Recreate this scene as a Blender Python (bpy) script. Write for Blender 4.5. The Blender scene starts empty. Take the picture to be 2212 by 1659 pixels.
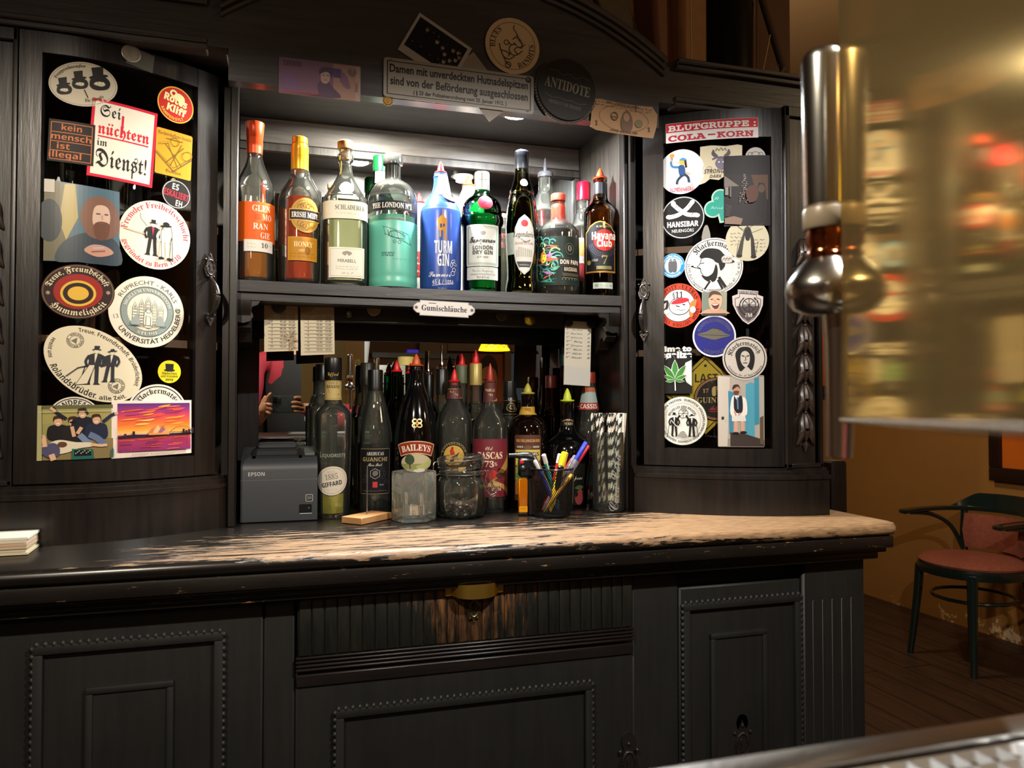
import bpy, bmesh, math, random
from mathutils import Vector as V, Matrix
from mathutils.geometry import tessellate_polygon
sc = bpy.context.scene
COL = sc.collection
PI = math.pi
R = math.radians
rnd = random.Random(7)

# ---------------------------------------------------------------- camera
F, YAW, PIT, EYE = 1660.0, R(16.6), math.atan(38.5 / 1660), 1.202
fw = V((math.sin(YAW) * math.cos(PIT), math.cos(YAW) * math.cos(PIT), math.sin(PIT)))
rt = V((math.cos(YAW), -math.sin(YAW), 0))
up = rt.cross(fw)
cam = bpy.data.objects.new('camera', bpy.data.cameras.new('camera'))
COL.objects.link(cam)
cam.data.sensor_width = 36
cam.data.lens = 36 * F / 2212
cam.data.clip_start = 0.01
cam.matrix_world = Matrix(((rt.x, up.x, -fw.x, 0), (rt.y, up.y, -fw.y, 0), (rt.z, up.z, -fw.z, EYE), (0, 0, 0, 1)))
sc.camera = cam
cam.data.dof.use_dof = True
cam.data.dof.focus_distance = 1.75
cam.data.dof.aperture_fstop = 11

# ---------------------------------------------------------------- world, exposure, room light
w = bpy.data.worlds.new('room_air'); sc.world = w; w.use_nodes = True
w.node_tree.nodes['Background'].inputs[0].default_value = (1.0, 0.86, 0.68, 1)
w.node_tree.nodes['Background'].inputs[1].default_value = 0.045
sc.view_settings.view_transform = 'Standard'
sc.view_settings.look = 'None'
sc.view_settings.exposure = 1.3
sc.view_settings.gamma = 1.0
sc.view_settings.use_curve_mapping = False
cy = sc.cycles
cy.use_denoising = True
cy.max_bounces = 14; cy.transmission_bounces = 14; cy.glossy_bounces = 6; cy.diffuse_bounces = 4
cy.transparent_max_bounces = 16
cy.caustics_refractive = True; cy.caustics_reflective = False
cy.blur_glossy = 1.0
cy.sample_clamp_indirect = 4.0

def light(kind, name, loc, power, color, **k):
    d = bpy.data.lights.new(name, kind); d.energy = power; d.color = color
    for a, b in k.items():
        if a not in ('aim',): setattr(d, a, b)
    o = bpy.data.objects.new(name, d); COL.objects.link(o); o.location = loc
    if 'aim' in k:
        o.rotation_euler = (V(k['aim']) - V(loc)).to_track_quat('-Z', 'Y').to_euler()
    return o
WARM = (1.0, 0.86, 0.68)
light('SPOT', 'bar_pendant_bulb', (-0.45, 0.20, 1.96), 25, WARM, spot_size=R(169), spot_blend=0.18, shadow_soft_size=0.014)
light('SPOT', 'bar_pendant_bulb', (0.66, 0.20, 1.97), 33, (1.0, 0.95, 0.89), spot_size=R(169), spot_blend=0.18, shadow_soft_size=0.014)
light('AREA', 'niche_led_bulb', (0.191, 1.56, 1.828), 6, (1.0, 0.95, 0.84), shape='DISK', size=0.04, spread=R(180))
light('AREA', 'niche_led_bulb', (0.474, 1.56, 1.806), 6, (0.93, 0.96, 1.0), shape='DISK', size=0.04, spread=R(180))
light('POINT', 'dining_room_lamp', (2.0, 3.0, 2.3), 20, (1.0, 0.80, 0.50), shadow_soft_size=0.12)
light('POINT', 'side_room_lamp', (2.5, -0.3, 2.35), 9, (1.0, 0.76, 0.46), shadow_soft_size=0.12)
light('POINT', 'room_lamp', (-0.9, -1.6, 2.2), 6, (1.0, 0.88, 0.70), shadow_soft_size=0.15)

# ---------------------------------------------------------------- pixel helpers: a point of the photograph on a plane of the room
def ray(px, py): return fw + rt * ((px - 1106) / F) - up * ((py - 829.5) / F)
O = V((0, 0, EYE))
def atY(px, py, y): d = ray(px, py); return O + d * (y / d.y)
def atZ(px, py, z): d = ray(px, py); return O + d * ((z - EYE) / d.z)
def atX(px, py, x): d = ray(px, py); return O + d * (x / d.x)
def scale(p): return (V(p) - O).dot(fw) / F          # metres per pixel at a point

# bowed fronts of the two corner cupboards
def bow(inner, sgn, y0, a, l):
    def f(x):
        t = min(max(sgn * (x - inner) / l, 0), 1)
        return y0 - a * (1 - (1 - t) ** 2)
    return f
cL = bow(-.098, -1, 1.524, .12, .27)
cR = bow(.714, 1, 1.489, .16, .36)
def onC(px, py, f, off=0):
    d = ray(px, py); lo, hi = 1.1, 1.85
    for _ in range(50):
        m = (lo + hi) / 2
        if m < f(d.x / d.y * m) + off: lo = m
        else: hi = m
    return O + d * (m / d.y)
def nrm(f, x):
    e = 1e-3; s = (f(x + e) - f(x - e)) / (2 * e)
    return V((s, -1, 0)).normalized()

# ---------------------------------------------------------------- materials (all procedural)
def lin(h):
    if isinstance(h, tuple): return h
    v = [int(h[i:i + 2], 16) / 255 for i in (0, 2, 4)]
    return tuple(c / 12.92 if c <= .04045 else ((c + .055) / 1.055) ** 2.4 for c in v)
MATS = {}
def nt(name):
    m = bpy.data.materials.new(name); m.use_nodes = True
    return m, m.node_tree, m.node_tree.nodes['Principled BSDF']
def M(name, col, rough=.5, metal=0, trans=0, ior=1.45, coat=0, emis=0, bump=0, bs=60, alpha=1, vary=0):
    if name in MATS: return MATS[name]
    m, t, b = nt(name)
    c = lin(col)
    b.inputs['Base Color'].default_value = (*c, 1)
    b.inputs['Roughness'].default_value = rough
    b.inputs['Metallic'].default_value = metal
    b.inputs['Transmission Weight'].default_value = trans
    b.inputs['IOR'].default_value = ior
    b.inputs['Coat Weight'].default_value = coat
    b.inputs['Alpha'].default_value = alpha
    if emis:
        b.inputs['Emission Color'].default_value = (*c, 1); b.inputs['Emission Strength'].default_value = emis
    if bump or vary:
        g = t.nodes.new('ShaderNodeNewGeometry'); n = t.nodes.new('ShaderNodeTexNoise')
        n.inputs['Scale'].default_value = bs; n.inputs['Detail'].default_value = 5
        t.links.new(g.outputs['Position'], n.inputs['Vector'])
        if bump:
            q = t.nodes.new('ShaderNodeBump'); q.inputs['Strength'].default_value = bump; q.inputs['Distance'].default_value = .004
            t.links.new(n.outputs[0], q.inputs['Height']); t.links.new(q.outputs[0], b.inputs['Normal'])
        if vary:
            x = t.nodes.new('ShaderNodeMix'); x.data_type = 'RGBA'
            x.inputs[6].default_value = (*[k * (1 - vary) for k in c], 1); x.inputs[7].default_value = (*[min(1, k * (1 + vary)) for k in c], 1)
            t.links.new(n.outputs[0], x.inputs[0]); t.links.new(x.outputs[2], b.inputs['Base Color'])
    MATS[name] = m
    return m

def noise(t, vec, scale, sx=(1, 1, 1), detail=6, rough=.6):
    mp = t.nodes.new('ShaderNodeMapping'); mp.inputs['Scale'].default_value = sx
    t.links.new(vec, mp.inputs[0])
    n = t.nodes.new('ShaderNodeTexNoise'); n.inputs['Scale'].default_value = scale; n.inputs['Detail'].default_value = detail
    n.inputs['Roughness'].default_value = rough
    t.links.new(mp.outputs[0], n.inputs['Vector'])
    return n.outputs[0]
def ramp(t, fac, stops):
    r = t.nodes.new('ShaderNodeValToRGB')
    el = r.color_ramp.elements
    el[0].position, el[0].color = stops[0][0], (*lin(stops[0][1]), 1)
    el[1].position, el[1].color = stops[1][0], (*lin(stops[1][1]), 1)
    for p, c in stops[2:]:
        e = el.new(p); e.color = (*lin(c), 1)
    t.links.new(fac, r.inputs[0])
    return r.outputs[0]
def math_(t, op, a, b=None, c=None):
    n = t.nodes.new('ShaderNodeMath'); n.operation = op; n.use_clamp = op in ('ADD',)
    for i, v in enumerate((a, b, c)):
        if v is None: continue
        if isinstance(v, (int, float)): n.inputs[i].default_value = v
        else: t.links.new(v, n.inputs[i])
    return n.outputs[0]
def mixc(t, fac, a, b):
    x = t.nodes.new('ShaderNodeMix'); x.data_type = 'RGBA'
    for i, v in ((0, fac), (6, a), (7, b)):
        if isinstance(v, (int, float)): x.inputs[i].default_value = v
        elif isinstance(v, (str, tuple)): x.inputs[i].default_value = (*lin(v), 1)
        else: t.links.new(v, x.inputs[i])
    return x.outputs[2]

def black_wood(name, axis=2, dark='0b0908', lite='1d1611', worn='6b5138', wear=.735, rough=(.24, .5)):
    """black lacquered old wood: streaky grain, scuffs through to bare wood, uneven gloss"""
    if name in MATS: return MATS[name]
    m, t, b = nt(name)
    g = t.nodes.new('ShaderNodeNewGeometry').outputs['Position']
    sx = [9, 9, 9]; sx[axis] = .8
    n1 = noise(t, g, 7, sx); n2 = noise(t, g, 22, [s * .7 + .6 for s in sx], 8, .7); n3 = noise(t, g, 5)
    base = ramp(t, n1, [(.3, dark), (.75, lite)])
    msk = ramp(t, n2, [(wear, '000000'), (wear + .03, 'ffffff')])
    t.links.new(mixc(t, msk, base, worn), b.inputs['Base Color'])
    mr = t.nodes.new('ShaderNodeMapRange'); mr.inputs[3].default_value, mr.inputs[4].default_value = rough
    t.links.new(n3, mr.inputs[0]); t.links.new(mr.outputs[0], b.inputs['Roughness'])
    q = t.nodes.new('ShaderNodeBump'); q.inputs['Strength'].default_value = .25; q.inputs['Distance'].default_value = .002
    t.links.new(n1, q.inputs['Height']); t.links.new(q.outputs[0], b.inputs['Normal'])
    MATS[name] = m
    return m
WV = black_wood('black_wood_upright', 2)
WH = black_wood('black_wood_lengthwise', 0)
WD = black_wood('black_wood_cupboard_door', 2, '0d0a09', '1f1814', wear=.75, rough=(.2, .42))
WHEAD = black_wood('black_wood_header', 0, '353233', '474344', wear=.9, rough=(.25, .4))
WLOW = black_wood('black_wood_base', 2, '080806', '131310', '3a2c20', wear=.78, rough=(.48, .7))

def worn_top(name, bare='9a7a57', bare2='664b33'):
    """worktop: black paint worn through to bare wood along the front half, paint left in streaks"""
    m, t, b = nt(name)
    g = t.nodes.new('ShaderNodeNewGeometry').outputs['Position']
    s = t.nodes.new('ShaderNodeSeparateXYZ'); t.links.new(g, s.inputs[0])
    n1 = noise(t, g, 8, (1, 8, 5), 10, .74); n2 = noise(t, g, 2.6, (1, 4, 2), 4); n3 = noise(t, g, 40, (1, 9, 6), 6); n4 = noise(t, g, 26, (.8, 9, 6), 8, .7)
    def rng(src, a, b_, c, d):
        k = t.nodes.new('ShaderNodeMapRange')
        for i, v in enumerate((a, b_, c, d)): k.inputs[i + 1].default_value = v
        t.links.new(src, k.inputs[0]); return k.outputs[0]
    def plus(a, b_):
        n = t.nodes.new('ShaderNodeMath'); n.operation = 'ADD'
        for i, v in enumerate((a, b_)):
            if isinstance(v, (int, float)): n.inputs[i].default_value = v
            else: t.links.new(v, n.inputs[i])
        return n.outputs[0]
    wv = math_(t, 'MULTIPLY_ADD', n1, .7, math_(t, 'MULTIPLY', n2, .2))
    wv = plus(wv, math_(t, 'MULTIPLY', n4, .5))
    wv = plus(wv, rng(s.outputs[1], 1.32, 1.58, .045, -.2))
    zf = rng(s.outputs[2], .952, .968, -.21, 0); zr = rng(s.outputs[0], .55, .9, 0, .19)
    wv = plus(wv, plus(zf, zr))
    wv = plus(wv, rng(s.outputs[0], -.42, .0, -.26, 0))
    msk = ramp(t, wv, [(.688, '000000'), (.73, 'ffffff')])
    wood = ramp(t, n3, [(.3, bare2), (.65, bare)])
    t.links.new(mixc(t, msk, '14110e', wood), b.inputs['Base Color'])
    t.links.new(rng(msk, 0, 1, .26, .5), b.inputs['Roughness'])
    q = t.nodes.new('ShaderNodeBump'); q.inputs['Strength'].default_value = .4; q.inputs['Distance'].default_value = .0015
    q.invert = True
    t.links.new(msk, q.inputs['Height']); t.links.new(q.outputs[0], b.inputs['Normal'])
    return m
WTOP = worn_top('worn_worktop')

def ink_mat(name, rough=.4, coat=0, metal=0, spec=.5):
    m, t, b = nt(name)
    a = t.nodes.new('ShaderNodeVertexColor'); a.layer_name = 'Col'
    t.links.new(a.outputs[0], b.inputs['Base Color'])
    b.inputs['Roughness'].default_value = rough; b.inputs['Metallic'].default_value = metal; b.inputs['Coat Weight'].default_value = coat
    b.inputs['Specular IOR Level'].default_value = spec
    return m
INK = ink_mat('printed_vinyl', .5, spec=.18)
INKP = ink_mat('printed_paper', .6)
INKG = ink_mat('glossy_photo_print', .34, spec=.3)
CHROME = M('chrome', 'd8d8d6', .08, 1)
STEEL = M('brushed_steel', 'a8a6a0', .28, 1, bump=.05, bs=300)
BRASS = M('polished_brass', 'e0b450', .36, 1)
IRON = M('dark_iron', '4a4542', .32, .85, bump=.3, bs=180)
MIRROR = M('mirror_silver', 'd4d8d4', .0, 1)
BLACKP = M('black_plastic', '0d0d0d', .35)
def clear(name, tint='f2f8f0', layers=4, ior=1.46, rough=0.0, haze=0.0):
    """thin clear or coloured glass: light passes straight through, the surface mirrors by its angle"""
    if name in MATS: return MATS[name]
    m, t, b = nt(name); t.nodes.remove(b)
    tr = t.nodes.new('ShaderNodeBsdfTransparent'); tr.inputs[0].default_value = (*[c ** (1 / layers) for c in lin(tint)], 1)
    gl = t.nodes.new('ShaderNodeBsdfAnisotropic'); gl.inputs['Roughness'].default_value = rough; gl.inputs[0].default_value = (1, 1, 1, 1)
    f = t.nodes.new('ShaderNodeFresnel'); f.inputs[0].default_value = ior
    mx = t.nodes.new('ShaderNodeMixShader'); t.links.new(f.outputs[0], mx.inputs[0]); t.links.new(tr.outputs[0], mx.inputs[1]); t.links.new(gl.outputs[0], mx.inputs[2])
    out = mx.outputs[0]
    if haze:                                              # pale diffuse veil: lamp light scattered in the glass, put into its colour
        df = t.nodes.new('ShaderNodeBsdfDiffuse'); df.inputs[0].default_value = (.8, .82, .74, 1)
        m2 = t.nodes.new('ShaderNodeMixShader'); m2.inputs[0].default_value = haze
        t.links.new(out, m2.inputs[1]); t.links.new(df.outputs[0], m2.inputs[2]); out = m2.outputs[0]
    t.links.new(out, t.nodes['Material Output'].inputs[0]); MATS[name] = m
    return m
GLASS = clear('clear_glass', 'e8f0e8', 4, 1.46, 0, .02)
PANE = clear('window_glass', 'ffffff', 2, 1.3)

# ---------------------------------------------------------------- mesh helpers
def BM(): return bmesh.new()
def box(bm, x0, x1, y0, y1, z0, z1, bev=0, seg=1):
    vs = [bm.verts.new(p) for p in ((x0, y0, z0), (x1, y0, z0), (x1, y1, z0), (x0, y1, z0), (x0, y0, z1), (x1, y0, z1), (x1, y1, z1), (x0, y1, z1))]
    fs = [bm.faces.new([vs[i] for i in f]) for f in ((0, 3, 2, 1), (4, 5, 6, 7), (0, 1, 5, 4), (1, 2, 6, 5), (2, 3, 7, 6), (3, 0, 4, 7))]
    if bev:
        es = {e for f in fs for e in f.edges}
        bmesh.ops.bevel(bm, geom=list(es), offset=bev, segments=seg, affect='EDGES', profile=.6)
    return vs
def obox(bm, c, ax, ay, az, sx, sy, sz, bev=0):
    """box with its own axes"""
    b2 = BM(); box(b2, -sx / 2, sx / 2, -sy / 2, sy / 2, -sz / 2, sz / 2, bev)
    m = Matrix((V(ax).normalized(), V(ay).normalized(), V(az).normalized())).transposed().to_4x4()
    m.translation = V(c)
    join(bm, b2, m)
def join(bm, b2, m=None):
    if m: bmesh.ops.transform(b2, matrix=m, verts=b2.verts)
    me = bpy.data.meshes.new('tmp'); b2.to_mesh(me); b2.free(); bm.from_mesh(me); bpy.data.meshes.remove(me)
def lathe(bm, prof, c, n=32, cap=True, sq=None):
    """prof: (r, z) from bottom to top round a vertical axis at c; sq squares the section"""
    rings = []
    for r, z in prof:
        ring = []
        for i in range(n):
            a = 2 * PI * (i + .5) / n
            ca, sa = math.cos(a), math.sin(a)
            k = 1.0
            if sq:
                p, rot, dy = sq
                a2 = a - rot
                k = (abs(math.cos(a2)) ** p + abs(math.sin(a2)) ** p) ** (-1 / p)
            ring.append(bm.verts.new((c[0] + r * k * ca, c[1] + r * k * sa, c[2] + z)))
        rings.append(ring)
    for a, b in zip(rings, rings[1:]):
        for i in range(n):
            j = (i + 1) % n
            bm.faces.new((a[i], a[j], b[j], b[i]))
    if cap:
        bm.faces.new(rings[0][::-1]); bm.faces.new(rings[-1])
    return rings
def tube(bm, pts, r, n=8, closed=False, r1=None):
    pts = [V(p) for p in pts]; N = len(pts); rings = []
    for i, p in enumerate(pts):
        a = pts[(i - 1) % N] if (closed or i) else p
        b = pts[(i + 1) % N] if (closed or i < N - 1) else p
        t = (b - a).normalized()
        u = t.cross(V((0, 0, 1)))
        if u.length < .05: u = t.cross(V((0, 1, 0)))
        u.normalize(); v = t.cross(u)
        rr = r[i] if isinstance(r, (list, tuple)) else (r if r1 is None else r + (r1 - r) * i / (N - 1))
        rings.append([bm.verts.new(p + (u * math.cos(2 * PI * k / n) + v * math.sin(2 * PI * k / n)) * rr) for k in range(n)])
    for i in range(N if closed else N - 1):
        a, b = rings[i], rings[(i + 1) % N]
        for k in range(n):
            j = (k + 1) % n
            bm.faces.new((a[k], b[k], b[j], a[j]))
    if not closed:
        bm.faces.new(rings[0]); bm.faces.new(rings[-1][::-1])
def spline(pts, n=6, closed=False):
    """Catmull-Rom through points of any dimension"""
    P = [tuple(p) for p in pts]; N = len(P); out = []
    for i in range(N if closed else N - 1):
        g = lambda k: P[k % N] if closed else P[min(max(k, 0), N - 1)]
        a, b, c, d = g(i - 1), g(i), g(i + 1), g(i + 2)
        for j in range(n):
            t = j / n
            out.append(tuple(.5 * (2 * q + (r - p) * t + (2 * p - 5 * q + 4 * r - s) * t * t + (3 * q - p - 3 * r + s) * t ** 3) for p, q, r, s in zip(a, b, c, d)))
    if not closed: out.append(P[-1])
    return out
def prism(bm, pts2, fa, th0, th1):
    """closed polygon extruded: fa(u, v, d) -> point"""
    tri = tessellate_polygon([[V((p[0], p[1], 0)) for p in pts2]])
    A = [bm.verts.new(fa(p[0], p[1], th0)) for p in pts2]; B = [bm.verts.new(fa(p[0], p[1], th1)) for p in pts2]
    for t in tri:
        bm.faces.new([A[i] for i in t]); bm.faces.new([B[i] for i in reversed(t)])
    n = len(pts2)
    for i in range(n):
        j = (i + 1) % n
        bm.faces.new((A[i], A[j], B[j], B[i]))
def bowed(bm, f, x0, x1, z0, z1, off, th, n=14, yb=None):
    """slab following a bowed front, front face at off, th thick; z may be a function of x"""
    zz0 = z0 if callable(z0) else (lambda x: z0); zz1 = z1 if callable(z1) else (lambda x: z1)
    rows = []
    for i in range(n + 1):
        x = x0 + (x1 - x0) * i / n
        nn = nrm(f, x); p = V((x, f(x), 0)) - nn * off if yb is None else V((x, f(x) + off, 0)); q = p - nn * th if yb is None else V((p.x, yb, 0))
        rows.append([bm.verts.new((p.x, p.y, zz0(x))), bm.verts.new((p.x, p.y, zz1(x))), bm.verts.new((q.x, q.y, zz1(x))), bm.verts.new((q.x, q.y, zz0(x)))])
    for a, b in zip(rows, rows[1:]):
        for k in range(4):
            j = (k + 1) % 4
            bm.faces.new((a[k], b[k], b[j], a[j]))
    bm.faces.new(rows[0]); bm.faces.new(rows[-1][::-1])

WL = {}
def finish(name, bm, mats, parent, wl, smooth):
    bmesh.ops.recalc_face_normals(bm, faces=bm.faces)
    return finish2(name, bm, mats, parent, wl, smooth)
def finish2(name, bm, mats, parent, wl, smooth):
    bmesh.ops.translate(bm, verts=bm.verts, vec=-wl)
    me = bpy.data.meshes.new(name); bm.to_mesh(me); bm.free()
    o = bpy.data.objects.new(name, me); COL.objects.link(o)
    for m in (mats if isinstance(mats, (list, tuple)) else [mats]): me.materials.append(m)
    if smooth:
        me.polygons.foreach_set('use_smooth', [True] * len(me.polygons))
        me.set_sharp_from_angle(angle=R(smooth if smooth is not True else 38))
    if parent is not None: o.parent = parent
    else: o.location = wl
    WL[o.name] = wl
    return o
def tag(o, label, cat, group=None):
    o['label'] = label; o['category'] = cat
    if group: o['group'] = group
    return o
def T(name, label, cat, loc, group=None):
    o = bpy.data.objects.new(name, None); COL.objects.link(o); o.empty_display_size = .02
    o.location = loc; WL[o.name] = V(loc)
    return tag(o, label, cat, group)
def part(name, bm, mat, parent, smooth=True, label=None):
    o = finish(name, bm, mat, parent, WL[parent.name], smooth)
    if label: o['label'] = label
    return o
def solo(name, bm, mat, label, cat, loc, group=None, smooth=True):
    return tag(finish(name, bm, mat, None, V(loc), smooth), label, cat, group)
def struct(name, bm, mat, smooth=False):
    o = finish(name, bm, mat, None, V((0, 0, 0)), smooth); o['kind'] = 'structure'; return o
# ---------------------------------------------------------------- the room
def plaster(name, col, spot):
    m, t, b = nt(name)
    g = t.nodes.new('ShaderNodeNewGeometry').outputs['Position']
    s = t.nodes.new('ShaderNodeSeparateXYZ'); t.links.new(g, s.inputs[0])
    n1 = noise(t, g, 1.6); n2 = noise(t, g, 9, (1, 1, 1), 8, .7)
    base = mixc(t, n1, tuple(c * .8 for c in lin(col)), tuple(c * 1.15 for c in lin(col)))
    # paint flaked off low down by the floor
    z = t.nodes.new('ShaderNodeMapRange'); z.inputs[1].default_value = .05; z.inputs[2].default_value = .45; z.inputs[3].default_value = .12; z.inputs[4].default_value = -.3
    t.links.new(s.outputs[2], z.inputs[0])
    msk = ramp(t, math_(t, 'ADD', n2, z.outputs[0]), [(.68, '000000'), (.70, 'ffffff')])
    t.links.new(mixc(t, msk, base, spot), b.inputs['Base Color']); b.inputs['Roughness'].default_value = .75
    q = t.nodes.new('ShaderNodeBump'); q.inputs['Strength'].default_value = .2; q.inputs['Distance'].default_value = .004
    t.links.new(n2, q.inputs['Height']); t.links.new(q.outputs[0], b.inputs['Normal'])
    return m
OCHRE = plaster('ochre_wall_paint', '9a6a30', 'd8b890')
DARKW = plaster('dark_brown_wall_paint', '6a4a30', '8a6a4c')
def plank_floor():
    m, t, b = nt('dark_floor_boards')
    g = t.nodes.new('ShaderNodeNewGeometry').outputs['Position']
    n = noise(t, g, 5, (8, .7, 1), 7); w_ = t.nodes.new('ShaderNodeTexBrick')
    mp = t.nodes.new('ShaderNodeMapping'); mp.inputs['Rotation'].default_value = (0, 0, R(90)); t.links.new(g, mp.inputs[0])
    t.links.new(mp.outputs[0], w_.inputs['Vector'])
    w_.inputs['Scale'].default_value = 1; w_.inputs['Mortar Size'].default_value = .004; w_.inputs['Brick Width'].default_value = 1.9; w_.inputs['Row Height'].default_value = .15
    base = ramp(t, n, [(.3, '2a1b12'), (.7, '4a3222')])
    t.links.new(mixc(t, w_.outputs['Fac'], base, '0a0705'), b.inputs['Base Color'])
    b.inputs['Roughness'].default_value = .5
    return m
FLOORM = plank_floor()
bm = BM(); box(bm, -3.2, 3.55, -3.2, 5.1, -.06, 0); struct('floor', bm, FLOORM)
bm = BM(); box(bm, -3.2, 3.55, -3.2, 5.1, 3.3, 3.36); struct('ceiling', bm, M('dark_ceiling_paint', '7a6246', .8, bump=.1, bs=20))
bm = BM(); box(bm, 3.5, 3.58, -3.2, 5.1, 0, 3.3); struct('wall_right', bm, OCHRE)
bm = BM(); box(bm, -3.2, 3.5, 5.02, 5.1, 0, 3.3); struct('wall_far', bm, OCHRE)
bm = BM(); box(bm, -3.2, -3.12, -3.2, 5.02, 0, 3.3); struct('wall_left', bm, DARKW)
bm = BM(); box(bm, -3.12, 3.5, -3.2, -3.12, 0, 3.3); struct('wall_front', bm, DARKW)
bm = BM(); box(bm, -3.12, 1.40, 1.88, 1.96, 0, 3.3); struct('wall_back', bm, DARKW)
bm = BM(); box(bm, 1.525, 1.578, 1.87, 1.93, 0, 1.03, .006); struct('trim_1', bm, WV)

# ---------------------------------------------------------------- base cabinet and worktop
CT = .97
base = T('base_cabinet', 'black painted bar sideboard base with panelled doors and one fluted drawer', 'cabinet', (.31, 1.3, 0))
XL, XR = -.50, 1.10
bm = BM(); box(bm, XL, XR, 1.285, 1.86, 0, .898, .003)
box(bm, XL - .01, XR + .012, 1.255, 1.3, 0, .08, .004)
for x0, x1 in ((-.026, .021), (.603, .695)): box(bm, x0, x1, 1.268, 1.29, .08, .9, .003)
part('carcass', bm, WLOW, base)
bm = BM(); box(bm, .957, XR + .001, 1.26, 1.35, .08, .9, .004)
for k in range(5): box(bm, .978 + k * .022, .985 + k * .022, 1.2588, 1.262, .14, .82, .001)
part('pilaster', bm, WLOW, base)
# stepped cornice under the worktop
bm = BM()
for z0, z1, y, xe in ((.922, .945, 1.212, 1.128), (.912, .922, 1.222, 1.12), (.897, .912, 1.235, 1.112)):
    box(bm, XL - .02, xe, y, 1.6, z0, z1, .004, 2)
part('cornice_moulding', bm, black_wood('black_wood_cornice', 0, '0c0a08', '1b1510', '8a6440', .625), base)
def bead_frame(bm, x0, x1, z0, z1, y, wd, h, beads=True):
    """moulded frame with small carved beads"""
    for a, b, c, d in ((x0, x1, z1 - wd, z1), (x0, x1, z0, z0 + wd), (x0, x0 + wd, z0 + wd, z1 - wd), (x1 - wd, x1, z0 + wd, z1 - wd)):
        box(bm, a, b, y - h, y + .004, c, d, .0025, 2)
    if beads:
        n = int((x1 - x0) / .011)
        for i in range(n):
            x = x0 + (i + .5) * (x1 - x0) / n
            for z in (z1, z0): lathe(bm, [(.001, -.005), (.0038, -.003), (.0046, 0), (.0038, .003), (.001, .005)], (x, y - h * .6, z), 6)
        n = int((z1 - z0) / .011)
        for i in range(n):
            z = z0 + (i + .5) * (z1 - z0) / n
            for x in (x0, x1): lathe(bm, [(.001, -.005), (.0038, -.003), (.0046, 0), (.0038, .003), (.001, .005)], (x, y - h * .6, z), 6)
def keyplate(bm, c, s=1.0, ax=V((1, 0, 0)), nn=V((0, -1, 0))):
    """oval escutcheon with leafy ends and a raised rim"""
    f = lambda u, v, d: V(c) + ax * (u * s) + V((0, 0, v * s)) + nn * (d * s)
    pts = []
    for i in range(32):
        a = 2 * PI * i / 32
        r = 1 + .22 * math.cos(3 * a + PI / 2) * (1 if math.sin(a) > -.2 else .4) + (.28 if i in (8, 24) else 0)
        pts.append((.0115 * r * math.cos(a), .0205 * r * math.sin(a)))
    prism(bm, pts, f, 0, .003)
    ring = [f(.0085 * math.cos(2 * PI * i / 20), .0145 * math.sin(2 * PI * i / 20), .0035) for i in range(20)]
    tube(bm, ring, .0016 * s, 6, True)
    for u, v in ((-.011, .015), (.011, .015), (0, .0235), (-.007, -.017), (.007, -.017), (0, -.023)):
        b2 = BM(); bmesh.ops.create_icosphere(b2, subdivisions=1, radius=.0026 * s); join(bm, b2, Matrix.Translation(f(u, v, .003)))
def keyhole(bm, c, s=1.0, ax=V((1, 0, 0)), nn=V((0, -1, 0))):
    f = lambda u, v, d: V(c) + ax * (u * s) + V((0, 0, v * s)) + nn * (d * s)
    p = [(.0032 * math.cos(a), .0032 * math.sin(a) + .004) for a in [R(-50 + k * 28) for k in range(11)]]
    prism(bm, p + [(-.0015, 0), (-.0022, -.0085), (.0022, -.0085), (.0015, 0)], f, .0028, .0042)
def cab_door(x0, x1, z0, z1, outer, inner=None, beads=True):
    bm = BM(); box(bm, x0, x1, 1.266, 1.288, z0, z1, .003)
    d = part('cabinet_door', bm, WLOW, base)
    bm = BM(); bead_frame(bm, *outer, 1.266, .014, .009, beads); part('moulding', bm, WLOW, d)
    if inner:
        bm = BM(); box(bm, inner[0] + .004, inner[1] - .004, 1.2615, 1.27, inner[2] + .004, inner[3] - .004, .003)
        bead_frame(bm, *inner, 1.266, .01, .008, False); part('raised_panel', bm, WLOW, d)
    return d
cab_door(-.44, -.027, .09, .896, (-.342, -.084, .18, .852), (-.273, -.154, .26, .785))
dc = cab_door(.022, .602, .09, .775, (.083, .523, .17, .713))
bm = BM(); box(bm, .022, .602, 1.262, 1.272, .752, .772, .002)
for k in range(4): box(bm, .022, .602, 1.257, 1.264, .778 + k * .0062, .7825 + k * .0062, .0015)
part('reeded_rail', bm, black_wood('black_wood_rail', 0, '0e0b0a', '1c1512', '6a4a38', .72), base)
dr = cab_door(.696, .956, .09, .862, (.70, .952, .1, .835), (.757, .877, .25, .775))
for d, p in ((dr, (.823, 1.2655, .565)), (dc, (.592, 1.266, .56))):
    bm = BM(); keyplate(bm, p, 1.5); q = part('keyhole_plate', bm, IRON, d)
    bm = BM(); keyhole(bm, p, 1.5)
    prism(bm, [(.018 * math.cos(2 * PI * i / 14), .04 + .016 * math.sin(2 * PI * i / 14)) for i in range(14)], lambda u, v, dd: V((p[0] + u * .7, p[1] - dd, p[2] + v)), 0, .004)
    part('keyhole', bm, IRON, d)
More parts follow.
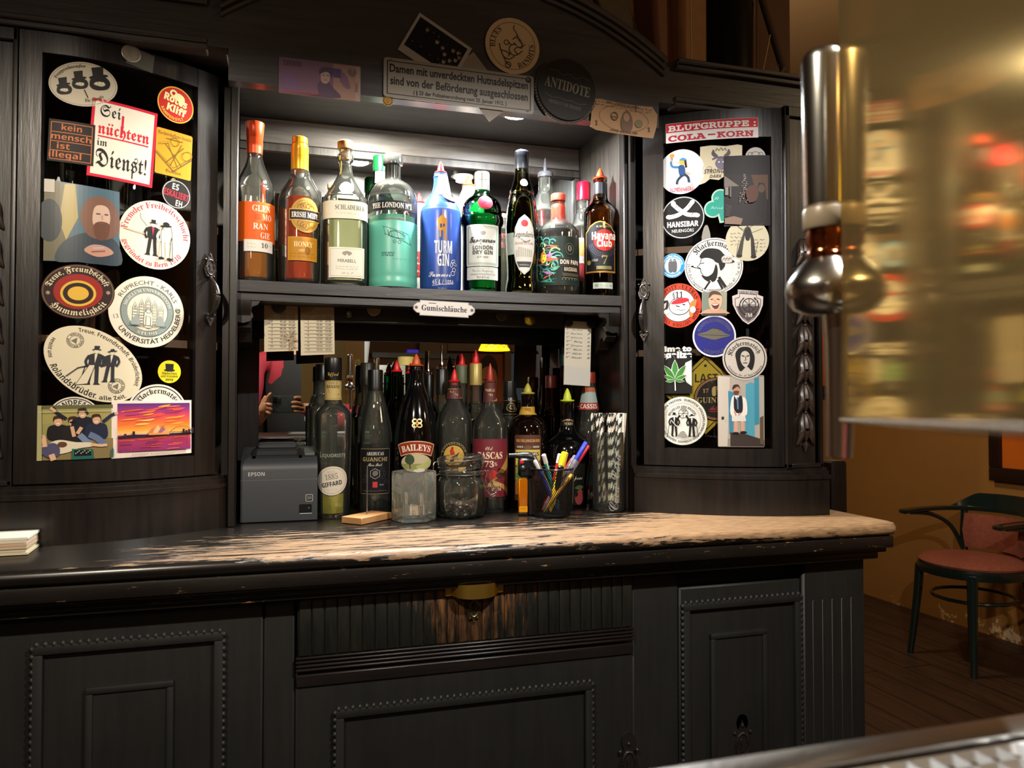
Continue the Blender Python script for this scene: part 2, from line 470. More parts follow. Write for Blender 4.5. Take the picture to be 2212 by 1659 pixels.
# fluted drawer front
bm = BM(); fx = [.026 + i * (.598 - .026) / 29 for i in range(30)]
for a, b in zip(fx, fx[1:]): box(bm, a + .0008, b - .0008, 1.257, 1.275, .803, .892, .0022, 2)
box(bm, .024, .6, 1.26, 1.29, .80, .895, .002)
def drawer_mat():
    m, t, b = nt('fluted_drawer_wood')
    g = t.nodes.new('ShaderNodeNewGeometry').outputs['Position']
    s = t.nodes.new('ShaderNodeSeparateXYZ'); t.links.new(g, s.inputs[0])
    n = noise(t, g, 12, (8, 8, 1), 8, .7)
    dx = math_(t, 'ABSOLUTE', math_(t, 'SUBTRACT', s.outputs[0], .305)); n2 = math_(t, 'SUBTRACT', .135, dx)
    zz = math_(t, 'MULTIPLY', math_(t, 'SUBTRACT', s.outputs[2], .84), 2.2)
    v = t.nodes.new('ShaderNodeMath'); v.operation = 'ADD'; t.links.new(math_(t, 'MULTIPLY', n2, 3.0), v.inputs[0]); t.links.new(zz, v.inputs[1])
    v2 = t.nodes.new('ShaderNodeMath'); v2.operation = 'ADD'; t.links.new(v.outputs[0], v2.inputs[0]); t.links.new(n, v2.inputs[1])
    msk = ramp(t, v2.outputs[0], [(.66, '000000'), (.95, 'ffffff')])
    wood = ramp(t, n, [(.35, '1a0f08'), (.6, '6a4524')])
    blk = ramp(t, n, [(.35, '0b0c0a'), (.75, '201f18')])
    t.links.new(mixc(t, msk, blk, wood), b.inputs['Base Color']); b.inputs['Roughness'].default_value = .42
    return m
dw = part('drawer', bm, drawer_mat(), base)
# bowed brass drawer pull: two end plates and a curved band standing off the front
bm = BM()
hx0, hx1, hz0, hz1 = .258, .358, .8835, .903
n = 14; rows = []
for i in range(n + 1):
    u = i / n; x = hx0 + .008 + (hx1 - hx0 - .016) * u; yy = 1.2525 - .026 * (1 - (2 * u - 1) ** 4)
    zlo = hz0 - .004 * (1 - (2 * u - 1) ** 2)
    rows.append([bm.verts.new((x, yy, zlo)), bm.verts.new((x, yy, hz1)), bm.verts.new((x, yy + .003, hz1)), bm.verts.new((x, yy + .003, zlo))])
for a, b in zip(rows, rows[1:]):
    for k in range(4): bm.faces.new((a[k], b[k], b[(k + 1) % 4], a[(k + 1) % 4]))
bm.faces.new(rows[0]); bm.faces.new(rows[-1][::-1])
box(bm, hx0, hx0 + .011, 1.249, 1.258, hz0 - .002, hz1, .0015); box(bm, hx1 - .011, hx1, 1.249, 1.258, hz0 - .002, hz1, .0015)
part('drawer_pull', bm, BRASS, dw)
bm = BM(); keyplate(bm, (.3075, 1.2565, .858), .95); part('keyhole_plate', bm, M('aged_brass', '6a5a3c', .35, .9), dw)
bm = BM(); keyhole(bm, (.3075, 1.2562, .859), .95); part('keyhole', bm, M('keyhole_black', '020202', .8), dw)

# worktop with a rounded front edge and a rounded right corner
bm = BM()
prof = [(0, .945), (-.008, .9475), (-.0125, .954), (-.0125, .961), (-.008, .9675), (0, .97)]
path = [(-.52, 1.22)] + [(1.118 + .014 * math.sin(R(a)), 1.234 - .014 * math.cos(R(a))) for a in (0, 30, 60, 90)] + [(1.132, 1.86)]
nrml = [(0, -1)] + [(math.sin(R(a)), -math.cos(R(a))) for a in (0, 30, 60, 90)] + [(1, 0)]
rows = [[bm.verts.new((p[0] - nn[0] * d, p[1] - nn[1] * d, z)) for d, z in prof] for p, nn in zip(path, nrml)]
for a, b in zip(rows, rows[1:]):
    for i in range(len(prof) - 1): bm.faces.new((a[i], b[i], b[i + 1], a[i + 1]))
bk = [bm.verts.new((-.52, 1.86, .945)), bm.verts.new((-.52, 1.86, .97))]
bm.faces.new([r[-1] for r in rows] + [bk[1]]); bm.faces.new(([r[0] for r in rows] + [bk[0]])[::-1])
bm.faces.new([*rows[0], bk[1], bk[0]]); bm.faces.new((*rows[-1][::-1], bk[0], bk[1])[:0] or (rows[-1][-1], rows[-1][0], bk[0], bk[1]))
solo('worktop', bm, WTOP, 'long worn black wooden worktop of the back bar, bare wood showing through', 'worktop', (.31, 1.5, .945))

# ---------------------------------------------------------------- corner cupboards with bowed glass doors
def cupboard(side):
    s = side == 'L'
    f = cL if s else cR
    sg = -1 if s else 1
    inner = -.098 if s else .714
    out = -.495 if s else 1.072
    label = 'tall black corner cupboard left of the bottles, bowed glass door full of stickers' if s else 'tall black corner cupboard right of the bottles, bowed glass door with carved side column'
    t = T('corner_cupboard', label, 'cupboard', ((inner + out) / 2, 1.65, CT))
    x = lambda d: inner + sg * d                       # distance from the inner edge
    top = abs(out - inner)
    bm = BM(); bowed(bm, f, x(0), x(top + .004), CT, 1.044, 0, 0, 24, 1.55)
    box(bm, *sorted((x(0), x(top + .003))), 1.5502, 1.84, CT, 1.044)
    part('plinth', bm, WD, t)
    bm = BM()
    for z0, z1, o in ((1.044, 1.052, -.003), (1.052, 1.06, .004), (1.06, 1.066, .009)): bowed(bm, f, x(.0003), x(top + .006), z0, z1, o, 0, 24, 1.55)
    part('plinth_moulding', bm, WD, t)
    dend = .318 if s else .27
    bm = BM()
    box(bm, *sorted((x(.0), x(.012))), f(inner) + .014, 1.84, 1.066, 1.8045); box(bm, *sorted((x(top), x(top - .014))), f(out) + .02, 1.84, 1.066, 1.8045)
    box(bm, *sorted((x(.002), x(top - .002))), 1.841, 1.86, 1.0, 1.812)
    bowed(bm, f, x(.002), x(top), 1.8045, 1.8122, .03, 0, 14, 1.84)
    part('carcass', bm, WV, t)
    for zz in (1.30, 1.52):
        bm = BM(); bowed(bm, f, x(.016), x(dend - .01), zz, zz + .014, .05, 0, 14, 1.8); part('inner_shelf', bm, M('inside_shelf_wood', '5a4028', .5, vary=.3, bs=15), t)
    bm = BM()
    g0, g1 = (.047, .284) if s else (.048, .246)
    gz0, gz1 = 1.105, (1.776 if s else 1.75)
    a0, a1 = .0135, dend - .001
    bowed(bm, f, x(a0), x(g0), 1.069, 1.81, .012, .02, 12); bowed(bm, f, x(g1), x(a1), 1.069, 1.81, .012, .02, 12)
    bowed(bm, f, x(g0), x(g1), 1.069, gz0, .0125, .02); bowed(bm, f, x(g0), x(g1), gz1, 1.81, .0125, .02)
    dr_ = part('glazed_door', bm, WD, t)
    bm = BM(); bowed(bm, f, x(g0 - .004), x(g1 + .004), gz0 - .004, gz1 + .004, .02, .003, 40); part('glass_pane', bm, PANE, dr_)
    # escutcheon and drop handle
    px, py = (453, 600) if s else (1391, 632)
    c = onC(px, py - (22 if s else 3), f, .0105); nn = nrm(f, c.x); ax = V((-nn.y, nn.x, 0))
    bm = BM(); keyplate(bm, c, .95, ax, nn); part('keyhole_plate', bm, IRON, dr_)
    bm = BM(); keyhole(bm, c, .95, ax, nn); part('keyhole', bm, M('keyhole_black', '020202', .8), dr_)
    bm = BM(); L = .068
    pts = [c + V((0, 0, -.018)) + nn * .002] + [c + V((0, 0, -.022 - L * q)) + nn * (.004 + .021 * math.sin(PI * min(1, q * 1.02)) ** .7) for q in (.04, .12, .25, .4, .55, .7, .85, .95)] + [c + V((0, 0, -.022 - L)) + nn * .002]
    tube(bm, spline(pts, 4), [.0028 + .0026 * math.sin(PI * k / 36) ** 2 for k in range(37)], 10)
    e = c + V((0, 0, -.095))
    fl = lambda u, v, d: e + ax * u + V((0, 0, v)) + nn * d
    prism(bm, [(-.009, .008), (-.005, .011), (0, .007), (.005, .011), (.009, .008), (.008, .001), (.004, -.006), (0, -.014), (-.004, -.006), (-.008, .001)], fl, 0, .004)
    for u in (-.0065, .0065): b2 = BM(); bmesh.ops.create_icosphere(b2, subdivisions=1, radius=.0035); join(bm, b2, Matrix.Translation(fl(u, .0075, .004)))
    b2 = BM(); bmesh.ops.create_icosphere(b2, subdivisions=1, radius=.003); join(bm, b2, Matrix.Translation(fl(0, 0, .005)))
    part('door_handle', bm, IRON, dr_)
    # side column with a sunk panel and hanging bellflowers
    bm = BM(); c0, c1 = x(dend + .001), x(top)
    yb = f(out) + .012
    xa, xb = sorted((c0, c1))
    box(bm, xa, xb, yb + .008, yb + .06, 1.066, 1.8122, .001)
    for p, q in ((xa, xa + .012), (xb - .008, xb)): box(bm, p, q, yb, yb + .012, 1.066, 1.8122, .002, 2)
    box(bm, xa, xb, yb, yb + .012, 1.066, 1.076, .002); box(bm, xa, xb, yb, yb + .012, 1.79, 1.8122, .002)
    cm = part('side_column', bm, WV, t)
    xc = (xa + xb) / 2 + .002
    flower = M('carved_flower_wood', '2c211a', .38, coat=.05, vary=.3, bs=90)
    for k in range(7):
        zt = 1.178 + k * .06; sc_ = 1.16 - k * .025
        bm = BM()
        for u, wv, ln in ((-.0125, .0085, .056), (.0125, .0085, .056), (0, .007, .05)):
            pp = [V((xc + u * .25 * sc_, yb + .005, zt)), V((xc + u * .7 * sc_, yb + .001, zt - ln * .35 * sc_)), V((xc + u * .85 * sc_, yb + .0, zt - ln * .7 * sc_)), V((xc + u * 1.5 * sc_, yb + .003, zt - ln * sc_))]
            tube(bm, spline(pp, 4), [.0025, .004, .0055, .0065, .0072, .0076, .0078, .0076, .0072, .006, .0045, .003, .001], 8)
        if k == 0: tube(bm, [(xc, yb + .004, zt - .05), (xc, yb + .002, zt - .065), (xc, yb + .004, zt - .08)], [.004, .007, .001], 8)
        b2 = BM(); bmesh.ops.create_icosphere(b2, subdivisions=1, radius=.0038); join(bm, b2, Matrix.Translation((xc, yb + .002, zt + .002)))
        part('bellflower_carving', bm, flower, cm)
    return t, dr_
cupL, doorL = cupboard('L')
cupR, doorR = cupboard('R')

# ---------------------------------------------------------------- middle niche: shelf, mirrors, posts, brackets
SZ = 1.4325
niche = T('bottle_niche', 'open black middle niche with mirror backs and one bottle shelf', 'shelf unit', (.31, 1.65, CT))
bm = BM(); box(bm, -.0975, .7135, 1.8125, 1.85, CT, 1.86); part('back_panel', bm, WH, niche)
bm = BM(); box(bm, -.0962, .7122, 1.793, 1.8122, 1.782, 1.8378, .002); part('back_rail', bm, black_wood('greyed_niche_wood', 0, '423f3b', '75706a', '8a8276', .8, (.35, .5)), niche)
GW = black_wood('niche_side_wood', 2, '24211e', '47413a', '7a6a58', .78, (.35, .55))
for x0, x1 in ((-.0975, -.083), (.704, .7135)):
    bm = BM(); box(bm, x0, x1, 1.514, 1.54, CT, 1.83, .002); part('side_post', bm, WV, niche)
bm = BM(); box(bm, -.0975, -.0964, 1.54, 1.812, SZ, 1.838); part('side_panel', bm, GW, niche)
bm = BM(); box(bm, .7124, .7135, 1.54, 1.812, SZ, 1.838); part('side_panel', bm, GW, niche)
bm = BM(); box(bm, -.0975, -.0964, 1.54, 1.812, CT, 1.411); part('side_panel', bm, WV, niche)
bm = BM(); box(bm, .7124, .7135, 1.54, 1.812, CT, 1.411); part('side_panel', bm, WV, niche)
bm = BM(); box(bm, -.0975, .7135, 1.445, 1.811, 1.838, 1.856); part('ceiling_board', bm, black_wood('niche_ceiling_wood', 0, '1c1a18', '343029', '5a5248', .85, (.4, .6)), niche)
bm = BM()
shx = lambda x: 1.528 + .018 * (1 - ((x - .31) / .42) ** 2)
bowed(bm, shx, -.0975, .7135, 1.411, SZ, 0, .26, 20)
bowed(bm, shx, -.0965, .7125, 1.3955, 1.411, .007, .2, 20)
part('shelf_board', bm, black_wood('black_wood_shelf', 0, '141210', '2c2722', '8a7a66', .68, (.3, .5)), niche)
bm = BM(); box(bm, -.084, .704, 1.615, 1.628, 1.366, 1.41, .002); part('under_shelf_rail', bm, M('dark_grey_metal_rail', '22211e', .45, .4, bump=.1, bs=80), niche)
def bracket(x0, x1):
    bm = BM()
    pts = [(1.62, 1.396), (1.535, 1.396), (1.536, 1.375), (1.545, 1.362), (1.556, 1.368), (1.562, 1.36), (1.555, 1.345), (1.57, 1.335), (1.58, 1.345), (1.592, 1.34), (1.6, 1.32), (1.62, 1.31)]
    prism(bm, pts, lambda u, v, d: V((d, u, v)), x0, x1)
    part('shelf_bracket', bm, WV, niche)
bracket(-.084, -.06); bracket(.68, .704)
def bracket2(x, sg):
    pts = [(0, 1.3955), (.055, 1.3955), (.05, 1.388), (.04, 1.384), (.038, 1.376), (.042, 1.366), (.036, 1.356), (.024, 1.352), (.012, 1.354), (.006, 1.346), (0, 1.34)]
    bm = BM(); prism(bm, pts, lambda u, v, d: V((x + sg * u, d, v)), 1.542, 1.556); part('scroll_bracket', bm, WV, niche)
bracket2(-.0972, 1); bracket2(.7132, -1)
def mirror(name, x0, x1, z0, z1, parent):
    bm = BM(); a = R(.5)
    c = V(((x0 + x1) / 2, 1.800, 0)); ux = V((math.cos(a), math.sin(a), 0)); uy = V((-math.sin(a), math.cos(a), 0))
    obox(bm, c + uy * .003 + V((0, 0, (z0 + z1) / 2)), ux, uy, (0, 0, 1), x1 - x0, .006, z1 - z0)
    m = part(name, bm, MIRROR, parent, False)
    return m
mirror('lower_mirror', -.051, .69, CT + .012, 1.3425, niche)
mu = mirror('upper_mirror', -.0515, .699, SZ + .004, 1.763, niche)
bm = BM()
for x0, x1, z0, z1 in ((-.0962, -.0515, SZ, 1.763), (.699, .7122, SZ, 1.763), (-.0962, .7122, 1.763, 1.7815)): box(bm, x0, x1, 1.79, 1.812, z0, z1, .0015)
part('mirror_frame', bm, GW, niche)
bm = BM()
for x0, x1, z0, z1 in ((-.0962, -.051, CT, 1.3425), (.69, .7122, CT, 1.3425), (-.0962, .7122, 1.3425, 1.41)): box(bm, x0, x1, 1.79, 1.812, z0, z1, .0015)
part('mirror_frame', bm, WV, niche)

# ---------------------------------------------------------------- header board with the arched moulding, cornice over the cupboards
crown = T('crown_board', 'wide black header board over the back bar with arched top moulding', 'header board', (.31, 1.43, 1.77))
def arch(x): return 1.304 + math.sqrt(max(.739 ** 2 - (x - .32) ** 2, 0)) if abs(x - .32) < .44 else 1.9
HY = 1.415
xs = [-.7, -.12] + [-.12 + .88 * i / 28 for i in range(1, 28)] + [.76, 1.12]
pts = [(x, max(arch(x), 1.905)) for x in xs]
pts += [(1.12, 1.818), (.737, 1.818), (.737, 1.7635), (-.095, 1.7635), (-.095, 1.82), (-.7, 1.82)]
bm = BM(); prism(bm, pts, lambda u, v, d: V((u, d, v)), HY, HY + .028); part('board', bm, WHEAD, crown)
bm = BM()
for dz, rr in ((0, .008), (-.016, .0055), (-.03, .004)):
    tube(bm, [(x, HY - .004, arch(x) + dz) for x in [-.11 + .86 * i / 40 for i in range(41)]], rr, 8)
part('arch_moulding', bm, WHEAD, crown)
for x0, x1 in ((-.7, -.13), (.772, 1.125)):
    bm = BM()
    for k, (z, d) in enumerate(((1.905, .02), (1.895, .012), (1.83, .006), (1.82, .003))): box(bm, x0, x1, HY - d, HY + .03, z - .007, z + .003, .002)
    part('cornice_moulding', bm, WHEAD, crown)
for x0, x1 in ((-.7, -.1), (.737, 1.115)):
    bm = BM(); box(bm, x0, x1, HY + .0285, 1.86, 1.827, 1.905, .002); part('top_board', bm, WHEAD, crown)
for i, (x, h) in enumerate(((.191, .25), (.474, 1))):
    t = T('led_puck_light', 'small round LED spot under the niche ceiling, %s' % ('the left one behind the enamel sign' if not i else 'the right one glowing by the sign corner'), 'lamp', (x, 1.56, 1.838), 'LED spots in the niche ceiling')
    bm = BM(); lathe(bm, [(.03, -.0205 * h), (.034, -.02 * h), (.034, -.001), (.03, -.0003)], (x, 1.56, 1.838), 28); part('housing', bm, STEEL, t)
    bm = BM(); lathe(bm, [(.025, -.0205 * h - .003), (.026, -.0205 * h - .0002)], (x, 1.56, 1.838), 24); part('lens', bm, M('led_lens_glow', 'fff6e6', .3, emis=60), t)
# ---------------------------------------------------------------- printed artwork: flat shapes and lettering laid on any surface
STY = {'b': (0x1D5D4, 0x1D5EE, 0x1D7EC), 'r': (0x1D400, 0x1D41A, 0x1D7CE), 'i': (0x1D468, 0x1D482, 0), 'k': (0x1D4D0, 0x1D4EA, 0),
       'f': (0x1D56C, 0x1D586, 0), 'm': (0x1D670, 0x1D68A, 0x1D7F6), 'n': (0x1D63C, 0x1D656, 0)}
UML = {'Ä': 'A', 'Ö': 'O', 'Ü': 'U', 'ä': 'a', 'ö': 'o', 'ü': 'u'}
TXT = {}
tob = bpy.data.objects.new('lettering_source', bpy.data.curves.new('lettering_source', 'FONT'))
tob.data.resolution_u = 2
def glyphs(s, st, bold=0):
    key = (s, st, bold)
    if key in TXT: return TXT[key]
    def raw(q):
        o = ''
        for ch in q:
            if st in STY:
                U_, L_, D_ = STY[st]
                if 'A' <= ch <= 'Z': ch = chr(U_ + ord(ch) - 65)
                elif 'a' <= ch <= 'z': ch = chr(L_ + ord(ch) - 97)
                elif D_ and '0' <= ch <= '9': ch = chr(D_ + ord(ch) - 48)
            o += ch
        tob.data.body = o; tob.data.offset = bold
        me = tob.to_mesh()
        v = [(p.co.x, p.co.y) for p in me.vertices]; f = [tuple(p.vertices) for p in me.polygons]
        tob.to_mesh_clear()
        return v, f
    plain = ''.join(UML.get(c, c) for c in s) if st in STY else s
    v, f = raw(plain)
    if not v: v = [(0, 0)]
    x0 = min(p[0] for p in v); x1 = max(p[0] for p in v)
    if st in STY:
        for i, c in enumerate(s):
            if c in UML:
                a = max([p[0] for p in raw(plain[:i])[0]] or [0]) if i else x0
                b = max([p[0] for p in raw(plain[:i + 1])[0]] or [0])
                y = .86 if c.isupper() else .66
                for xx in (a + (b - a) * .38, a + (b - a) * .78):
                    k = len(v); v += [(xx - .06, y - .06), (xx + .06, y - .06), (xx + .06, y + .06), (xx - .06, y + .06)]; f += [(k, k + 1, k + 2, k + 3)]
    TXT[key] = ([(p[0] - x0, p[1]) for p in v], f, x1 - x0)
    return TXT[key]

class Art:
    def __init__(s, step=7e-5): s.v = []; s.f = []; s.c = []; s.d = 0.0; s.step = step; s.edge = []
    def add(s, v, f, col):
        s.d += s.step; k = len(s.v)
        s.v += [(p[0], p[1], s.d) for p in v]
        cs = isinstance(col, list)
        for q in f:
            s.f.append([k + i for i in q]); s.c.append([lin(col[i]) for i in q] if cs else lin(col))
    def poly(s, pts, col):
        tri = tessellate_polygon([[V((p[0], p[1], 0)) for p in pts]]); s.add(pts, tri, col); return s
    def base(s, pts, col, th=.0004):
        s.d += th; s.poly(pts, col); k = len(s.v) - len(pts); n = len(pts)
        dd = s.d; b = len(s.v); s.v += [(p[0], p[1], -.0002) for p in pts]
        for i in range(n): s.f.append([k + i, k + (i + 1) % n, b + (i + 1) % n, b + i]); s.c.append(lin(col))
        return s
    def rect(s, x0, y0, x1, y1, col): return s.poly([(x0, y0), (x1, y0), (x1, y1), (x0, y1)], col)
    def rrect(s, w, h, r, n=5): return [(sx * (w / 2 - r) + r * math.cos(a), sy * (h / 2 - r) + r * math.sin(a)) for sx, sy, a0 in ((1, 1, 0), (-1, 1, 90), (-1, -1, 180), (1, -1, 270)) for a in [R(a0 + 90 * i / n) for i in range(n + 1)]]
    def opts(s, rx, ry=None, n=40, cx=0, cy=0, rot=0):
        ry = ry or rx; c, q = math.cos(R(rot)), math.sin(R(rot))
        return [(cx + rx * math.cos(a) * c - ry * math.sin(a) * q, cy + rx * math.cos(a) * q + ry * math.sin(a) * c) for a in [2 * PI * i / n for i in range(n)]]
    def oval(s, cx, cy, rx, ry=None, col='000000', rot=0, n=28): return s.poly(s.opts(rx, ry, n, cx, cy, rot), col)
    def ring(s, cx, cy, r, w, col, ry=None, rot=0, n=40, a0=0, a1=360):
        ry = ry or r; full = a1 - a0 >= 360; m = n if full else n + 1
        c, q = math.cos(R(rot)), math.sin(R(rot)); v = []
        for i in range(m):
            a = R(a0 + (a1 - a0) * i / n)
            for dr in (w / 2, -w / 2):
                x, y = (r + dr) * math.cos(a), (ry + dr) * math.sin(a); v.append((cx + x * c - y * q, cy + x * q + y * c))
        f = [(2 * i, 2 * ((i + 1) % m), 2 * ((i + 1) % m) + 1, 2 * i + 1) for i in range(n)]
        s.add(v, f, col); return s
    def line(s, pts, w, col, smooth=0):
        if smooth: pts = spline(pts, smooth)
        v = []; n = len(pts)
        for i, p in enumerate(pts):
            a = pts[max(i - 1, 0)]; b = pts[min(i + 1, n - 1)]
            dx, dy = b[0] - a[0], b[1] - a[1]; l = math.hypot(dx, dy) or 1
            ww = (w[i] if isinstance(w, list) else w) / 2
            v += [(p[0] - dy / l * ww, p[1] + dx / l * ww), (p[0] + dy / l * ww, p[1] - dx / l * ww)]
        s.add(v, [(2 * i, 2 * i + 2, 2 * i + 3, 2 * i + 1) for i in range(n - 1)], col); return s
    def blob(s, pts, col, n=4): return s.poly(spline(pts, n, True), col)
    def text(s, t, st, x, y, h, col, w=None, al='c', rot=0, shear=0, bold=0):
        v, f, W = glyphs(t, st, bold)
        k = h / .7; kx = (w / W) if w else k
        W *= kx; ox = {'c': -W / 2, 'l': 0, 'r': -W}[al]
        c, q = math.cos(R(rot)), math.sin(R(rot))
        o = []
        for a, b in v:
            a = a * kx + ox + shear * b * k; b = b * k
            o.append((x + a * c - b * q, y + a * q + b * c))
        s.add(o, f, col); return s
    def arct(s, t, st, r, a, span, h, col, inside=False, cx=0, cy=0, ry=None, bold=0, rot=0):
        """lettering bent round a circle or oval; a = middle angle, span in degrees; inside: reads along the bottom"""
        v, f, W = glyphs(t, st, bold); k = h / .7; o = []; ry = ry or r
        c, q = math.cos(R(rot)), math.sin(R(rot))
        for x, y in v:
            u = (x / W - .5) * R(span); an = R(a) + (u if inside else -u); d = -y * k if inside else y * k
            X, Y = (r + d) * math.cos(an), (ry + d) * math.sin(an); o.append((cx + X * c - Y * q, cy + X * q + Y * c))
        s.add(o, f, col); return s
    def scrib(s, x0, x1, y, h, col, w=.5, n=None, seed=1):
        """a line of tiny handwriting or small print too small to read"""
        q = random.Random(seed); n = n or max(3, int((x1 - x0) / h / .8)); x = x0
        while x < x1:
            l = q.uniform(1.2, 3.2) * h; e = min(x + l, x1); pts = []
            xx = x
            while xx < e: pts.append((xx, y + q.uniform(0, h))); xx += h * .45
            if len(pts) > 1: s.line(pts, w, col)
            x += l + h * .7
        return s
    def man(s, x, y, h, col='151515', skin='efe6d8', shirt=None, lean=0, hat='top', cane=0, leg=1):
        """a small standing figure in hat, jacket and flared trousers"""
        g = lambda a, b: (x + a * h + lean * b * h, y + b * h)
        for sx in (-1, 1): s.poly([g(sx * .01, .5), g(sx * .1, .5), g(sx * (.11 + .03 * leg), .05), g(sx * .19 * leg, 0), g(sx * .03, 0), g(sx * .05, .06)], col)
        s.blob([g(-.12, .48), g(-.14, .62), g(-.17, .74), g(-.07, .8), g(.07, .8), g(.17, .74), g(.14, .62), g(.12, .48)], col)
        for sx in (-1, 1): s.line([g(sx * .15, .75), g(sx * .21, .6), g(sx * .15, .46)], .06 * h, col, 3)
        s.poly([g(-.035, .79), g(.035, .79), g(0, .55)], shirt or skin)
        s.oval(*g(0, .86), .055 * h, .065 * h, skin, n=14)
        s.poly([g(-.055, .86), g(.055, .86), g(.03, .79), g(-.03, .79)], col) if hat == 'beard' else None
        if hat in ('top', 'beard'): s.poly([g(-.055, .9), g(.055, .9), g(.06, 1.0), g(-.06, 1.0)], col).poly([g(-.1, .89), g(.1, .89), g(.1, .912), g(-.1, .912)], col)
        elif hat == 'wide': s.oval(*g(0, .905), .13 * h, .022 * h, col, 8, 16).poly([g(-.06, .9), g(.06, .9), g(.045, .98), g(-.045, .97)], col)
        if cane: s.line([g(.2 * cane, .5), g(.28 * cane, 0)], .02 * h, col)
        return s
    def build(s, name, mapf, mat, parent=None, wl=None, cuts=None, smooth=False):
        """mapf(u, v, d) -> point; cuts: spacing (in art units) of vertical cuts so that the print follows a curve"""
        bm = BM(); lay = bm.loops.layers.float_color.new('Col')
        bv = [bm.verts.new(p) for p in s.v]
        for f, c in zip(s.f, s.c):
            try: fc = bm.faces.new([bv[i] for i in f])
            except ValueError: continue
            for i, l in enumerate(fc.loops): l[lay] = (*(c[i] if isinstance(c, list) else c), 1)
        flip = [fc for fc in bm.faces if fc.normal.z < -1e-6]
        if flip: bmesh.ops.reverse_faces(bm, faces=flip)
        if cuts:
            a = min(p[0] for p in s.v); b = max(p[0] for p in s.v); n = int((b - a) / cuts)
            for i in range(1, n + 1):
                x = a + i * (b - a) / (n + 1)
                bmesh.ops.bisect_plane(bm, geom=bm.verts[:] + bm.edges[:] + bm.faces[:], plane_co=(x, 0, 0), plane_no=(1, 0, 0))
        for v in bm.verts: v.co = mapf(*v.co)
        return finish2(name, bm, mat, parent, V(wl) if wl is not None else WL[parent.name], smooth)

DOOR_OFF = .0190
class Spot:
    """a place on a bowed door or on a flat board: gives the scale and the mapping for a print stuck there"""
    def __init__(s, where, px, py, rot=0, off=None, y=None):
        s.rot = R(rot); s.cur = None
        if where in 'LR':
            s.f = cL if where == 'L' else cR; o = DOOR_OFF if off is None else off
            s.p = onC(px, py, s.f, o); s.off = -o; s.cur = 8
            q = onC(px + 1, py, s.f, o); s.px, s.py = px, py
        else:
            s.f = lambda x: y; s.off = 0; s.p = atY(px, py, y); q = atY(px + 1, py, y)
        s.k = scale(s.p)
        n = nrm(s.f, s.p.x); s.ax = V((-n.y, n.x, 0))
        s.fx = s.k / (V((q.x - s.p.x, q.y - s.p.y, 0)).length)      # horizontal foreshortening
        s.x0 = s.p.x
        n0 = nrm(s.f, s.x0)
        s.xc = s.x0 - n0.x * s.off
    def __call__(s, u, v, d):
        c, q = math.cos(s.rot), math.sin(s.rot); u, v = (u * c - v * q) * s.k, (u * q + v * c) * s.k
        if s.cur is None: return V((s.p.x + u, s.p.y - d, s.p.z + v))
        x = s.x0; n = 6
        for i in range(n):                                            # walk along the bow
            e = 1e-3; sl = (s.f(x + e) - s.f(x - e)) / (2 * e)
            x += u / n / math.sqrt(1 + sl * sl)
        nn = nrm(s.f, x)
        b = V((x, s.f(x) - DOOR_OFF + (DOOR_OFF + s.off) + 0, 0))
        y = s.f(x) + (-s.off)
        return V((x, y, s.p.z + v)) + nn * d
def stick(art, sp, name, label, cat, group=None, mat=None):
    o = art.build(name, sp, mat or INK, None, sp.p, cuts=sp.cur and 9)
    return tag(o, label, cat, group)

WHT, PAP, CRM, BLK, RED = 'd8d4cc', 'cfc6b4', 'c9bfa6', '141212', 'c2142c'
GL, GR_, GH = 'stickers on the left cupboard door', 'stickers on the right cupboard door', 'things pinned to the header board'
# ---------------------------------------------------------------- left door
S = Spot('L', 180, 182, 10); A = Art(); A.base(A.opts(66, 48, 44), 'b9b09c'); A.ring(0, 0, 63, 1.2, '8d8674', 45)
for cx, cy_, k in ((-38, -6, 1.0), (-6, 6, 1.05), (32, 8, 1.35)):
    A.blob([(cx - 15 * k, cy_ - 8 * k), (cx - 8 * k, cy_ - 15 * k), (cx + 9 * k, cy_ - 14 * k), (cx + 15 * k, cy_ - 4 * k), (cx + 9 * k, cy_ + 5 * k), (cx - 9 * k, cy_ + 5 * k)], '1a1816')
    A.oval(cx, cy_ + 6 * k, 14 * k, 3 * k, '1a1816', 8); A.poly([(cx - 8 * k, cy_ + 6 * k), (cx + 7 * k, cy_ + 8 * k), (cx + 9 * k, cy_ + 22 * k), (cx - 8 * k, cy_ + 20 * k)], '1a1816')
    A.blob([(cx - 9 * k, cy_ - 6 * k), (cx, cy_ - 2 * k), (cx + 8 * k, cy_ - 6 * k), (cx + 2 * k, cy_ - 10 * k)], 'b9b09c')
    for i in (-1, 0, 1): A.rect(cx + i * 5 * k - 1.6, cy_ - 7 * k, cx + i * 5 * k + 1.6, cy_ - 3 * k, 'cfc8b4')
A.line([(0, -12), (4, -30)], 2, '1a1816').arct('Treppenlaeufer', 'i', 52, 118, 80, 6, '3a342c', ry=36).arct('Tix Brandis', 'i', 52, 290, 46, 6, '2a2620', True, ry=38)
stick(A, S, 'sticker', 'grey oval sticker with three top-hatted heads at top of left door', 'sticker', GL)
S = Spot('L', 266, 309, -3.5); A = Art(); fx = S.fx; W_, H_ = 142 / fx, 168
A.base([(-W_ / 2, -H_ / 2), (W_ / 2, -H_ / 2), (W_ / 2, H_ / 2), (-W_ / 2, H_ / 2)], 'c4122e').rect(-W_ / 2 + 6, -H_ / 2 + 6, W_ / 2 - 6, H_ / 2 - 6, 'd9d2c2')
w2 = W_ / 2
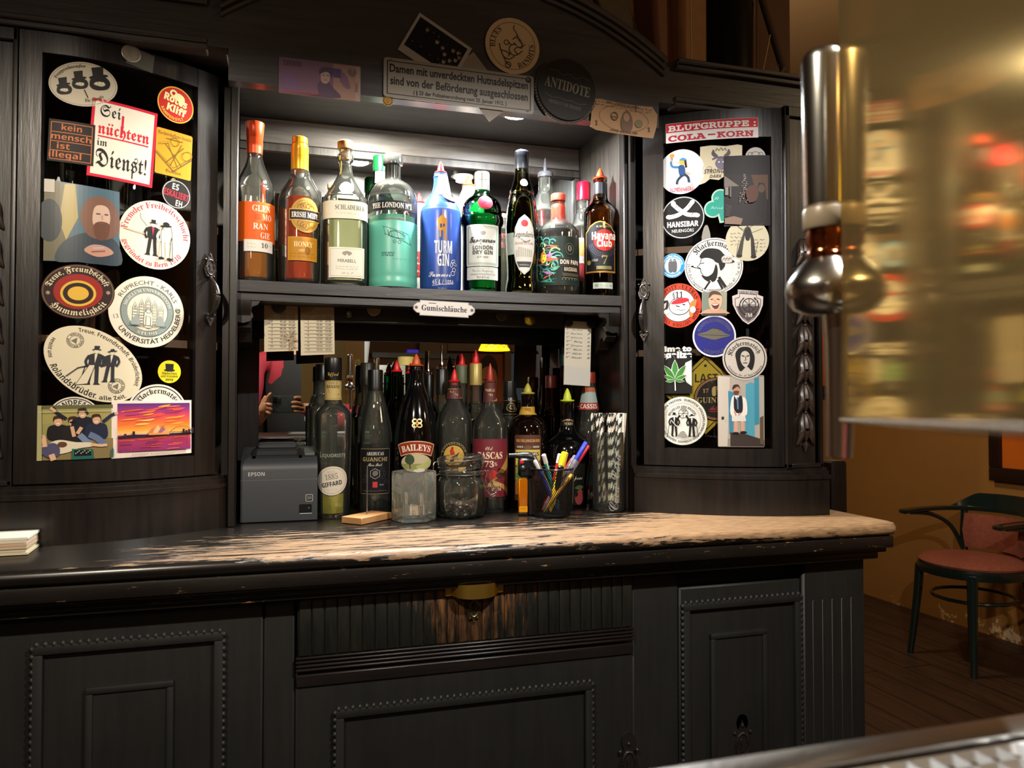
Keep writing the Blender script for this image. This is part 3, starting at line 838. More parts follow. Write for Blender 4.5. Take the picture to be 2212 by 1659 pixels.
A.text('Sei', 'f', -w2 + 16, 48, 24, BLK, 44 / fx, 'l').text('nüchtern', 'f', -w2 + 14, 10, 24, 'c4122e', 112 / fx, 'l', bold=.01).rect(-w2 + 15, 3, w2 - 14, 6, 'c4122e')
A.rect(-w2 + 64 / fx, 18, -w2 + 69 / fx, 58, 'c4122e').text('im', 'f', -w2 + 14, -16, 15, BLK, 22 / fx, 'l').text('Dienst!', 'f', -w2 + 14, -60, 36, BLK, 110 / fx, 'l').rect(w2 - 48 / fx, -74, w2 - 45 / fx, -50, BLK)
stick(A, S, 'sticker', 'white square sticker with red border and blackletter reading Sei nüchtern im Dienst', 'sticker', GL)
S = Spot('L', 154, 308, -2); A = Art(); A.step = 9e-5; fx = S.fx; W_ = 100 / fx
A.base([(-W_ / 2, -45), (W_ / 2, -45), (W_ / 2, 46), (-W_ / 2, 46)], '17100c', .0011)
OR = 'b0643a'
for y in (40, 19, -1, -21, -40): A.rect(-W_ / 2 + 5, y - .8, W_ / 2 - 5, y + .8, OR)
for x in (-W_ / 2 + 5, W_ / 2 - 5): A.rect(x - .8, -40, x + .8, 40, OR)
for t_, x, y, w_ in (('kein', 0, 24, 44), ('mensch', 0, 3, 86), ('ist', -14, -17, 28), ('illegal', -10, -36, 70)): A.text(t_, 'b', x, y, 12.5, OR, w_ / fx)
stick(A, S, 'sticker', 'small dark sticker with orange lettering kein mensch ist illegal', 'sticker', GL)
S = Spot('L', 380, 227, -12); A = Art(); A.base(A.opts(39, None, 40), 'd9a83c'); A.oval(0, 0, 36.5, None, 'b8231a', n=40)
for t_, x, y, w_, h in (('Rotes', -2, 2, 50, 15), ('Kliff', 4, -18, 42, 15)): A.text(t_, 'b', x, y, h, 'ecdca0', w_, bold=.025)
A.blob([(-6, 24), (4, 27), (14, 22), (16, 10), (8, 3), (2, 10), (-8, 14)], 'ecdca0').ring(-10, 22, 6, 4, 'ecdca0').arct('KAMPEN/SYLT', 'b', 34, 262, 100, 6, 'e8b84a', True)
stick(A, S, 'sticker', 'round red sticker with yellow lettering at top right of left door', 'sticker', GL)
S = Spot('L', 376, 333, -2); A = Art(); fx = S.fx; W_ = 78 / fx; A.base(A.rrect(W_, 99, 4), 'c08a12')
A.text('Rechtschaffene fremde', 'f', 0, 36, 7, '5a4210', W_ * .94).text('Gesellen', 'f', 0, -43, 7, '5a4210', W_ * .42)
g_ = '6a4e12'
for sg in (-1, 1):
    A.line([(sg * 20, 18), (-sg * 16, -22)], 2, g_).line([(sg * 16, 24), (-sg * 8, -28)], 1.4, g_).line([(sg * 38, -4), (0, -38)], 2.6, g_).line([(sg * 38, 0), (0, -31)], 1, g_)
A.ring(0, 26, 9, 1.4, g_).line([(-18, 30), (18, 30)], 1.5, g_).ring(28, 2, 12, 1.3, g_, 9, 40).line([(-30, 16), (-14, 22)], 4, g_).line([(-30, 16), (-14, 22)], 2.4, 'c08a12')
stick(A, S, 'sticker', 'yellow square sticker with crossed carpenter tools in outline', 'sticker', GL)
S = Spot('L', 381, 420, -8); A = Art(); A.base(A.opts(31), '171513'); A.ring(0, 0, 29, 1.6, 'b8b2a8')
A.text('ES', 'b', -4, 9, 13, 'cfc9bf', 14).text('ESKALIERT', 'b', 0, -8, 14, 'c2293a', 54).text('EH', 'b', 8, -25, 13, 'cfc9bf', 14)
stick(A, S, 'sticker', 'small black round badge reading ES ESKALIERT EH', 'sticker', GL)
S = Spot('L', 337, 508, -3); A = Art(); A.base(A.opts(74, None, 56), 'd5cdb9')
A.arct('Fremder Freiheitsschacht', 'r', 58, 88, 178, 13, 'b33045').arct('gegründet zu Bern 1910', 'r', 69, 262, 128, 11, 'b33045', True)
A.man(-7, -46, 78, '171513', 'd5cdb9', 'b33045', 0, 'top').man(19, -50, 80, 'd5cdb9', 'd5cdb9', None, 0, 'wide', 1)
A.line([(14, 26), (9, 6), (11, -12), (14, -50)], 1, BLK, 4).line([(28, 26), (33, 6), (31, -12), (30, -50)], 1, BLK, 4).oval(19, 23, 12, 2.4, BLK, 8).oval(19, 27, 7, 5, BLK).line([(33, 0), (37, -52)], 1.2, BLK).oval(13, -48, 6, 3, BLK).oval(30, -48, 6, 3, BLK)
A.line([(-18, 16), (-31, 30), (-33, 42)], 3, 'd5cdb9', 3).line([(-20, 16), (-33, 30), (-35, 42)], .8, BLK, 3).line([(-66, 4), (-44, 0), (-24, -2)], 3, 'b7a98c')
stick(A, S, 'sticker', 'big white round sticker with red lettering round two hatted men', 'sticker', GL)
S = Spot('L', 178, 481, 0); A = Art(); fx = S.fx; W_ = 166 / fx
A.base([(-W_ / 2, -87), (W_ / 2, -84), (W_ / 2 - 2, 76), (-W_ / 2, 87)], '3c5866')
A.poly([(-W_ / 2, -87), (-W_ / 2 + 46, -80), (-W_ / 2 + 50, 80), (-W_ / 2, 87)], '5a543c').poly([(-30, -40), (-8, 10), (-14, 82), (-34, 80), (-44, 0)], '9a8a50').oval(-62, 0, 24, 46, '20282c')
A.blob([(-6, -86), (-50, -86), (-40, -50), (-8, -26), (30, -20), (66, -36), (76, -84), (30, -88)], '22303a')
A.blob([(2, -10), (-4, 20), (10, 52), (36, 60), (60, 46), (72, 10), (66, -20), (40, -34), (14, -28)], '6a4634').blob([(20, 0), (22, 34), (36, 42), (50, 34), (52, 4), (36, -14)], 'b79a88')
A.blob([(22, -2), (36, 6), (52, 0), (48, -28), (34, -36), (24, -26)], '5a3422').line([(26, 22), (34, 22)], 3, '4a3428').line([(42, 22), (49, 22)], 3, '4a3428').line([(37, 20), (38, 10)], 3, 'a4806c').line([(31, 2), (43, 2)], 2, '7a3a30')
A.blob([(4, -60), (20, -46), (46, -48), (60, -62), (30, -72)], 'a87e6c').line([(18, -62), (44, -58)], 3, '8a3a3a').line([(20, -54), (42, -51)], 3, '94a0aa')
A.add([(-W_ / 2, 60), (-W_ / 2 + 20, 60), (-W_ / 2 + 20, 88), (-W_ / 2, 88)], [(0, 1, 2, 3)], 'a8a294')
stick(A, S, 'photograph', 'taped photo of a long-haired bearded person in a blue jacket', 'photo', GL, INKG)
S = Spot('L', 169, 630, 3); A = Art(); A.step = 9e-5; A.base(A.opts(70, 59, 52), '2a1512', .0007); A.ring(0, 0, 67, 2, '6a5238', 56).oval(0, 0, 47, 38, '8a2018')
A.arct('Treue, Freundschaft', 'f', 52, 90, 150, 12, 'cabd9c', ry=43).arct('Hummeligkeit', 'f', 63, 270, 118, 13, 'cabd9c', True, ry=52)
for sx in (-1, 1): A.text('*', 'b', sx * 57, -12, 14, 'cabd9c')
A.oval(0, -4, 34, 28, 'c9a038').oval(0, -4, 29, 23, '2a1512').oval(0, -4, 20, 15, 'c9a038')
stick(A, S, 'sticker', 'dark brown oval blackletter sticker with plain yellow and red centre', 'sticker', GL)
S = Spot('L', 319, 674, -1); A = Art(); A.base(A.opts(77, None, 60), 'd2cab6')
G_ = '55605c'; A.ring(0, 0, 53.5, 3, G_).ring(0, 0, 47, 9, '7a8682').ring(0, 0, 41.5, 1.2, G_)
A.arct('RUPRECHT - KARLS', 's', 59, 88, 128, 9, '4a4a46').arct('UNIVERSITÄT HEIDELBERG', 's', 69, 292, 158, 10, '1a1a1a', True, bold=.012).text('13', 's', -61, -18, 9, '6a6a64', rot=15).text('86', 's', 62, 6, 8, '6a6a64', rot=-8)
A.arct('SIGILLUM UNIVERSITATIS', 'r', 44, 90, 150, 6, 'd2cab6').arct('STUDII', 'r', 50, 270, 50, 6, 'd2cab6', True)
for x in (-26, -13, 0, 13, 26):
    h = 34 - abs(x) * .55
    A.line([(x - 5, -30), (x - 5, h - 12), (x, h), (x + 5, h - 12), (x + 5, -30)], 1, G_)
    for y in range(-26, int(h) - 14, 6): A.line([(x - 4, y), (x + 4, y)], 1, G_)
    A.line([(x - 2, h - 14), (x, h - 6), (x + 2, h - 14)], 1.2, G_)
A.blob([(-7, -32), (-8, -10), (-4, 2), (4, 2), (8, -10), (7, -32)], 'd2cab6').ring(0, 2, 5, 1.2, G_).line([(-5, -30), (-4, -8), (5, -12), (5, -30)], 1.4, G_).blob([(-34, -28), (-28, -12), (-20, -12), (-16, -28)], '8a928e').blob([(16, -28), (20, -10), (28, -10), (34, -28)], '8a928e').line([(-38, -30), (38, -30)], 1.6, G_)
stick(A, S, 'sticker', 'big white round university seal sticker with grey castle drawing', 'sticker', GL)
S = Spot('L', 203, 787, -34); A = Art(); A.base(A.opts(104, 70, 60), 'cbc0a4', .0005)
A.arct('Treue, Freundschaft, Brüderlichkeit,', 'b', 90, 70, 128, 8.5, '2c2824', ry=57).arct('Rolandsbrüder', 'b', 101, 262, 68, 13, '1f1c1a', True, ry=66).arct('vereint uns', 'b', 96, 196, 40, 8.5, '2c2824', True, ry=62).arct(', alle Zeit.', 'b', 99, 318, 44, 9, '2c2824', True, ry=66)
S2 = A
for cx, cy_ in ((-58, 22), (62, -14)):
    A.ring(cx, cy_, 16, 1, '4a443c').ring(cx, cy_, 10, .8, '4a443c').poly([(cx - 6, cy_ - 5), (cx + 6, cy_ - 5), (cx, cy_ + 7)], '6a645a').arct('ROLAND DER BRUEDER', 'b', 11.5, 0, 330, 3, '4a443c', cx=cx, cy=cy_)
def rotp(p, a): c, q = math.cos(R(a)), math.sin(R(a)); return (p[0] * c - p[1] * q, p[0] * q + p[1] * c)
B_ = Art(); B_.man(-4, -44, 84, '2a2a30', 'cbc0a4', None, .12, 'top', -1).man(28, -38, 74, '2a2a30', 'cbc0a4', None, .1, 'wide'); B_.line([(-8, -2), (-30, -8), (-52, -26)], 2, '2a2a30')
for sx, ex in ((-4, 12),): B_.poly([(-9, -2), (2, -2), (-12, -42), (-34, -44)], 'cbc0a4').line([(-9, -2), (-34, -44), (-12, -42), (2, -2)], 1, '2a2a30')
for f_, c_ in zip(B_.f, B_.c):
    q_ = [rotp(B_.v[i], 34) for i in f_]; A.d += 1e-5; k = len(A.v); A.v += [(p[0], p[1], A.d) for p in q_]; A.f.append([k + i for i in range(len(f_))]); A.c.append(c_)
stick(A, S, 'sticker', 'large tilted cream oval sticker with two walking journeymen', 'sticker', GL)
S = Spot('L', 366, 803, 0); A = Art(); A.base(A.opts(24.5), 'd6c41e'); A.oval(0, 3, 12, 3, '20201c').poly([(-8, 3), (8, 3), (9, 17), (-9, 17)], '20201c')
A.text('Obdachlos', 'b', 0, -6, 5, '4a4414', 32).text('und trotzdem', 'b', 0, -12, 5, '4a4414', 36).text('sexy', 'b', 0, -19, 5.5, '20201c', 17)
stick(A, S, 'sticker', 'small yellow round sticker with a black top hat on left door', 'sticker', GL)
S = Spot('L', 341, 893, 0); A = Art(); A.base(A.opts(63, None, 50), 'd0c9b8'); A.ring(0, 0, 58, 2.2, '1a1816').arct('Klackermatsch', 'f', 43, 88, 132, 12, '1a1816').oval(0, -8, 30, 26, '1a1816')
stick(A, S, 'sticker', 'white round blackletter sticker tucked behind the sunset postcard', 'sticker', GL)
S = Spot('L', 160, 903, 0); A = Art(); A.base(A.opts(50, 46, 44), 'c9c2b0'); A.ring(0, 0, 46, 2, '1a1816', 42).arct('ANDREAS', 'b', 30, 92, 100, 12, '1a1816', ry=27)
stick(A, S, 'sticker', 'white round sticker with black capitals tucked behind the lawn photo', 'sticker', GL)
# group photo
S = Spot('L', 163, 935, 1); A = Art(); A.step = 9e-5; fx = S.fx; W_ = 164 / fx; w2 = W_ / 2
A.base([(-w2, -57), (w2, -57), (w2, 60), (-w2, 60)], '8a8350', .0016); A.poly([(-w2, 20), (w2, 26), (w2, 60), (-w2, 60)], '938a52').poly([(-w2, -57), (w2, -57), (w2, -14), (-w2, -8)], '7a6a44').rect(-w2, 52, w2, 60, '5a5a3a')
for cx, cy_, c_ in ((-32, 18, '1c1a1c'), (-4, 16, '201c1c'), (14, 34, '1c1e28'), (40, 20, '202638')):
    A.blob([(cx - 18, cy_ - 32), (cx - 20, cy_ - 8), (cx - 10, cy_), (cx + 10, cy_), (cx + 20, cy_ - 8), (cx + 18, cy_ - 34)], c_).oval(cx, cy_ + 7, 7.5, 9.5, 'c29878').blob([(cx - 9, cy_ + 6), (cx - 8, cy_ + 18), (cx + 6, cy_ + 19), (cx + 9, cy_ + 6), (cx + 5, cy_ + 13), (cx - 5, cy_ + 12)], '3a2418').line([(cx - 3, cy_ + 3), (cx + 3, cy_ + 3)], 1.6, 'ead8c8')
A.rect(-10, 22, 2, 25, '101010').line([(-16, 30), (-34, 44), (-42, 56)], 7, '1c1e28').line([(-36, 47), (-46, 55)], 6, 'c29878').line([(52, 22), (68, 36), (76, 40)], 7, '202638').oval(78, 40, 4, 3, 'c29878').line([(24, 40), (16, 54)], 5, '2a2424')
for a, b in (((-2, -8), (-6, 14)), ((4, -2), (12, 12))): A.line([a, b], 7, 'c29878')
A.line([(26, -4), (40, -12), (56, -28)], 13, '5a6a86', 3).line([(8, -4), (20, -18), (28, -26)], 12, '6a7a96', 3)
A.blob([(-46, -44), (-50, -24), (-30, -14), (2, -20), (30, -22), (32, -30), (4, -34), (-16, -42)], 'cabfa6').line([(28, -26), (48, -29), (60, -28)], 6, 'c8a080').blob([(-66, -36), (-44, -20), (-30, -28), (-30, -46), (-48, -52)], '4a4660').line([(-64, -30), (-70, -14), (-60, -6), (-56, -28)], 9, 'c8a080', 3).line([(-68, -28), (-74, -48)], 8, 'c8a080').line([(-44, -44), (-40, -57)], 11, 'c8a080').oval(-24, -24, 9, 6, '5a3a28')
A.poly([(-6, -57), (34, -57), (33, -36), (-6, -34)], '1f5a50').poly([(-2, -50), (30, -50), (29, -38), (-2, -37)], '141414')
for i in range(9): A.oval(1 + i * 3.3, -44 + (i % 3) * 2.5, 1.3, None, 'a8a8a0', n=8)
A.poly([(66, -56), (w2, -52), (w2, -34), (68, -38)], '2a5a5a').rect(-w2, -57, -w2 + 10, 60, '9a9468').rect(-w2, 46, w2, 47, 'b0aa90')
stick(A, S, 'photograph', 'taped photo of five friends fooling about on a lawn', 'photo', GL, INKG)
# sunset postcard
S = Spot('L', 331, 925, .6); A = Art(); A.step = 9e-5; fx = S.fx; W_ = 172 / fx; w2 = W_ / 2
A.base([(-w2, -61), (w2, -58), (w2, 60), (-w2, 60)], 'd8c8bc', .0017)
sky = [(54, '4a2a66'), (40, '84306a'), (26, 'c2404c'), (12, 'd8642e'), (0, 'e08a34'), (-10, 'e6b060')]
a0, a1 = -w2 + 11, w2 - 4
for (y1, c1), (y0, c0) in zip(sky, sky[1:]): A.add([(a0, y0), (a1, y0), (a1, y1), (a0, y1)], [(0, 1, 2, 3)], [c0, c0, c1, c1])
q_ = random.Random(3)
for i in range(26):
    x = q_.uniform(a0 + 20, a1 - 24); y = q_.uniform(4, 48); l = q_.uniform(10, 20)
    c_ = q_.choice(['e06a34', 'd84a3c', 'e88a3a', '9a3468', 'c24a5c']) if y > 18 else q_.choice(['f0a040', 'e8783a', 'f0b85a'])
    A.blob([(x - l, y - 2), (x - l * .3, y + q_.uniform(0, 2)), (x + l, y + q_.uniform(1, 4)), (x + l * .4, y - 1)], c_)
for (y1, c1), (y0, c0) in zip([(-12, 'c05a4a'), (-24, '9a3050'), (-48, '7a2a5a')], [(-24, '9a3050'), (-48, '7a2a5a')]): A.add([(a0, y0), (a1, y0), (a1, y1), (a0, y1)], [(0, 1, 2, 3)], [c0, c0, c1, c1])
for i in range(22):
    x = q_.uniform(a0 + 12, a1 - 14); y = q_.uniform(-46, -18); A.line([(x - 11, y), (x + 11, y + .4)], 1.2, q_.choice(['c8503c', 'd8643a', '6a2a5a', 'a83a4a']))
A.poly([(a0, -15), (a0 + 30, -12), (a0 + 60, -13), (a1, -11), (a1, -16), (a0 + 70, -18), (a0, -20)], '2a1a20')
A.line(spline([(30, -10), (45, 1), (62, 3), (76, -2), (a1, -9)], 5), 1.2, '7a4a34').line([(30, -9), (a1, -8)], 1, '5a3424')
for x in range(36, int(a1), 6): A.line([(x, -9), (x, -2)], .5, '7a4a34')
for i, (x, h) in enumerate(((-6, 14), (4, 18), (14, 16), (22, 10))): A.blob([(x - 8, -12), (x - 2, -12 + h * .7), (x + 4, -12 + h), (x + 8, -12)], ['b86a4a', 'd8a070', '8a5a6a', 'c88a5a'][i], 3)
A.rect(-12, -14, 30, -10, 'c8824a')
for x, h in ((-44, 8), (58, 10), (64, 7), (70, 9), (78, 12), (-60, 3)): A.rect(x, -13, x + 5, -13 + h, '2a1a24')
A.text('SYDNEY AUSTRALIA', 'm', -2, -56, 4, '8a7a70', 90 / fx)
stick(A, S, 'postcard', 'postcard of a harbour under a red and purple sunset sky', 'postcard', GL, INKG)
# coin under a strip of tape
S = Spot('L', 283, 116, 0, .011); bm = BM(); b2 = BM(); lathe(b2, [(.0145, 0), (.0153, .0004), (.0153, .0016), (.0145, .002), (.0128, .0017), (.0122, .0017)], (0, 0, 0), 28)
n_ = nrm(S.f, S.p.x); bmr = V((0, 0, 1)).rotation_difference(n_).to_matrix().to_4x4(); bmr.translation = S.p; join(bm, b2, bmr)
prism(bm, [(-.002, .006), (-.004, .0045), (0, .007), (.0015, .007), (.0015, -.007), (-.001, -.007), (-.001, .0055)], lambda u, v, d: S.p + S.ax * u + V((0, 0, v)) + n_ * d, .0015, .0023)
solo('coin', bm, M('nickel_coin', '9a9484', .35, .8), 'silver coin taped to the top rail of the left door', 'coin', S.p)
TAPE = M('clear_tape', 'b8b4a4', .12, 0, 0, 1.45, alpha=.16)
S = Spot('L', 303, 128, -9, .0104); A = Art(); A.base([(-26, -20), (28, -20), (26, 18), (-24, 20)], 'ffffff', .0012); stick(A, S, 'adhesive_tape', 'clear strip of tape holding the coin on the left door', 'tape', None, TAPE)

# ---------------------------------------------------------------- right door
S = Spot('R', 1538, 280, 0, .0105); A = Art(); A.base(A.rrect(201 / S.fx, 43, 1), 'd6d0cc'); W_ = 201 / S.fx; A.rect(-W_ / 2 + .5, 1, W_ / 2 - .5, 21, 'b82a30')
A.text('BLUTGRUPPE :', 'm', 0, 4, 14, 'dcd8d4', W_ * .95, bold=.03).text('COLA', 'm', -W_ * .27, -18, 14, 'b02a3c', W_ * .41, bold=.03).text('KORN', 'm', W_ * .25, -18, 14, 'b02a3c', W_ * .4, bold=.03).rect(-W_ * .045, -12, W_ * .035, -9, 'b02a3c')
stick(A, S, 'sticker', 'red and white bumper sticker reading BLUTGRUPPE COLA-KORN', 'sticker', GR_)
S = Spot('R', 1472, 371, 0); A = Art(); A.base(A.opts(48.5, None, 48), 'd4d6da')
A.line([(-20, 34), (-22, 20), (-18, 12), (-4, 10)], 5, '3a6a9a', 3).oval(-20, 36, 5, None, 'd88a3a').line([(-22, 30), (-22, 24)], 4, 'c89878').blob([(-6, 12), (4, 14), (8, 2), (6, -10), (-4, -8)], '2a4a78').oval(2, 21, 6, 7, 'd8a84a').blob([(-5, 25), (2, 30), (9, 27), (10, 22), (2, 24)], '4a8ab8').line([(8, 24), (10, 8)], 4, '2a1a1a').line([(-4, 20), (-14, 22)], 3, 'd8b890')
A.line([(2, -8), (-8, -18), (-10, -30)], 5, '24304a', 3).line([(6, -6), (14, -14), (16, -26)], 5, '24304a', 3).oval(-13, -31, 8, 4, 'e4e4e4').oval(14, -29, 8, 4, 'e4e4e4').ring(-13, -31, 8, 1, '9a9a9a', 4).ring(14, -29, 8, 1, '9a9a9a', 4).line([(8, 0), (14, -6), (18, -5)], 3, 'c89878').text('BLINDENBERG', 'b', 1, -43, 8, 'b83a48', 50)
stick(A, S, 'sticker', 'white round sticker with a small blue cartoon figure, topmost left on right door', 'sticker', GR_)
S = Spot('R', 1557, 356, -1); A = Art(); W_ = 92 / S.fx; w2 = W_ / 2
A.base([(-w2, -42), (-w2 + 12, -38), (-w2 + 22, -30), (-4, -33), (10, -24), (30, -20), (w2, -12), (w2, 41), (w2 - 10, 43), (10, 40), (-20, 43), (-w2 + 1, 41)], 'b9ae92')
A.blob([(-6, 14), (-12, 4), (-8, -6), (0, -10), (8, -6), (12, 4), (6, 14)], '5a5668').blob([(-12, 16), (-20, 24), (-16, 34), (-12, 26), (-6, 20)], '3a3640').blob([(12, 16), (20, 24), (16, 34), (12, 26), (6, 20)], '3a3640').line([(-18, 12), (-8, 16), (8, 16), (18, 12)], 4, '4a4658', 3).line([(-11, 30), (-9, 36), (-4, 31), (0, 37), (4, 31), (9, 36), (11, 30)], 2, '2a2620').oval(-4, 6, 2, 1.5, 'd8d0c0').oval(5, 6, 2, 1.5, 'd8d0c0').ring(-24, -8, 5, 1, '6a6458')
A.text('STRONG', 'n', -14, -18, 9, '2c2824', 42).text('DARK', 'n', -10, -28, 7, '2c2824', 26)
stick(A, S, 'beer_label', 'torn cream beer label with a crowned bull head, STRONG DARK', 'label', GR_, INKP)
S = Spot('R', 1632, 340, 0); A = Art(); A.base(A.opts(22), 'a8a4a0'); A.ring(0, 4, 10, 1.4, '4a4648', 8).ring(-11, 6, 5, 1.2, '4a4648').ring(11, 6, 5, 1.2, '4a4648')
stick(A, S, 'sticker', 'little grey round sticker peeping over the dark photo, right door', 'sticker', GR_)
S = Spot('R', 1553, 444, -4); A = Art(); c_ = Art()
for r_, col in ((19, '9ab8a8'), (15.5, '1f8a7a')):
    for cx, cy_ in ((2, 17), (-12, -8), (14, -8)): A.base(A.opts(r_, None, 24, cx, cy_), col, .0001) if r_ == 19 else A.oval(cx, cy_, r_, None, col)
    A.poly([(-8, 0), (6, 0), (18, -36), (4, -38)] if r_ == 19 else [(-4, 0), (4, 0), (14, -32), (7, -34)], col)
A.text('St', 'k', -6, 12, 7, '8ac0b0').text('Patrick', 'k', -4, -8, 7, '8ac0b0', 26)
stick(A, S, 'sticker', 'green shamrock shaped sticker beside the dark photo', 'sticker', GR_)
S = Spot('R', 1614, 412, 0); A = Art(); A.step = 9e-5; W_ = 100 / S.fx; w2 = W_ / 2
A.base(A.rrect(W_, 153, 3), '141014', .0014); A.poly([(-w2, -77), (w2 - 10, -72), (w2 - 6, 34), (-w2, 36)], '1c171a').poly([(-w2 + 1, 10), (-w2 + 32, 10), (-w2 + 1, 34)], '6a625c').poly([(8, 34), (w2 - 5, 34), (w2 - 5, -20), (20, -10)], '4a3426').blob([(22, 10), (30, 16), (38, 8), (40, -50), (20, -50)], '1a1618').oval(30, 4, 7, 9, '4a3a30')
for i in range(16):
    y = 34 - i * 4; wd_ = 1.5 + i * .9
    for j in range(3): A.oval(-6 + q_.uniform(-wd_, wd_), y, 1.3, None, q_.choice(['8a8078', '6a5a52', '9a8a80']), n=8)
A.blob([(8, 10), (22, 2), (18, -22), (2, -26), (-4, -4)], '4a2a1e').rect(-w2 + 2, -10, -w2 + 9, 8, '7a7470').rect(-w2 + 11, -14, -w2 + 15, 10, '5a5450').poly([(-w2 + 1, -72), (-w2 + 34, -75), (-w2 + 38, -62), (-w2 + 20, -56), (-w2 + 1, -60)], '7a6458')
for i in range(7): A.line([(-w2 + 2, -30 - i * 4), (-w2 + 16 - i, -36 - i * 3)], 1, '4a444a')
stick(A, S, 'photograph', 'dark photo of a dim room taped to the right door', 'photo', GR_, INK)
S = Spot('R', 1475, 470, 0); A = Art(); A.base(A.opts(46.5, None, 48), '131212'); A.ring(0, 0, 44, 1.6, 'd4d2d0')
for sg in (-1, 1):
    A.line(spline([(-sg * 30, 2), (-sg * 10, 6), (sg * 8, 18), (sg * 20, 32)] if sg > 0 else [(30, 4), (10, 6), (-8, 18), (-22, 32)], 5), 9, 'd6d4d2')
    A.oval(-sg * 30, 3, 6, 4.5, 'd6d4d2').oval(sg * 20, 32, 5, None, 'd6d4d2')
for x, y in ((-14, 24), (-7, 14), (14, 24), (-20, 6), (20, 6)): A.line([(x - 2, y - 2), (x + 2, y + 2)], 1, '131212')
A.text('HANSIBAR', 'b', 0, -20, 11, 'd6d4d2', 66, bold=.02).text('NEUENGÖRS', 's', 0, -32, 7, 'd6d4d2', 46)
stick(A, S, 'sticker', 'black round sticker with two crossed white sausages', 'sticker', GR_)
S = Spot('R', 1542, 575, 0); A = Art(); A.base(A.opts(61.5, None, 56), 'd2d0cc'); A.ring(0, 0, 58, 1.2, '1a1816').ring(0, -2, 40, .8, 'b8b4ae')
A.arct('Klackermatsch', 'f', 44, 84, 122, 13, '1a1816').arct('23795 Bad Segeberg · Oldesloer Straße 47 · Tel. 4141', 's', 55.5, 270, 196, 6, '2a2624', True)
A.blob([(-30, 22), (-16, 38), (10, 36), (24, 22), (44, 8), (22, 6), (0, 18), (-18, 14)], BLK).blob([(-20, 14), (-4, 34), (14, 30), (24, 4), (14, -10), (6, 8)], BLK).blob([(-26, 16), (-30, 4), (-34, 0), (-28, -6), (-24, -18), (-10, -22), (0, -10), (2, 10), (-12, 18)], 'd2d0cc').line([(-26, 16), (-30, 4), (-35, 0), (-28, -4), (-27, -12), (-22, -18)], 1.4, BLK, 3).line([(-28, 6), (-20, 8)], 1.6, BLK).line([(-28, -5), (-44, 0)], 1.4, BLK).oval(-45, 1, 3, 2, BLK).blob([(-26, -18), (-14, -22), (-2, -14), (4, 4), (8, -10), (4, -30), (-8, -34), (-20, -28)], BLK)
A.line([(8, 6), (12, -14), (8, -30)], 3, 'd2d0cc', 3).line([(2, -26), (-14, -44)], 5, BLK).line([(10, -24), (24, -46)], 6, BLK).poly([(-22, -50), (-8, -30), (0, -38), (6, -26), (20, -50)], 'd2d0cc').line([(-20, -50), (-8, -32)], 4, BLK).line([(18, -50), (8, -30)], 5, BLK).blob([(16, 16), (22, 22), (34, 20), (38, 8), (26, 6), (18, 8)], 'b8b4ae')
for i in range(6): A.line([(17 + i * 3, 10 + (i % 2) * 5), (22 + i * 3, 18 - (i % 2) * 3)], .9, BLK)
stick(A, S, 'sticker', 'big white round sticker of a smoking woman in a black hat', 'sticker', GR_)
S = Spot('R', 1615, 518, 0, DOOR_OFF - .0007); A = Art(); A.base(A.opts(46, None, 44), 'b9b39a')
A.line([(-4, 26), (-12, -4), (-18, -34)], [3, 7, 11], '3a3430').line([(4, 26), (10, 0), (12, -36)], [3, 7, 10], '2a2624').blob([(-6, 20), (0, 30), (6, 20), (4, 0), (-4, 0)], '1f1c1a').line([(-6, 16), (-26, 34)], 1, '4a443c').line([(6, 14), (32, 24)], 1, '4a443c').line([(-30, 40), (-10, 22), (10, 30), (34, 34)], 1, '4a443c', 3).line([(16, -36), (22, -4)], 1, '4a443c').line([(-24, -36), (-20, -6)], 1, '4a443c')
for i in range(4): A.scrib(-36, -12, 12 - i * 8, 4, '4a443c', .7, seed=i).scrib(14, 38, -2 - i * 8, 4, '4a443c', .7, seed=i + 9)
A.oval(-18, -35, 6, 3, BLK).oval(12, -37, 6, 3, BLK)
stick(A, S, 'sticker', 'pale green-grey round sticker with handwriting and a striding figure', 'sticker', GR_)
S = Spot('R', 1453, 574, 0); A = Art(); A.base(A.opts(26), 'd2d4d6'); A.ring(0, 0, 21.5, 8, '1f7ab8').arct('Junggesellen Vereinigung', 'b', 19, 90, 170, 4, 'c8dce8').arct('Hansestadt', 'b', 23.5, 270, 100, 4, 'c8dce8', True)
for x in (-4, 4): A.blob([(x - 4, -13), (x - 5, 6), (x, 11), (x + 5, 6), (x + 4, -13)], '4a4c50').oval(x, 12, 3, 3.5, '6a6c70')
stick(A, S, 'sticker', 'small white round sticker with bright blue ring, right door', 'sticker', GR_)
S = Spot('R', 1466, 660, 0); A = Art(); A.base(A.opts(48, None, 48), 'c2381e'); A.oval(0, 0, 35, None, 'd6d4d0', n=40).ring(0, 0, 35, 1.4, '1a1412')
A.arct('PISSPOTT - ULTRAS', 'r', 37.5, 95, 150, 8.5, '2a120c').arct('DOPPELN · SCHALLERN · SAUFEN', 'r', 45.5, 275, 150, 8, '2a120c', True).text('§11', 'r', -2, 17, 13, '1f1c20', 22)
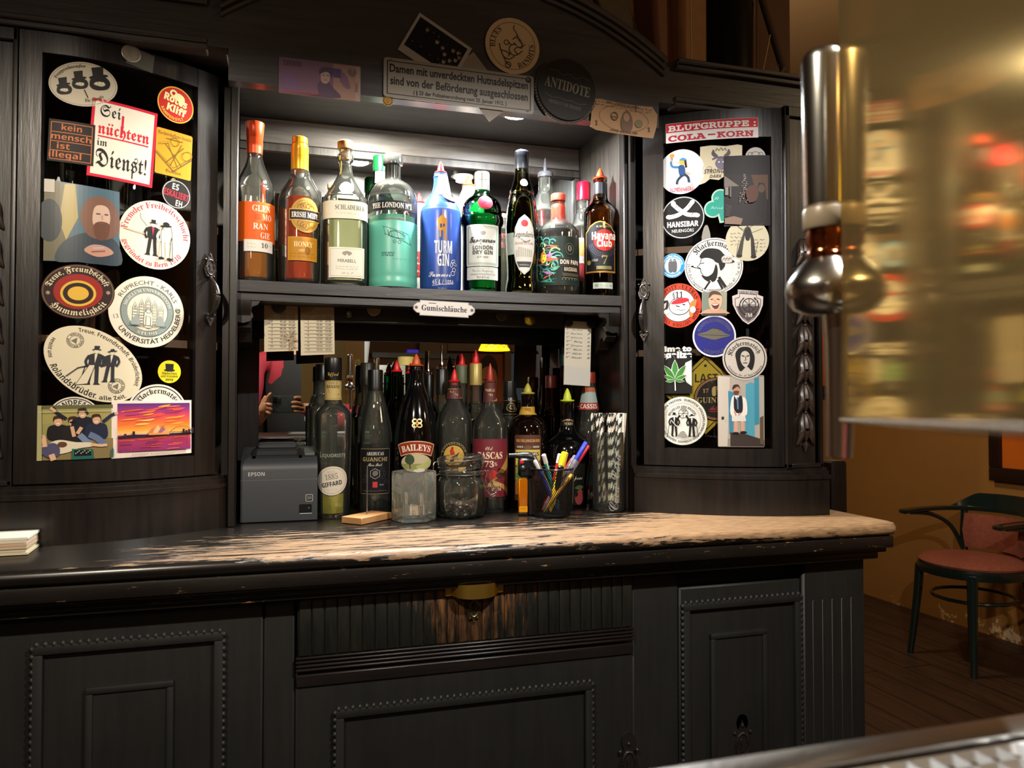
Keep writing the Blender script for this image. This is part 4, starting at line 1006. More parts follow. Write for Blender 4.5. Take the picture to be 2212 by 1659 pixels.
A.oval(2, -2, 22, 18, 'cfd2d4').ring(2, -2, 22, 1.4, '2a2a2e', 18).blob([(-16, 4), (-4, 14), (16, 16), (22, 10), (4, 4)], 'b82430').line([(-6, 0), (2, -3)], 2, BLK).line([(8, 2), (14, 1)], 2, BLK).blob([(-4, -8), (6, -12), (14, -8), (6, -16)], 'f0eee8').line([(-4, -8), (6, -11), (14, -8)], 1, BLK, 2).line([(-38, 4), (-24, 10), (-26, -6), (-34, -10)], 5, '1c1a1c', 3).rect(-46, 0, -32, 5, 'e0ded8').blob([(24, 2), (30, 10), (38, 10), (34, -8), (28, -26), (22, -20)], 'a87440').oval(-26, -13, 6, 5, 'e4e2dc').oval(30, -10, 6, 7, 'e4e2dc')
stick(A, S, 'sticker', 'orange-red ringed round sticker with paragraph sign, beside the right door handle', 'sticker', GR_)
S = Spot('R', 1543, 656, -1, DOOR_OFF - .0007); A = Art(); W_ = 54 / S.fx; A.base(A.rrect(W_, 52, 2), '8a8a7a')
A.rect(-W_ / 2 + 1, -20, -8, 25, '6a746a').blob([(-28, -20), (-14, -12), (14, -12), (28, -18), (28, -22), (-28, -22)], 'b08a72').blob([(-12, 6), (-10, 20), (2, 24), (14, 18), (16, 2), (10, -12), (2, -15), (-8, -10)], 'c09a80').blob([(-12, 12), (-8, 26), (8, 26), (16, 16), (12, 18), (-2, 20), (-9, 14)], '4a3424').blob([(-6, -2), (2, 0), (10, -1), (7, -10), (0, -11)], '5a2420').blob([(-5, -2), (2, -1), (9, -1), (2, -4)], 'e4dcd0').line([(-8, 9), (-3, 10)], 2, '3a2a22').line([(5, 10), (11, 9)], 2, '3a2a22').line([(1, 8), (2, 3)], 2, 'a8806a').rect(-W_ / 2 + 1, -26, W_ / 2 - 1, -21, '3a2e28')
stick(A, S, 'photograph', 'tiny square photo of a laughing face with open mouth', 'photo', GR_, INKG)
S = Spot('R', 1616, 663, 0); A = Art(); k_ = 1 / S.fx
shp = lambda q: [(x * q * k_, y * q) for x, y in ((-22, 38), (22, 34), (22, 26), (33, 22), (32, 4), (24, -16), (12, -30), (0, -38), (-12, -30), (-24, -14), (-33, 6), (-34, 24), (-22, 28))]
A.base(shp(1), 'bdb6b2'); A.poly([(x, y - 2) for x, y in shp(.86)], '6a5f62').poly([(x, y - 2) for x, y in shp(.80)], 'bdb6b2').poly([(-25, 2), (25, 2), (16, -20), (0, -32), (-16, -20)], '4a3f42').text('TURBINE MÖZEN', 'b', 0, 28, 6, '2a2628', 44, rot=-4).text('TM', 'b', 0, -22, 8, 'bdb6b2')
A.ring(2, 4, 14, 2, '2a2628')
for i in range(8): A.line([(2, 4), (2 + 14 * math.cos(i * PI / 4), 4 + 14 * math.sin(i * PI / 4))], 1.4, '2a2628')
for sg in (-1, 1):
    for i in range(6): A.oval(2 + sg * 20 * math.cos(R(-60 + i * 22)), 2 + 20 * math.sin(R(-60 + i * 22)), 4, 1.5, '2a2628', sg * (20 + i * 22), 10)
stick(A, S, 'sticker', 'grey shield shaped sticker with a spoked wheel', 'sticker', GR_)
S = Spot('R', 1543, 726, 0); A = Art(); A.base(A.opts(45.5, None, 46), 'c8c8cc'); A.oval(0, 0, 42, None, '1f2070', n=44)
A.arct('KUMPELSCHWESTERN', 'b', 31, 90, 140, 7, '4a4a5a').arct('LEOPOLD', 'b', 39, 270, 70, 7, '4a4a5a', True).blob([(-36, 4), (-16, 10), (-4, 16), (12, 13), (22, 6), (34, 0), (16, -4), (0, -8), (-16, -4)], '5a5648').line([(-36, 4), (34, 0)], 1, '2a2a40').line([(-10, 17), (8, 18), (12, 12)], 2, '2a2a40').scrib(-14, 12, -16, 6, '3a3a58', .8, seed=4)
stick(A, S, 'sticker', 'deep blue round sticker with white rim on right door', 'sticker', GR_)
S = Spot('R', 1609, 774, 0, DOOR_OFF - .0014); A = Art(); A.base(A.opts(47, None, 48), 'b5aea6'); A.ring(0, 0, 42.5, 2, '1a1816').arct('Klackermatsch', 'f', 28, 95, 150, 10, '1a1816')
A.blob([(-18, -6), (-20, 10), (-12, 22), (0, 25), (12, 22), (20, 8), (20, -10), (14, -26), (4, -18), (-8, -28), (-14, -22)], '161416').blob([(-8, 10), (-9, -6), (-2, -18), (4, -18), (10, -6), (9, 10), (0, 16)], 'b5aea6').line([(-7, 6), (-1, 4)], 2.2, BLK).line([(3, 4), (9, 6)], 2.2, BLK).line([(1, 4), (2, -4), (-1, -5)], 1.4, BLK).line([(-4, -10), (5, -10)], 1.6, BLK).arct('Oldesloer Str. 47 Bad Segeberg', 's', 39.5, 270, 130, 4, '4a4440', True)
stick(A, S, 'sticker', 'grey round blackletter sticker with a long-haired face, above the cubicle photo', 'sticker', GR_)
S = Spot('R', 1457, 800, 0); A = Art(); W_ = 76 / S.fx; w2 = W_ / 2; A.base([(-w2, -50), (w2, -50), (w2, 48), (-w2, 44)], '171616')
A.text('Time to', 'b', 2, 41, 10, 'd8d6d2', W_ * .92, bold=.05).text('legalize', 'b', 1, 27, 12, 'd8d6d2', W_ * .96, bold=.05).rect(-w2 + 1, -18, -w2 + 9, 22, 'd8d6d2').poly([(w2 - 1, 22), (w2 - 14, 16), (w2 - 20, -4), (w2 - 12, -26), (w2 - 1, -34)], 'd0d0d0')
for a, l in ((90, 44), (125, 40), (55, 40), (155, 27), (25, 27), (185, 20), (-5, 20)):
    u = lambda r_, t_: (1 + r_ * l * math.cos(R(a)) - t_ * math.sin(R(a)), -22 + r_ * l * math.sin(R(a)) + t_ * math.cos(R(a)))
    for g_, col in ((1.25, 'd8d6d2'), (1, '3a7a34')):
        A.poly([u(0, 0)] + [u(r_, l * .14 * g_ * math.sin(PI * r_) ** .8) for r_ in (.2, .4, .6, .8)] + [u(1 + .04 * (g_ - 1) * 4, 0)] + [u(r_, -l * .14 * g_ * math.sin(PI * r_) ** .8) for r_ in (.8, .6, .4, .2)], col)
A.line([(1, -22), (2, -44)], 2.4, 'd8d6d2')
stick(A, S, 'sticker', 'black square sticker Time to legalize with a green hemp leaf', 'sticker', GR_)
# hung behind the glass: yellow road sign and round stout sign
S = Spot('R', 1524, 852, 0, .034); A = Art(); A.base([(0, 86), (86, 0), (0, -86), (-86, 0)], '8a741a', .0015); A.poly([(0, 78), (78, 0), (0, -78), (-78, 0)], '1a1608').poly([(0, 75), (75, 0), (0, -75), (-75, 0)], '94801e').text('LAST', 'b', 2, 26, 18, '1a1608', 48).text('ORDERS', 'b', 0, -52, 14, '1a1608', 40).oval(0, 62, 3, None, '1a1608')
stick(A, S, 'road_sign', 'yellow diamond LAST sign hanging inside the right cupboard', 'sign', GR_)
S = Spot('R', 1547, 862, 0, .031); A = Art(); A.base(A.opts(47, None, 44), '100e0c', .001); A.ring(0, 0, 44, 2, '9a5a2a').ring(0, 0, 41.5, 1, '8a7a5a').text('GUINNESS', 'r', 0, -8, 12, '9a8450', 80).text('17', 'r', -22, 14, 8, '9a8450').text('59', 'r', 22, 14, 8, '9a8450').blob([(-8, 8), (-8, 24), (2, 28), (10, 22), (2, 20), (0, 8)], '9a8450').text('Arthur', 'k', 2, -24, 10, 'a8342c', 34).line([(-14, -27), (22, -26)], 1, 'a8342c')
stick(A, S, 'beer_sign', 'round black stout sign with gold letters behind the photo, inside right cupboard', 'sign', GR_)
S = Spot('R', 1474, 909, 0); A = Art(); A.base(A.opts(53, None, 56), '3a5a34', .0005); A.oval(0, 0, 52, None, 'd2d0c8', n=52).ring(0, 0, 38.5, 3, 'a8a8a0').ring(0, 0, 38.5, 1, 'd2d0c8')
A.arct('EUROPA-TREFFEN · EUROPESE VERZAMELING ·', 'b', 43, 70, 190, 4.8, '2a2824').arct('RASSEMBLEMENT EUROPEEN - EUROPÄISCHE VERSAMMLUNG', 'b', 47.5, 258, 165, 4.8, '2a2824', True).arct('BRUXELLES 1983 BRUSSEL', 'b', 28, 90, 136, 5, '2a2824')
A.ring(2, 16, 10, 1.2, '4a4844').line([(-8, 16), (12, 16)], 1, '4a4844').line([(2, 6), (2, 26)], 1, '4a4844').line([(-5, 9), (9, 23)], 1, '4a4844').rect(-3, 22, 7, 30, '8a8680')
A.man(-17, -34, 52, '171614', 'd2d0c8', None, 0, 'top', -1, .5).man(20, -34, 50, '171614', 'd2d0c8', None, 0, 'wide', 1, .9).line([(-10, 4), (-5, 12)], 4, BLK).line([(13, 4), (8, 12)], 4, BLK).blob([(-8, -34), (-4, -24), (3, -22), (8, -28), (10, -34)], '8a8880').line([(-24, 2), (-12, -12)], 1.5, 'd2d0c8')
stick(A, S, 'sticker', 'white round sticker with thin green rim and two journeymen', 'sticker', GR_)
S = Spot('R', 1601, 888, 0); A = Art(); A.step = 9e-5; W_ = 101 / S.fx; w2 = W_ / 2
A.base(A.rrect(W_, 155, 3), '8a8276', .0007); A.rect(-w2 + 1, -60, w2 - 1, 74, 'a09a92').poly([(-w2 + 1, -76), (-w2 + 20, -76), (-w2 + 26, 74), (-w2 + 1, 76)], 'b8b0a6').poly([(-w2 + 24, -50), (-w2 + 32, -48), (-w2 + 34, 40), (-w2 + 22, 44)], '3a7a96').poly([(8, -60), (28, -58), (28, 60), (20, 62), (10, 58)], '4a92a8').poly([(28, -30), (38, -28), (38, 74), (28, 72)], '3a8098').poly([(-w2 + 26, -76), (w2 - 1, -76), (w2 - 1, -62), (10, -50), (-w2 + 26, -46)], '3a3230').poly([(w2 - 10, -70), (w2 - 2, -72), (w2 - 2, -10), (w2 - 10, -14)], '5a4a38')
A.oval(-10, 46, 7.5, 9, 'b0826c').blob([(-18, 46), (-16, 56), (-6, 57), (-2, 48), (-8, 53)], '3a281e').blob([(-16, 42), (-10, 44), (-4, 42), (-8, 34), (-13, 34)], '5a3c2c').blob([(-22, -8), (-20, 28), (-12, 34), (-4, 32), (10, 26), (12, -6), (0, -10)], 'd6d2cc').blob([(-14, 0), (-15, 32), (-9, 24), (-4, 32), (2, 30), (2, -2)], '20202a').line([(-8, 30), (-7, 4)], 3, '5a7a9a').line([(-14, 0), (-10, -14), (-2, -4)], 4, 'b88a74').poly([(-20, -10), (8, -10), (10, -22), (-20, -22)], 'cac8c4').line([(-12, -22), (-12, -46)], 7, 'c09680').line([(2, -22), (2, -44)], 7, 'c09680').oval(-12, -48, 7, 3, '20181a').oval(4, -46, 7, 3, '20181a').rect(-w2 + 8, -18, -w2 + 13, -12, '2a2a2a')
stick(A, S, 'photograph', 'photo of a person in waistcoat sitting in a blue and white cubicle', 'photo', GR_, INKG)
# ---------------------------------------------------------------- things on the header board
def HS(px, py, rot=0, lift=.0006): return Spot('H', px, py, rot, y=HY - lift)
S = HS(1040, 188, -50); A = Art(); A.base([(-68, -34), (68, -34), (68, 34), (-68, 34)], '8a8278'); A.scrib(-50, 50, 10, 6, '6a645c', seed=2)
stick(A, S, 'postcard', 'pale card stuck slantwise behind the enamel sign, lower tip showing', 'card', GH, INKP)
S = HS(940.5, 106, -28.5, .0012); A = Art(); fx = S.fx; A.base([(-66, -49), (66, -49), (66, 49), (-66, 49)], 'a8a29a'); A.rect(-60, -32, 58, 42, '14151c')
q_ = random.Random(5)
for x, y in ((-4, 16), (12, 12), (22, 2), (34, 20), (46, 22), (38, -4), (28, -14), (48, 4), (52, 14), (44, -18), (-34, 26)):
    A.oval(x, y, 4, 5.5, q_.choice(['7a6a60', '8a7a70', '9a8a7c'])).blob([(x - 5, y + 3), (x, y + 9), (x + 5, y + 3)], '2a221e')
for i in range(12): A.oval(q_.uniform(-50, 54), q_.uniform(-28, 30), q_.uniform(1, 3), None, q_.choice(['3a3a44', '6a6460', '4a4a54']))
stick(A, S, 'photograph', 'instant photo of a dark crowd, tilted on the header board', 'photo', GH, INKG)
S = HS(1107, 100, 0, .0016); A = Art(); A.base(A.opts(61, None, 48), 'c8ab86', .0012); A.ring(0, 0, 51, 1, '2a211a')
A.arct('BLUES', 'r', 39, 158, 62, 12, '2a211a').arct('BANDITS', 'r', 49, 328, 84, 12, '2a211a', True)
K = '1a1512'
A.line([(4, 46), (2, 38), (8, 30), (14, 16), (22, 6), (20, -2), (10, 0)], 2, K, 5).line([(0, 14), (8, 20), (18, 14)], 2, K, 4).line([(12, 0), (4, -8), (12, -16), (22, -8)], 2, K, 4).ring(4, -8, 12, 2, K, a0=60, a1=320).line([(-10, 8), (-2, 2), (6, 8)], 2, K, 4).ring(-14, 6, 5, 1.6, K).line([(-30, 2), (-26, -14), (-20, -26), (-14, -38), (-4, -44)], 2, K, 5).line([(-26, -12), (-14, -14), (-6, -20)], 2, K, 4).line([(-20, -26), (-8, -30), (4, -22)], 2, K, 4).ring(-10, -42, 6, 1.6, K).line([(14, -2), (28, 6)], 1.6, K).line([(-4, -14), (-10, -24)], 1.6, K)
for i in range(5): A.line([(6 + i * 3, 22 - i * 4), (12 + i * 3, 26 - i * 4)], 1, K)
stick(A, S, 'beer_coaster', 'round tan coaster with a bucking rider line drawing on the header board', 'coaster', GH, INKP)
S = HS(995, 187, -.4, .003); A = Art(); fx = S.fx; W_ = 324 / fx; A.step = 9e-5
A.base(A.rrect(W_, 84, 7), '938c80', .0018); E_ = '1c1a18'
for x0, y0, x1, y1 in ((-W_ / 2 + 7, 34, W_ / 2 - 7, 35.6), (-W_ / 2 + 7, -35.6, W_ / 2 - 7, -34), (-W_ / 2 + 7, -35, -W_ / 2 + 9, 35), (W_ / 2 - 9, -35, W_ / 2 - 7, 35)): A.rect(x0, y0, x1, y1, E_)
A.text('Damen mit unverdeckten Hutnadelspitzen', 's', -W_ * .002, 12, 17, E_, W_ * .92, bold=.02).text('sind von der Beförderung ausgeschlossen', 's', 0, -14, 17, E_, W_ * .915, bold=.02).text('( § 23 der Polizeiverordnung vom 25. Januar 1912. )', 's', 0, -30, 8, E_, W_ * .62, bold=.015)
A.oval(W_ / 2 - 13, 33, 6.5, None, '2a2826').oval(W_ / 2 - 14, 34, 3, None, '6a6660').oval(-W_ / 2 + 15, 36, 3, None, '6a6660').oval(W_ / 2 - 14, -36, 3, None, '5a5650')
stick(A, S, 'enamel_sign', 'long off-white enamel sign with two lines of condensed black lettering', 'sign', GH, INKG)
S = HS(1221, 198, -9, .0035); A = Art(); A.step = 9e-5; A.base(A.opts(71, None, 52), '5a5348', .005)
for i in range(64): a = 2 * PI * i / 64; A.oval(69 * math.cos(a), 69 * math.sin(a), 1.6, None, '2a2622', n=8)
A.oval(0, 0, 66, None, '22201e', n=52).text('ANTIDOTE', 'r', 0, -4, 22, '7d7564', 104).text('PRODUCT OF FRANCE', 'r', 0, -38, 8, '5a5448', 74)
for y, s_ in ((30, 1), (-20, -1)): A.line([(-48, y), (-30, y + 5 * s_), (-14, y - 2), (0, y + 4 * s_), (14, y - 2), (30, y + 5 * s_), (48, y)], 1, '5a5448', 4)
stick(A, S, 'bar_badge', 'round black badge with dotted rim and slanting capitals, right of the enamel sign', 'badge', GH)
def crumple(name, sp, art, label, cat, amp, mat=INKP, curl=0):
    q = random.Random(9); ph = [(q.uniform(.02, .05), q.uniform(0, 6), q.uniform(.02, .05), q.uniform(0, 6)) for _ in range(4)]
    def f(u, v, d):
        h = sum(math.sin(u * a + b) * math.sin(v * c + e) for a, b, c, e in ph) / 4 + .6
        return sp(u, v, d + max(h, 0) * amp + curl * (u / 70) ** 2 * .004)
    o = art.build(name, f, mat, None, sp.p, cuts=6, smooth=True); return tag(o, label, cat, GH)
S = HS(692, 172, 0, .001); A = Art(); fx = S.fx; W_ = 177 / fx; w2 = W_ / 2; A.base(A.rrect(W_, 78, 3), '6a4a5e'); A.rect(28 / fx, -39, w2 - 1, 38, '8a6a5c').rect(w2 - 12 / fx, -39, w2 - 1, 38, '94786a').rect(12 / fx, 8, 45 / fx, 28, '45305a').rect(-w2 + 6, -30, -w2 + 40, 8, '66486a')
A.text('10000', 'r', -w2 + 8, 22, 11, '3a2848', 40 / fx, 'l').text('10000', 'b', w2 - 12, -8, 6, '5a4038', 22, rot=-90)
A.blob([(-4, -34), (-6, -14), (2, -2), (16, -2), (26, -14), (42, -36), (-30, -36)], '4a344a').blob([(2, -4), (1, 14), (8, 20), (18, 18), (20, 2), (12, -8)], 'a08478').blob([(-2, 12), (0, 24), (12, 28), (24, 24), (24, 14), (12, 18)], '3c2a40').line([(4, 10), (9, 10)], 1.5, '4a343c').line([(13, 10), (18, 10)], 1.5, '4a343c').line([(8, 0), (14, 0)], 1.5, '6a4a4a').blob([(58, 22), (64, 32), (68, 24), (74, 32), (76, 20), (68, 14)], '6a4a50')
for i in range(22): A.line([(-w2 + 5 + i * 3.6, -37), (-w2 + 6 + i * 3.6, -31)], 1.3, 'a84a34')
crumple('banknote', S, A, 'purple 10000 banknote on the header board above the shelf', 'banknote', .0006)
S = HS(1345, 258, -2, .0012); A = Art(); fx = S.fx; W_ = 144 / fx; w2 = W_ / 2
A.base([(-w2, -30), (-w2 + 4, 30), (-w2 + 22, 34), (0, 33), (w2 - 12, 35), (w2, 18), (w2 - 2, -8), (w2 - 10, -36), (0, -33), (-w2 + 14, -34)], '97724c'); D_ = '4a3422'
A.scrib(-w2 + 8, w2 - 14, 25, 4, D_, 1, seed=3).scrib(-w2 + 10, w2 - 16, 19, 4, D_, .8, seed=6).text('THE UNITED STATES', 'r', -4, 27, 5, D_, W_ * .5)
A.ring(-22, 2, 8, 2, D_).blob([(-2, -24), (-6, -4), (2, 16), (14, 16), (22, -4), (18, -24)], '5a4028').oval(7, 4, 7, 9, '8a6848').oval(36, -6, 9, None, '6a5a38').text('1', 'r', -w2 + 14, -24, 10, D_).text('1', 'r', w2 - 20, -22, 10, D_).text('ONE', 'r', -22, -2, 5, D_)
A.line([(28, 34), (29, 22)], 1.6, '2a1a10').text('ONE DOLLAR', 'r', 2, -30, 5, D_, W_ * .4).ring(0, 0, 58, .8, '7a5a3a', 27)
crumple('banknote', S, A, 'worn brown dollar bill hanging at the right end of the header board', 'banknote', .005, curl=1)
c = atY(838, 217, HY - .004); bm = BM(); tube(bm, [(c.x, HY - .0005, c.z), (c.x, HY - .0028, c.z)], [.0095, .0095], 24); tube(bm, [c + V((.0078 * math.cos(a), .0012, .0078 * math.sin(a))) for a in [2 * PI * i / 24 for i in range(24)]], .0007, 6, True); box(bm, c.x - .0016, c.x + .0016, HY - .0034, HY - .0026, c.z - .004, c.z + .004, .0003)
solo('coin', bm, M('brass_coin', '8a6a38', .35, .85), 'small brass coin below the lower left corner of the enamel sign', 'coin', c, GH)

# ---------------------------------------------------------------- under the shelf: name plate, notes, magnets
S = Spot('H', 959.5, 667.5, -1.2, y=1.5435); A = Art(); fx = S.fx; W_ = 134 / fx; w2 = W_ / 2
o_ = [(-w2 + 14, 17), (w2 - 14, 17), (w2 - 14, 12), (w2 - 7, 11), (w2, 4), (w2, -4), (w2 - 7, -11), (w2 - 14, -12), (w2 - 14, -17), (-w2 + 14, -17), (-w2 + 14, -12), (-w2 + 7, -11), (-w2, -4), (-w2, 4), (-w2 + 7, 11), (-w2 + 14, 12)]
A.base(o_, '6a6560', .0025); A.poly([(x * .975, y * .92) for x, y in o_], 'cfcac6').text('Gumischläuche', 'r', 0, -5.5, 12, '1a1830', 98 / fx, bold=.01)
A.rect(-34 / fx, 10, -18 / fx, 11.4, '1a1830')
for sx in (-1, 1): A.oval(sx * (w2 - 7), 0, 4, None, '8a8680').oval(sx * (w2 - 7), 0, 2, None, '2a2624')
stick(A, S, 'name_plate', 'small white enamel plate with dark blue lettering on the shelf edge', 'sign', None, INKG)
def note(cx, cy_, wpx, h, rot, label, left=True, seed=1, col='b9ad92'):
    S = Spot('H', cx, cy_, rot, y=1.6125); A = Art(); W_ = wpx / S.fx; w2 = W_ / 2; q = random.Random(seed)
    A.base([(-w2, -h / 2), (w2, -h / 2 + (3 if left else -2)), (w2, h / 2), (-w2, h / 2)], col, .0003)
    if left:
        A.scrib(-w2 + 22, w2 - 4, h / 2 - 14, 3, '5a5448', .6, seed=seed)
        for i in range(10):
            y = h / 2 - 28 - i * 7.6
            A.line([(-w2 + 8, y - 3), (w2 - 4, y - 2.4)], .7, '6a6252').text(str(i + 1), 's', -w2 + 16, y, 4, '4a463c').text('%d,%d0' % (q.randint(8, 99), q.randint(0, 9)), 's', 4, y, 4, '4a463c').text('%d,%d0' % (q.randint(8, 99), q.randint(0, 9)), 's', w2 - 13, y, 4, '4a463c')
        if seed == 1:
            for i in range(26): A.oval(q.uniform(10, w2 - 3), q.uniform(-h / 2 + 6, -10), q.uniform(.6, 2.6), None, q.choice(['9a7a5a', '8a6848', 'a08862']))
    else:
        for i in range(8):
            y = h / 2 - 20 - i * 8.6; A.text('0°° ' + ['Tischan', 'Rum/Kola', 'Kellnerin', 'Lutz', 'Zitronen', 'Gäste', 'Küche', 'Schicht'][i], 'k', -w2 + 4, y, 4.2, '4a4640', 34 / S.fx, 'l').text('T%d' % (q.randint(1, 9)), 'k', w2 - 6, y, 4.2, '4a4640')
        A.poly([(-w2 + .5, -h / 2 + .5), (w2 - .5, -h / 2 - 1.5), (w2 - .5, -h / 2 + 36), (-w2 + .5, -h / 2 + 42)], 'b4b2ac')
    return stick(A, S, 'paper_note', label, 'note', 'notes hanging under the shelf', INKP)
note(607.5, 707, 73, 107, .5, 'handwritten price list hanging under the shelf, stained, the left one', True, 1)
note(686, 714, 73, 108, 1, 'handwritten price list hanging under the shelf, the second from left', True, 2)
note(1247.5, 763, 57, 138, -1.5, 'narrow white handwritten note hanging under the shelf at right', False, 3, 'bcb6a6')
def magnet(px, py, r, mat, label, y=1.6118, h=.006):
    c = atY(px, py, y); k = scale(c); bm = BM(); q = r * k
    tube(bm, [(c.x, y, c.z), (c.x, y - h * .7, c.z), (c.x, y - h, c.z), (c.x, y - h - .0002, c.z)], [q, q, q * .85, q * .1], 24)
    solo('magnet', bm, mat, label, 'magnet', c, 'round magnets under the shelf')
MG = M('grey_magnet_plastic', '35332f', .5); MB_ = M('beige_magnet_plastic', '8a7d66', .5); MK = M('black_magnet_plastic', '141312', .45)
magnet(603, 663, 15, MG, 'dark grey magnet on the left price list'); magnet(664, 661, 17, MB_, 'beige magnet on the second price list')
magnet(807, 668, 15, MB_, 'beige round magnet half under the shelf edge, left of the name plate', 1.6145); magnet(1083, 680, 14, M('olive_magnet', '3a372c', .45), 'olive grey magnet just right of the name plate', 1.6145)
magnet(1227.5, 697, 9.5, MK, 'black magnet at left corner of the narrow note'); magnet(1276, 700, 9.5, MK, 'black magnet at right corner of the narrow note')
magnet(1143, 690, 14.5, M('glassy_magnet', '4a4a44', .08, 0, .3), 'shiny clear magnet between the name plate and the narrow note', 1.6145)
c = atY(753, 679, 1.6145); bm = BM(); tube(bm, [c + V((.0052 * math.cos(a), -.0015, .0052 * math.sin(a))) for a in [2 * PI * i / 18 for i in range(18)]], .0017, 8, True); tube(bm, [c, c + V((0, -.003, 0))], .0026, 12)
solo('bolt_head', bm, STEEL, 'small ringed bolt head on the rail beside the second price list', 'bolt', c)
# ---------------------------------------------------------------- bottles
def glass(n, c, r=.0, haze=.014): return clear(n, c, 4, 1.46, r, haze)
def liq(n, c): return M(n, c, .0, 0, .5, 1.34)
GREEN_G = glass('green_glass', '0a6a2a', 0, 0); AMBER_G = glass('amber_glass', 'a8741c', 0, 0); OLIVE_G = glass('olive_glass', '8a8a1c', 0, 0)
BROWN_G = glass('brown_glass', '6a3410', 0, 0); DARKG = M('black_glass', '060505', .04, coat=.5); CLEARG = glass('bottle_glass', 'dfe8dc')
AQUA_L = M('turquoise_frosted', '58a894', .35); L_AMB = liq('amber_spirit', 'd87a0c'); L_RED = liq('red_amber_liqueur', 'e04808'); L_PALE = liq('pale_spirit', 'f0f0b8')
L_DARK = M('dark_rum', '1c0905', .05, 0, .2); L_YEL = liq('yellow_green_liqueur', 'd6c83a'); L_GOLD = liq('golden_liqueur', 'dca030')
BLUEM = M('blue_frosted_glass', '233f86', .3, coat=.2); SILV = M('silver_cap', '8a8a88', .35, .9); WOODC = M('wooden_stopper', 'a0713c', .5, vary=.3, bs=90); CORK = M('cork', 'b08a5a', .8, vary=.35, bs=200)
def pl(n, c, r=.4): return M('plastic_' + n, c, r, coat=.1)
P_RED, P_ORA, P_LIME, P_ORB = pl('red', 'c01a1c'), pl('orange_red', 'e0451c'), pl('lime', 'b8c832'), pl('burnt_orange', 'b85020')
BN = [0]
class Bottle:
    def __init__(s, name, label, cx, Y, zb, prof, gmat, liquid=None, group=None, solid=False, sq=None, n=40, sleeve=False):
        s.cx = cx; s.Y = Y; s.zb = zb; c = atY(cx, 600, Y); s.c = V((c.x, c.y, zb)); s.k = scale(s.c + V((0, 0, .12))); s.sq = sq
        s.t = T(name, label, 'bottle', s.c, group)
        s.phi = math.atan2(-s.c.x, s.c.y)
        pr = [(r * s.k, s.z(y)) for r, y in prof]; pr[0] = (pr[0][0], 0)
        sp = spline(pr, 5); s.pr = sp = [(max(r, .0008), z) for r, z in sp]
        q = None
        if sq: q = (sq, s.phi, 0)
        bm = BM()
        if solid: lathe(bm, [(.001, .001)] + sp + [(sp[-1][0] * .5, sp[-1][1] + .0003)], s.c, n, True, q)
        else:
            wl = .0028
            inner = [(max(r - wl, .002), z) for r, z in sp if z > .006]; inner = [(inner[0][0] * .35, .0075), (inner[0][0] * .8, .0058)] + inner
            lathe(bm, [(.002, .003), (sp[0][0] * .7, .002), (sp[0][0] * .93, 0)] + sp + inner[::-1], s.c, n, True, q)
        s.body = part('glass_body', bm, gmat, s.t, 50)
        if liquid and not solid:
            lm, ly = liquid; zl = s.z(ly)
            inn = [(max(r - .0031, .0015) if not sleeve else r + .0003, z) for r, z in sp if (.009 if not sleeve else .0) < z < zl]
            bm = BM(); lathe(bm, [(inn[0][0] * .4, .0082), (inn[0][0] * .85, .0075)] + inn + [(s.r(zl) - .0031, zl), ((s.r(zl) - .0031) * .5, zl + .0001)], s.c, n, True, q)
            part('liquid' if not sleeve else 'frosted_coating', bm, lm, s.t, 50)
    def z(s, y): return atY(s.cx, y, s.Y).z - s.zb
    def r(s, z):
        p = s.pr
        if z <= p[0][1]: return p[0][0]
        for (r0, z0), (r1, z1) in zip(p, p[1:]):
            if z0 <= z <= z1: return r0 + (r1 - r0) * ((z - z0) / (z1 - z0) if z1 > z0 else 0)
        return p[-1][0]
    def turn(s, name, prof, mat, n=28, smooth=40, label=None):
        bm = BM(); lathe(bm, [(max(r * s.k, .0003), s.z(y)) for r, y in prof], s.c, n); return part(name, bm, mat, s.t, smooth, label)
    def cap(s, prof, mat, ribs=0, name='cap'): return s.turn(name, prof, mat)
    def pourer(s, r, yb, yt, mat):
        h = yb - yt
        return s.turn('pourer', [(r * .6, yb + h * .28), (r * .62, yb + 1.5), (r, yb + 1.2), (r * 1.08, yb - .6), (r, yb - 2.2), (r * .62, yb - 2.8), (r * .6, yb - h * .3), (r * .5, yb - h * .52), (r * .3, yb - h * .8), (r * .1, yt)], mat)
    def art(s, A, cy, mat=None, du=0, name='paper_label', lift=.00035, label=None):
        zc = s.z(cy); k = s.k; c = s.c
        def f(u, v, d):
            z = zc + v * k; r = s.r(z); a = s.phi + (u + du) * k / max(s.r(zc), .004)
            kk = 1
            if s.sq: a2 = a - PI / 2 - s.phi; kk = (abs(math.cos(a2)) ** s.sq + abs(math.sin(a2)) ** s.sq) ** (-1 / s.sq)
            R_ = r * kk + lift + d
            return V((c.x + R_ * math.sin(a), c.y - R_ * math.cos(a), c.z + z))
        cut_v = None
        o = A.build(name, f, mat or INKP, s.t, cuts=4, smooth=False)
        if label: o['label'] = label
        return o
def lab(w, h, col, r=0):
    A = Art(4e-5); A.base(A.rrect(w, h, r) if r else [(-w / 2, -h / 2), (w / 2, -h / 2), (w / 2, h / 2), (-w / 2, h / 2)], col, .0001); return A
GU = 'liquor bottles on the upper shelf'; YU = 1.588; SZ += .0005; CT += .0005
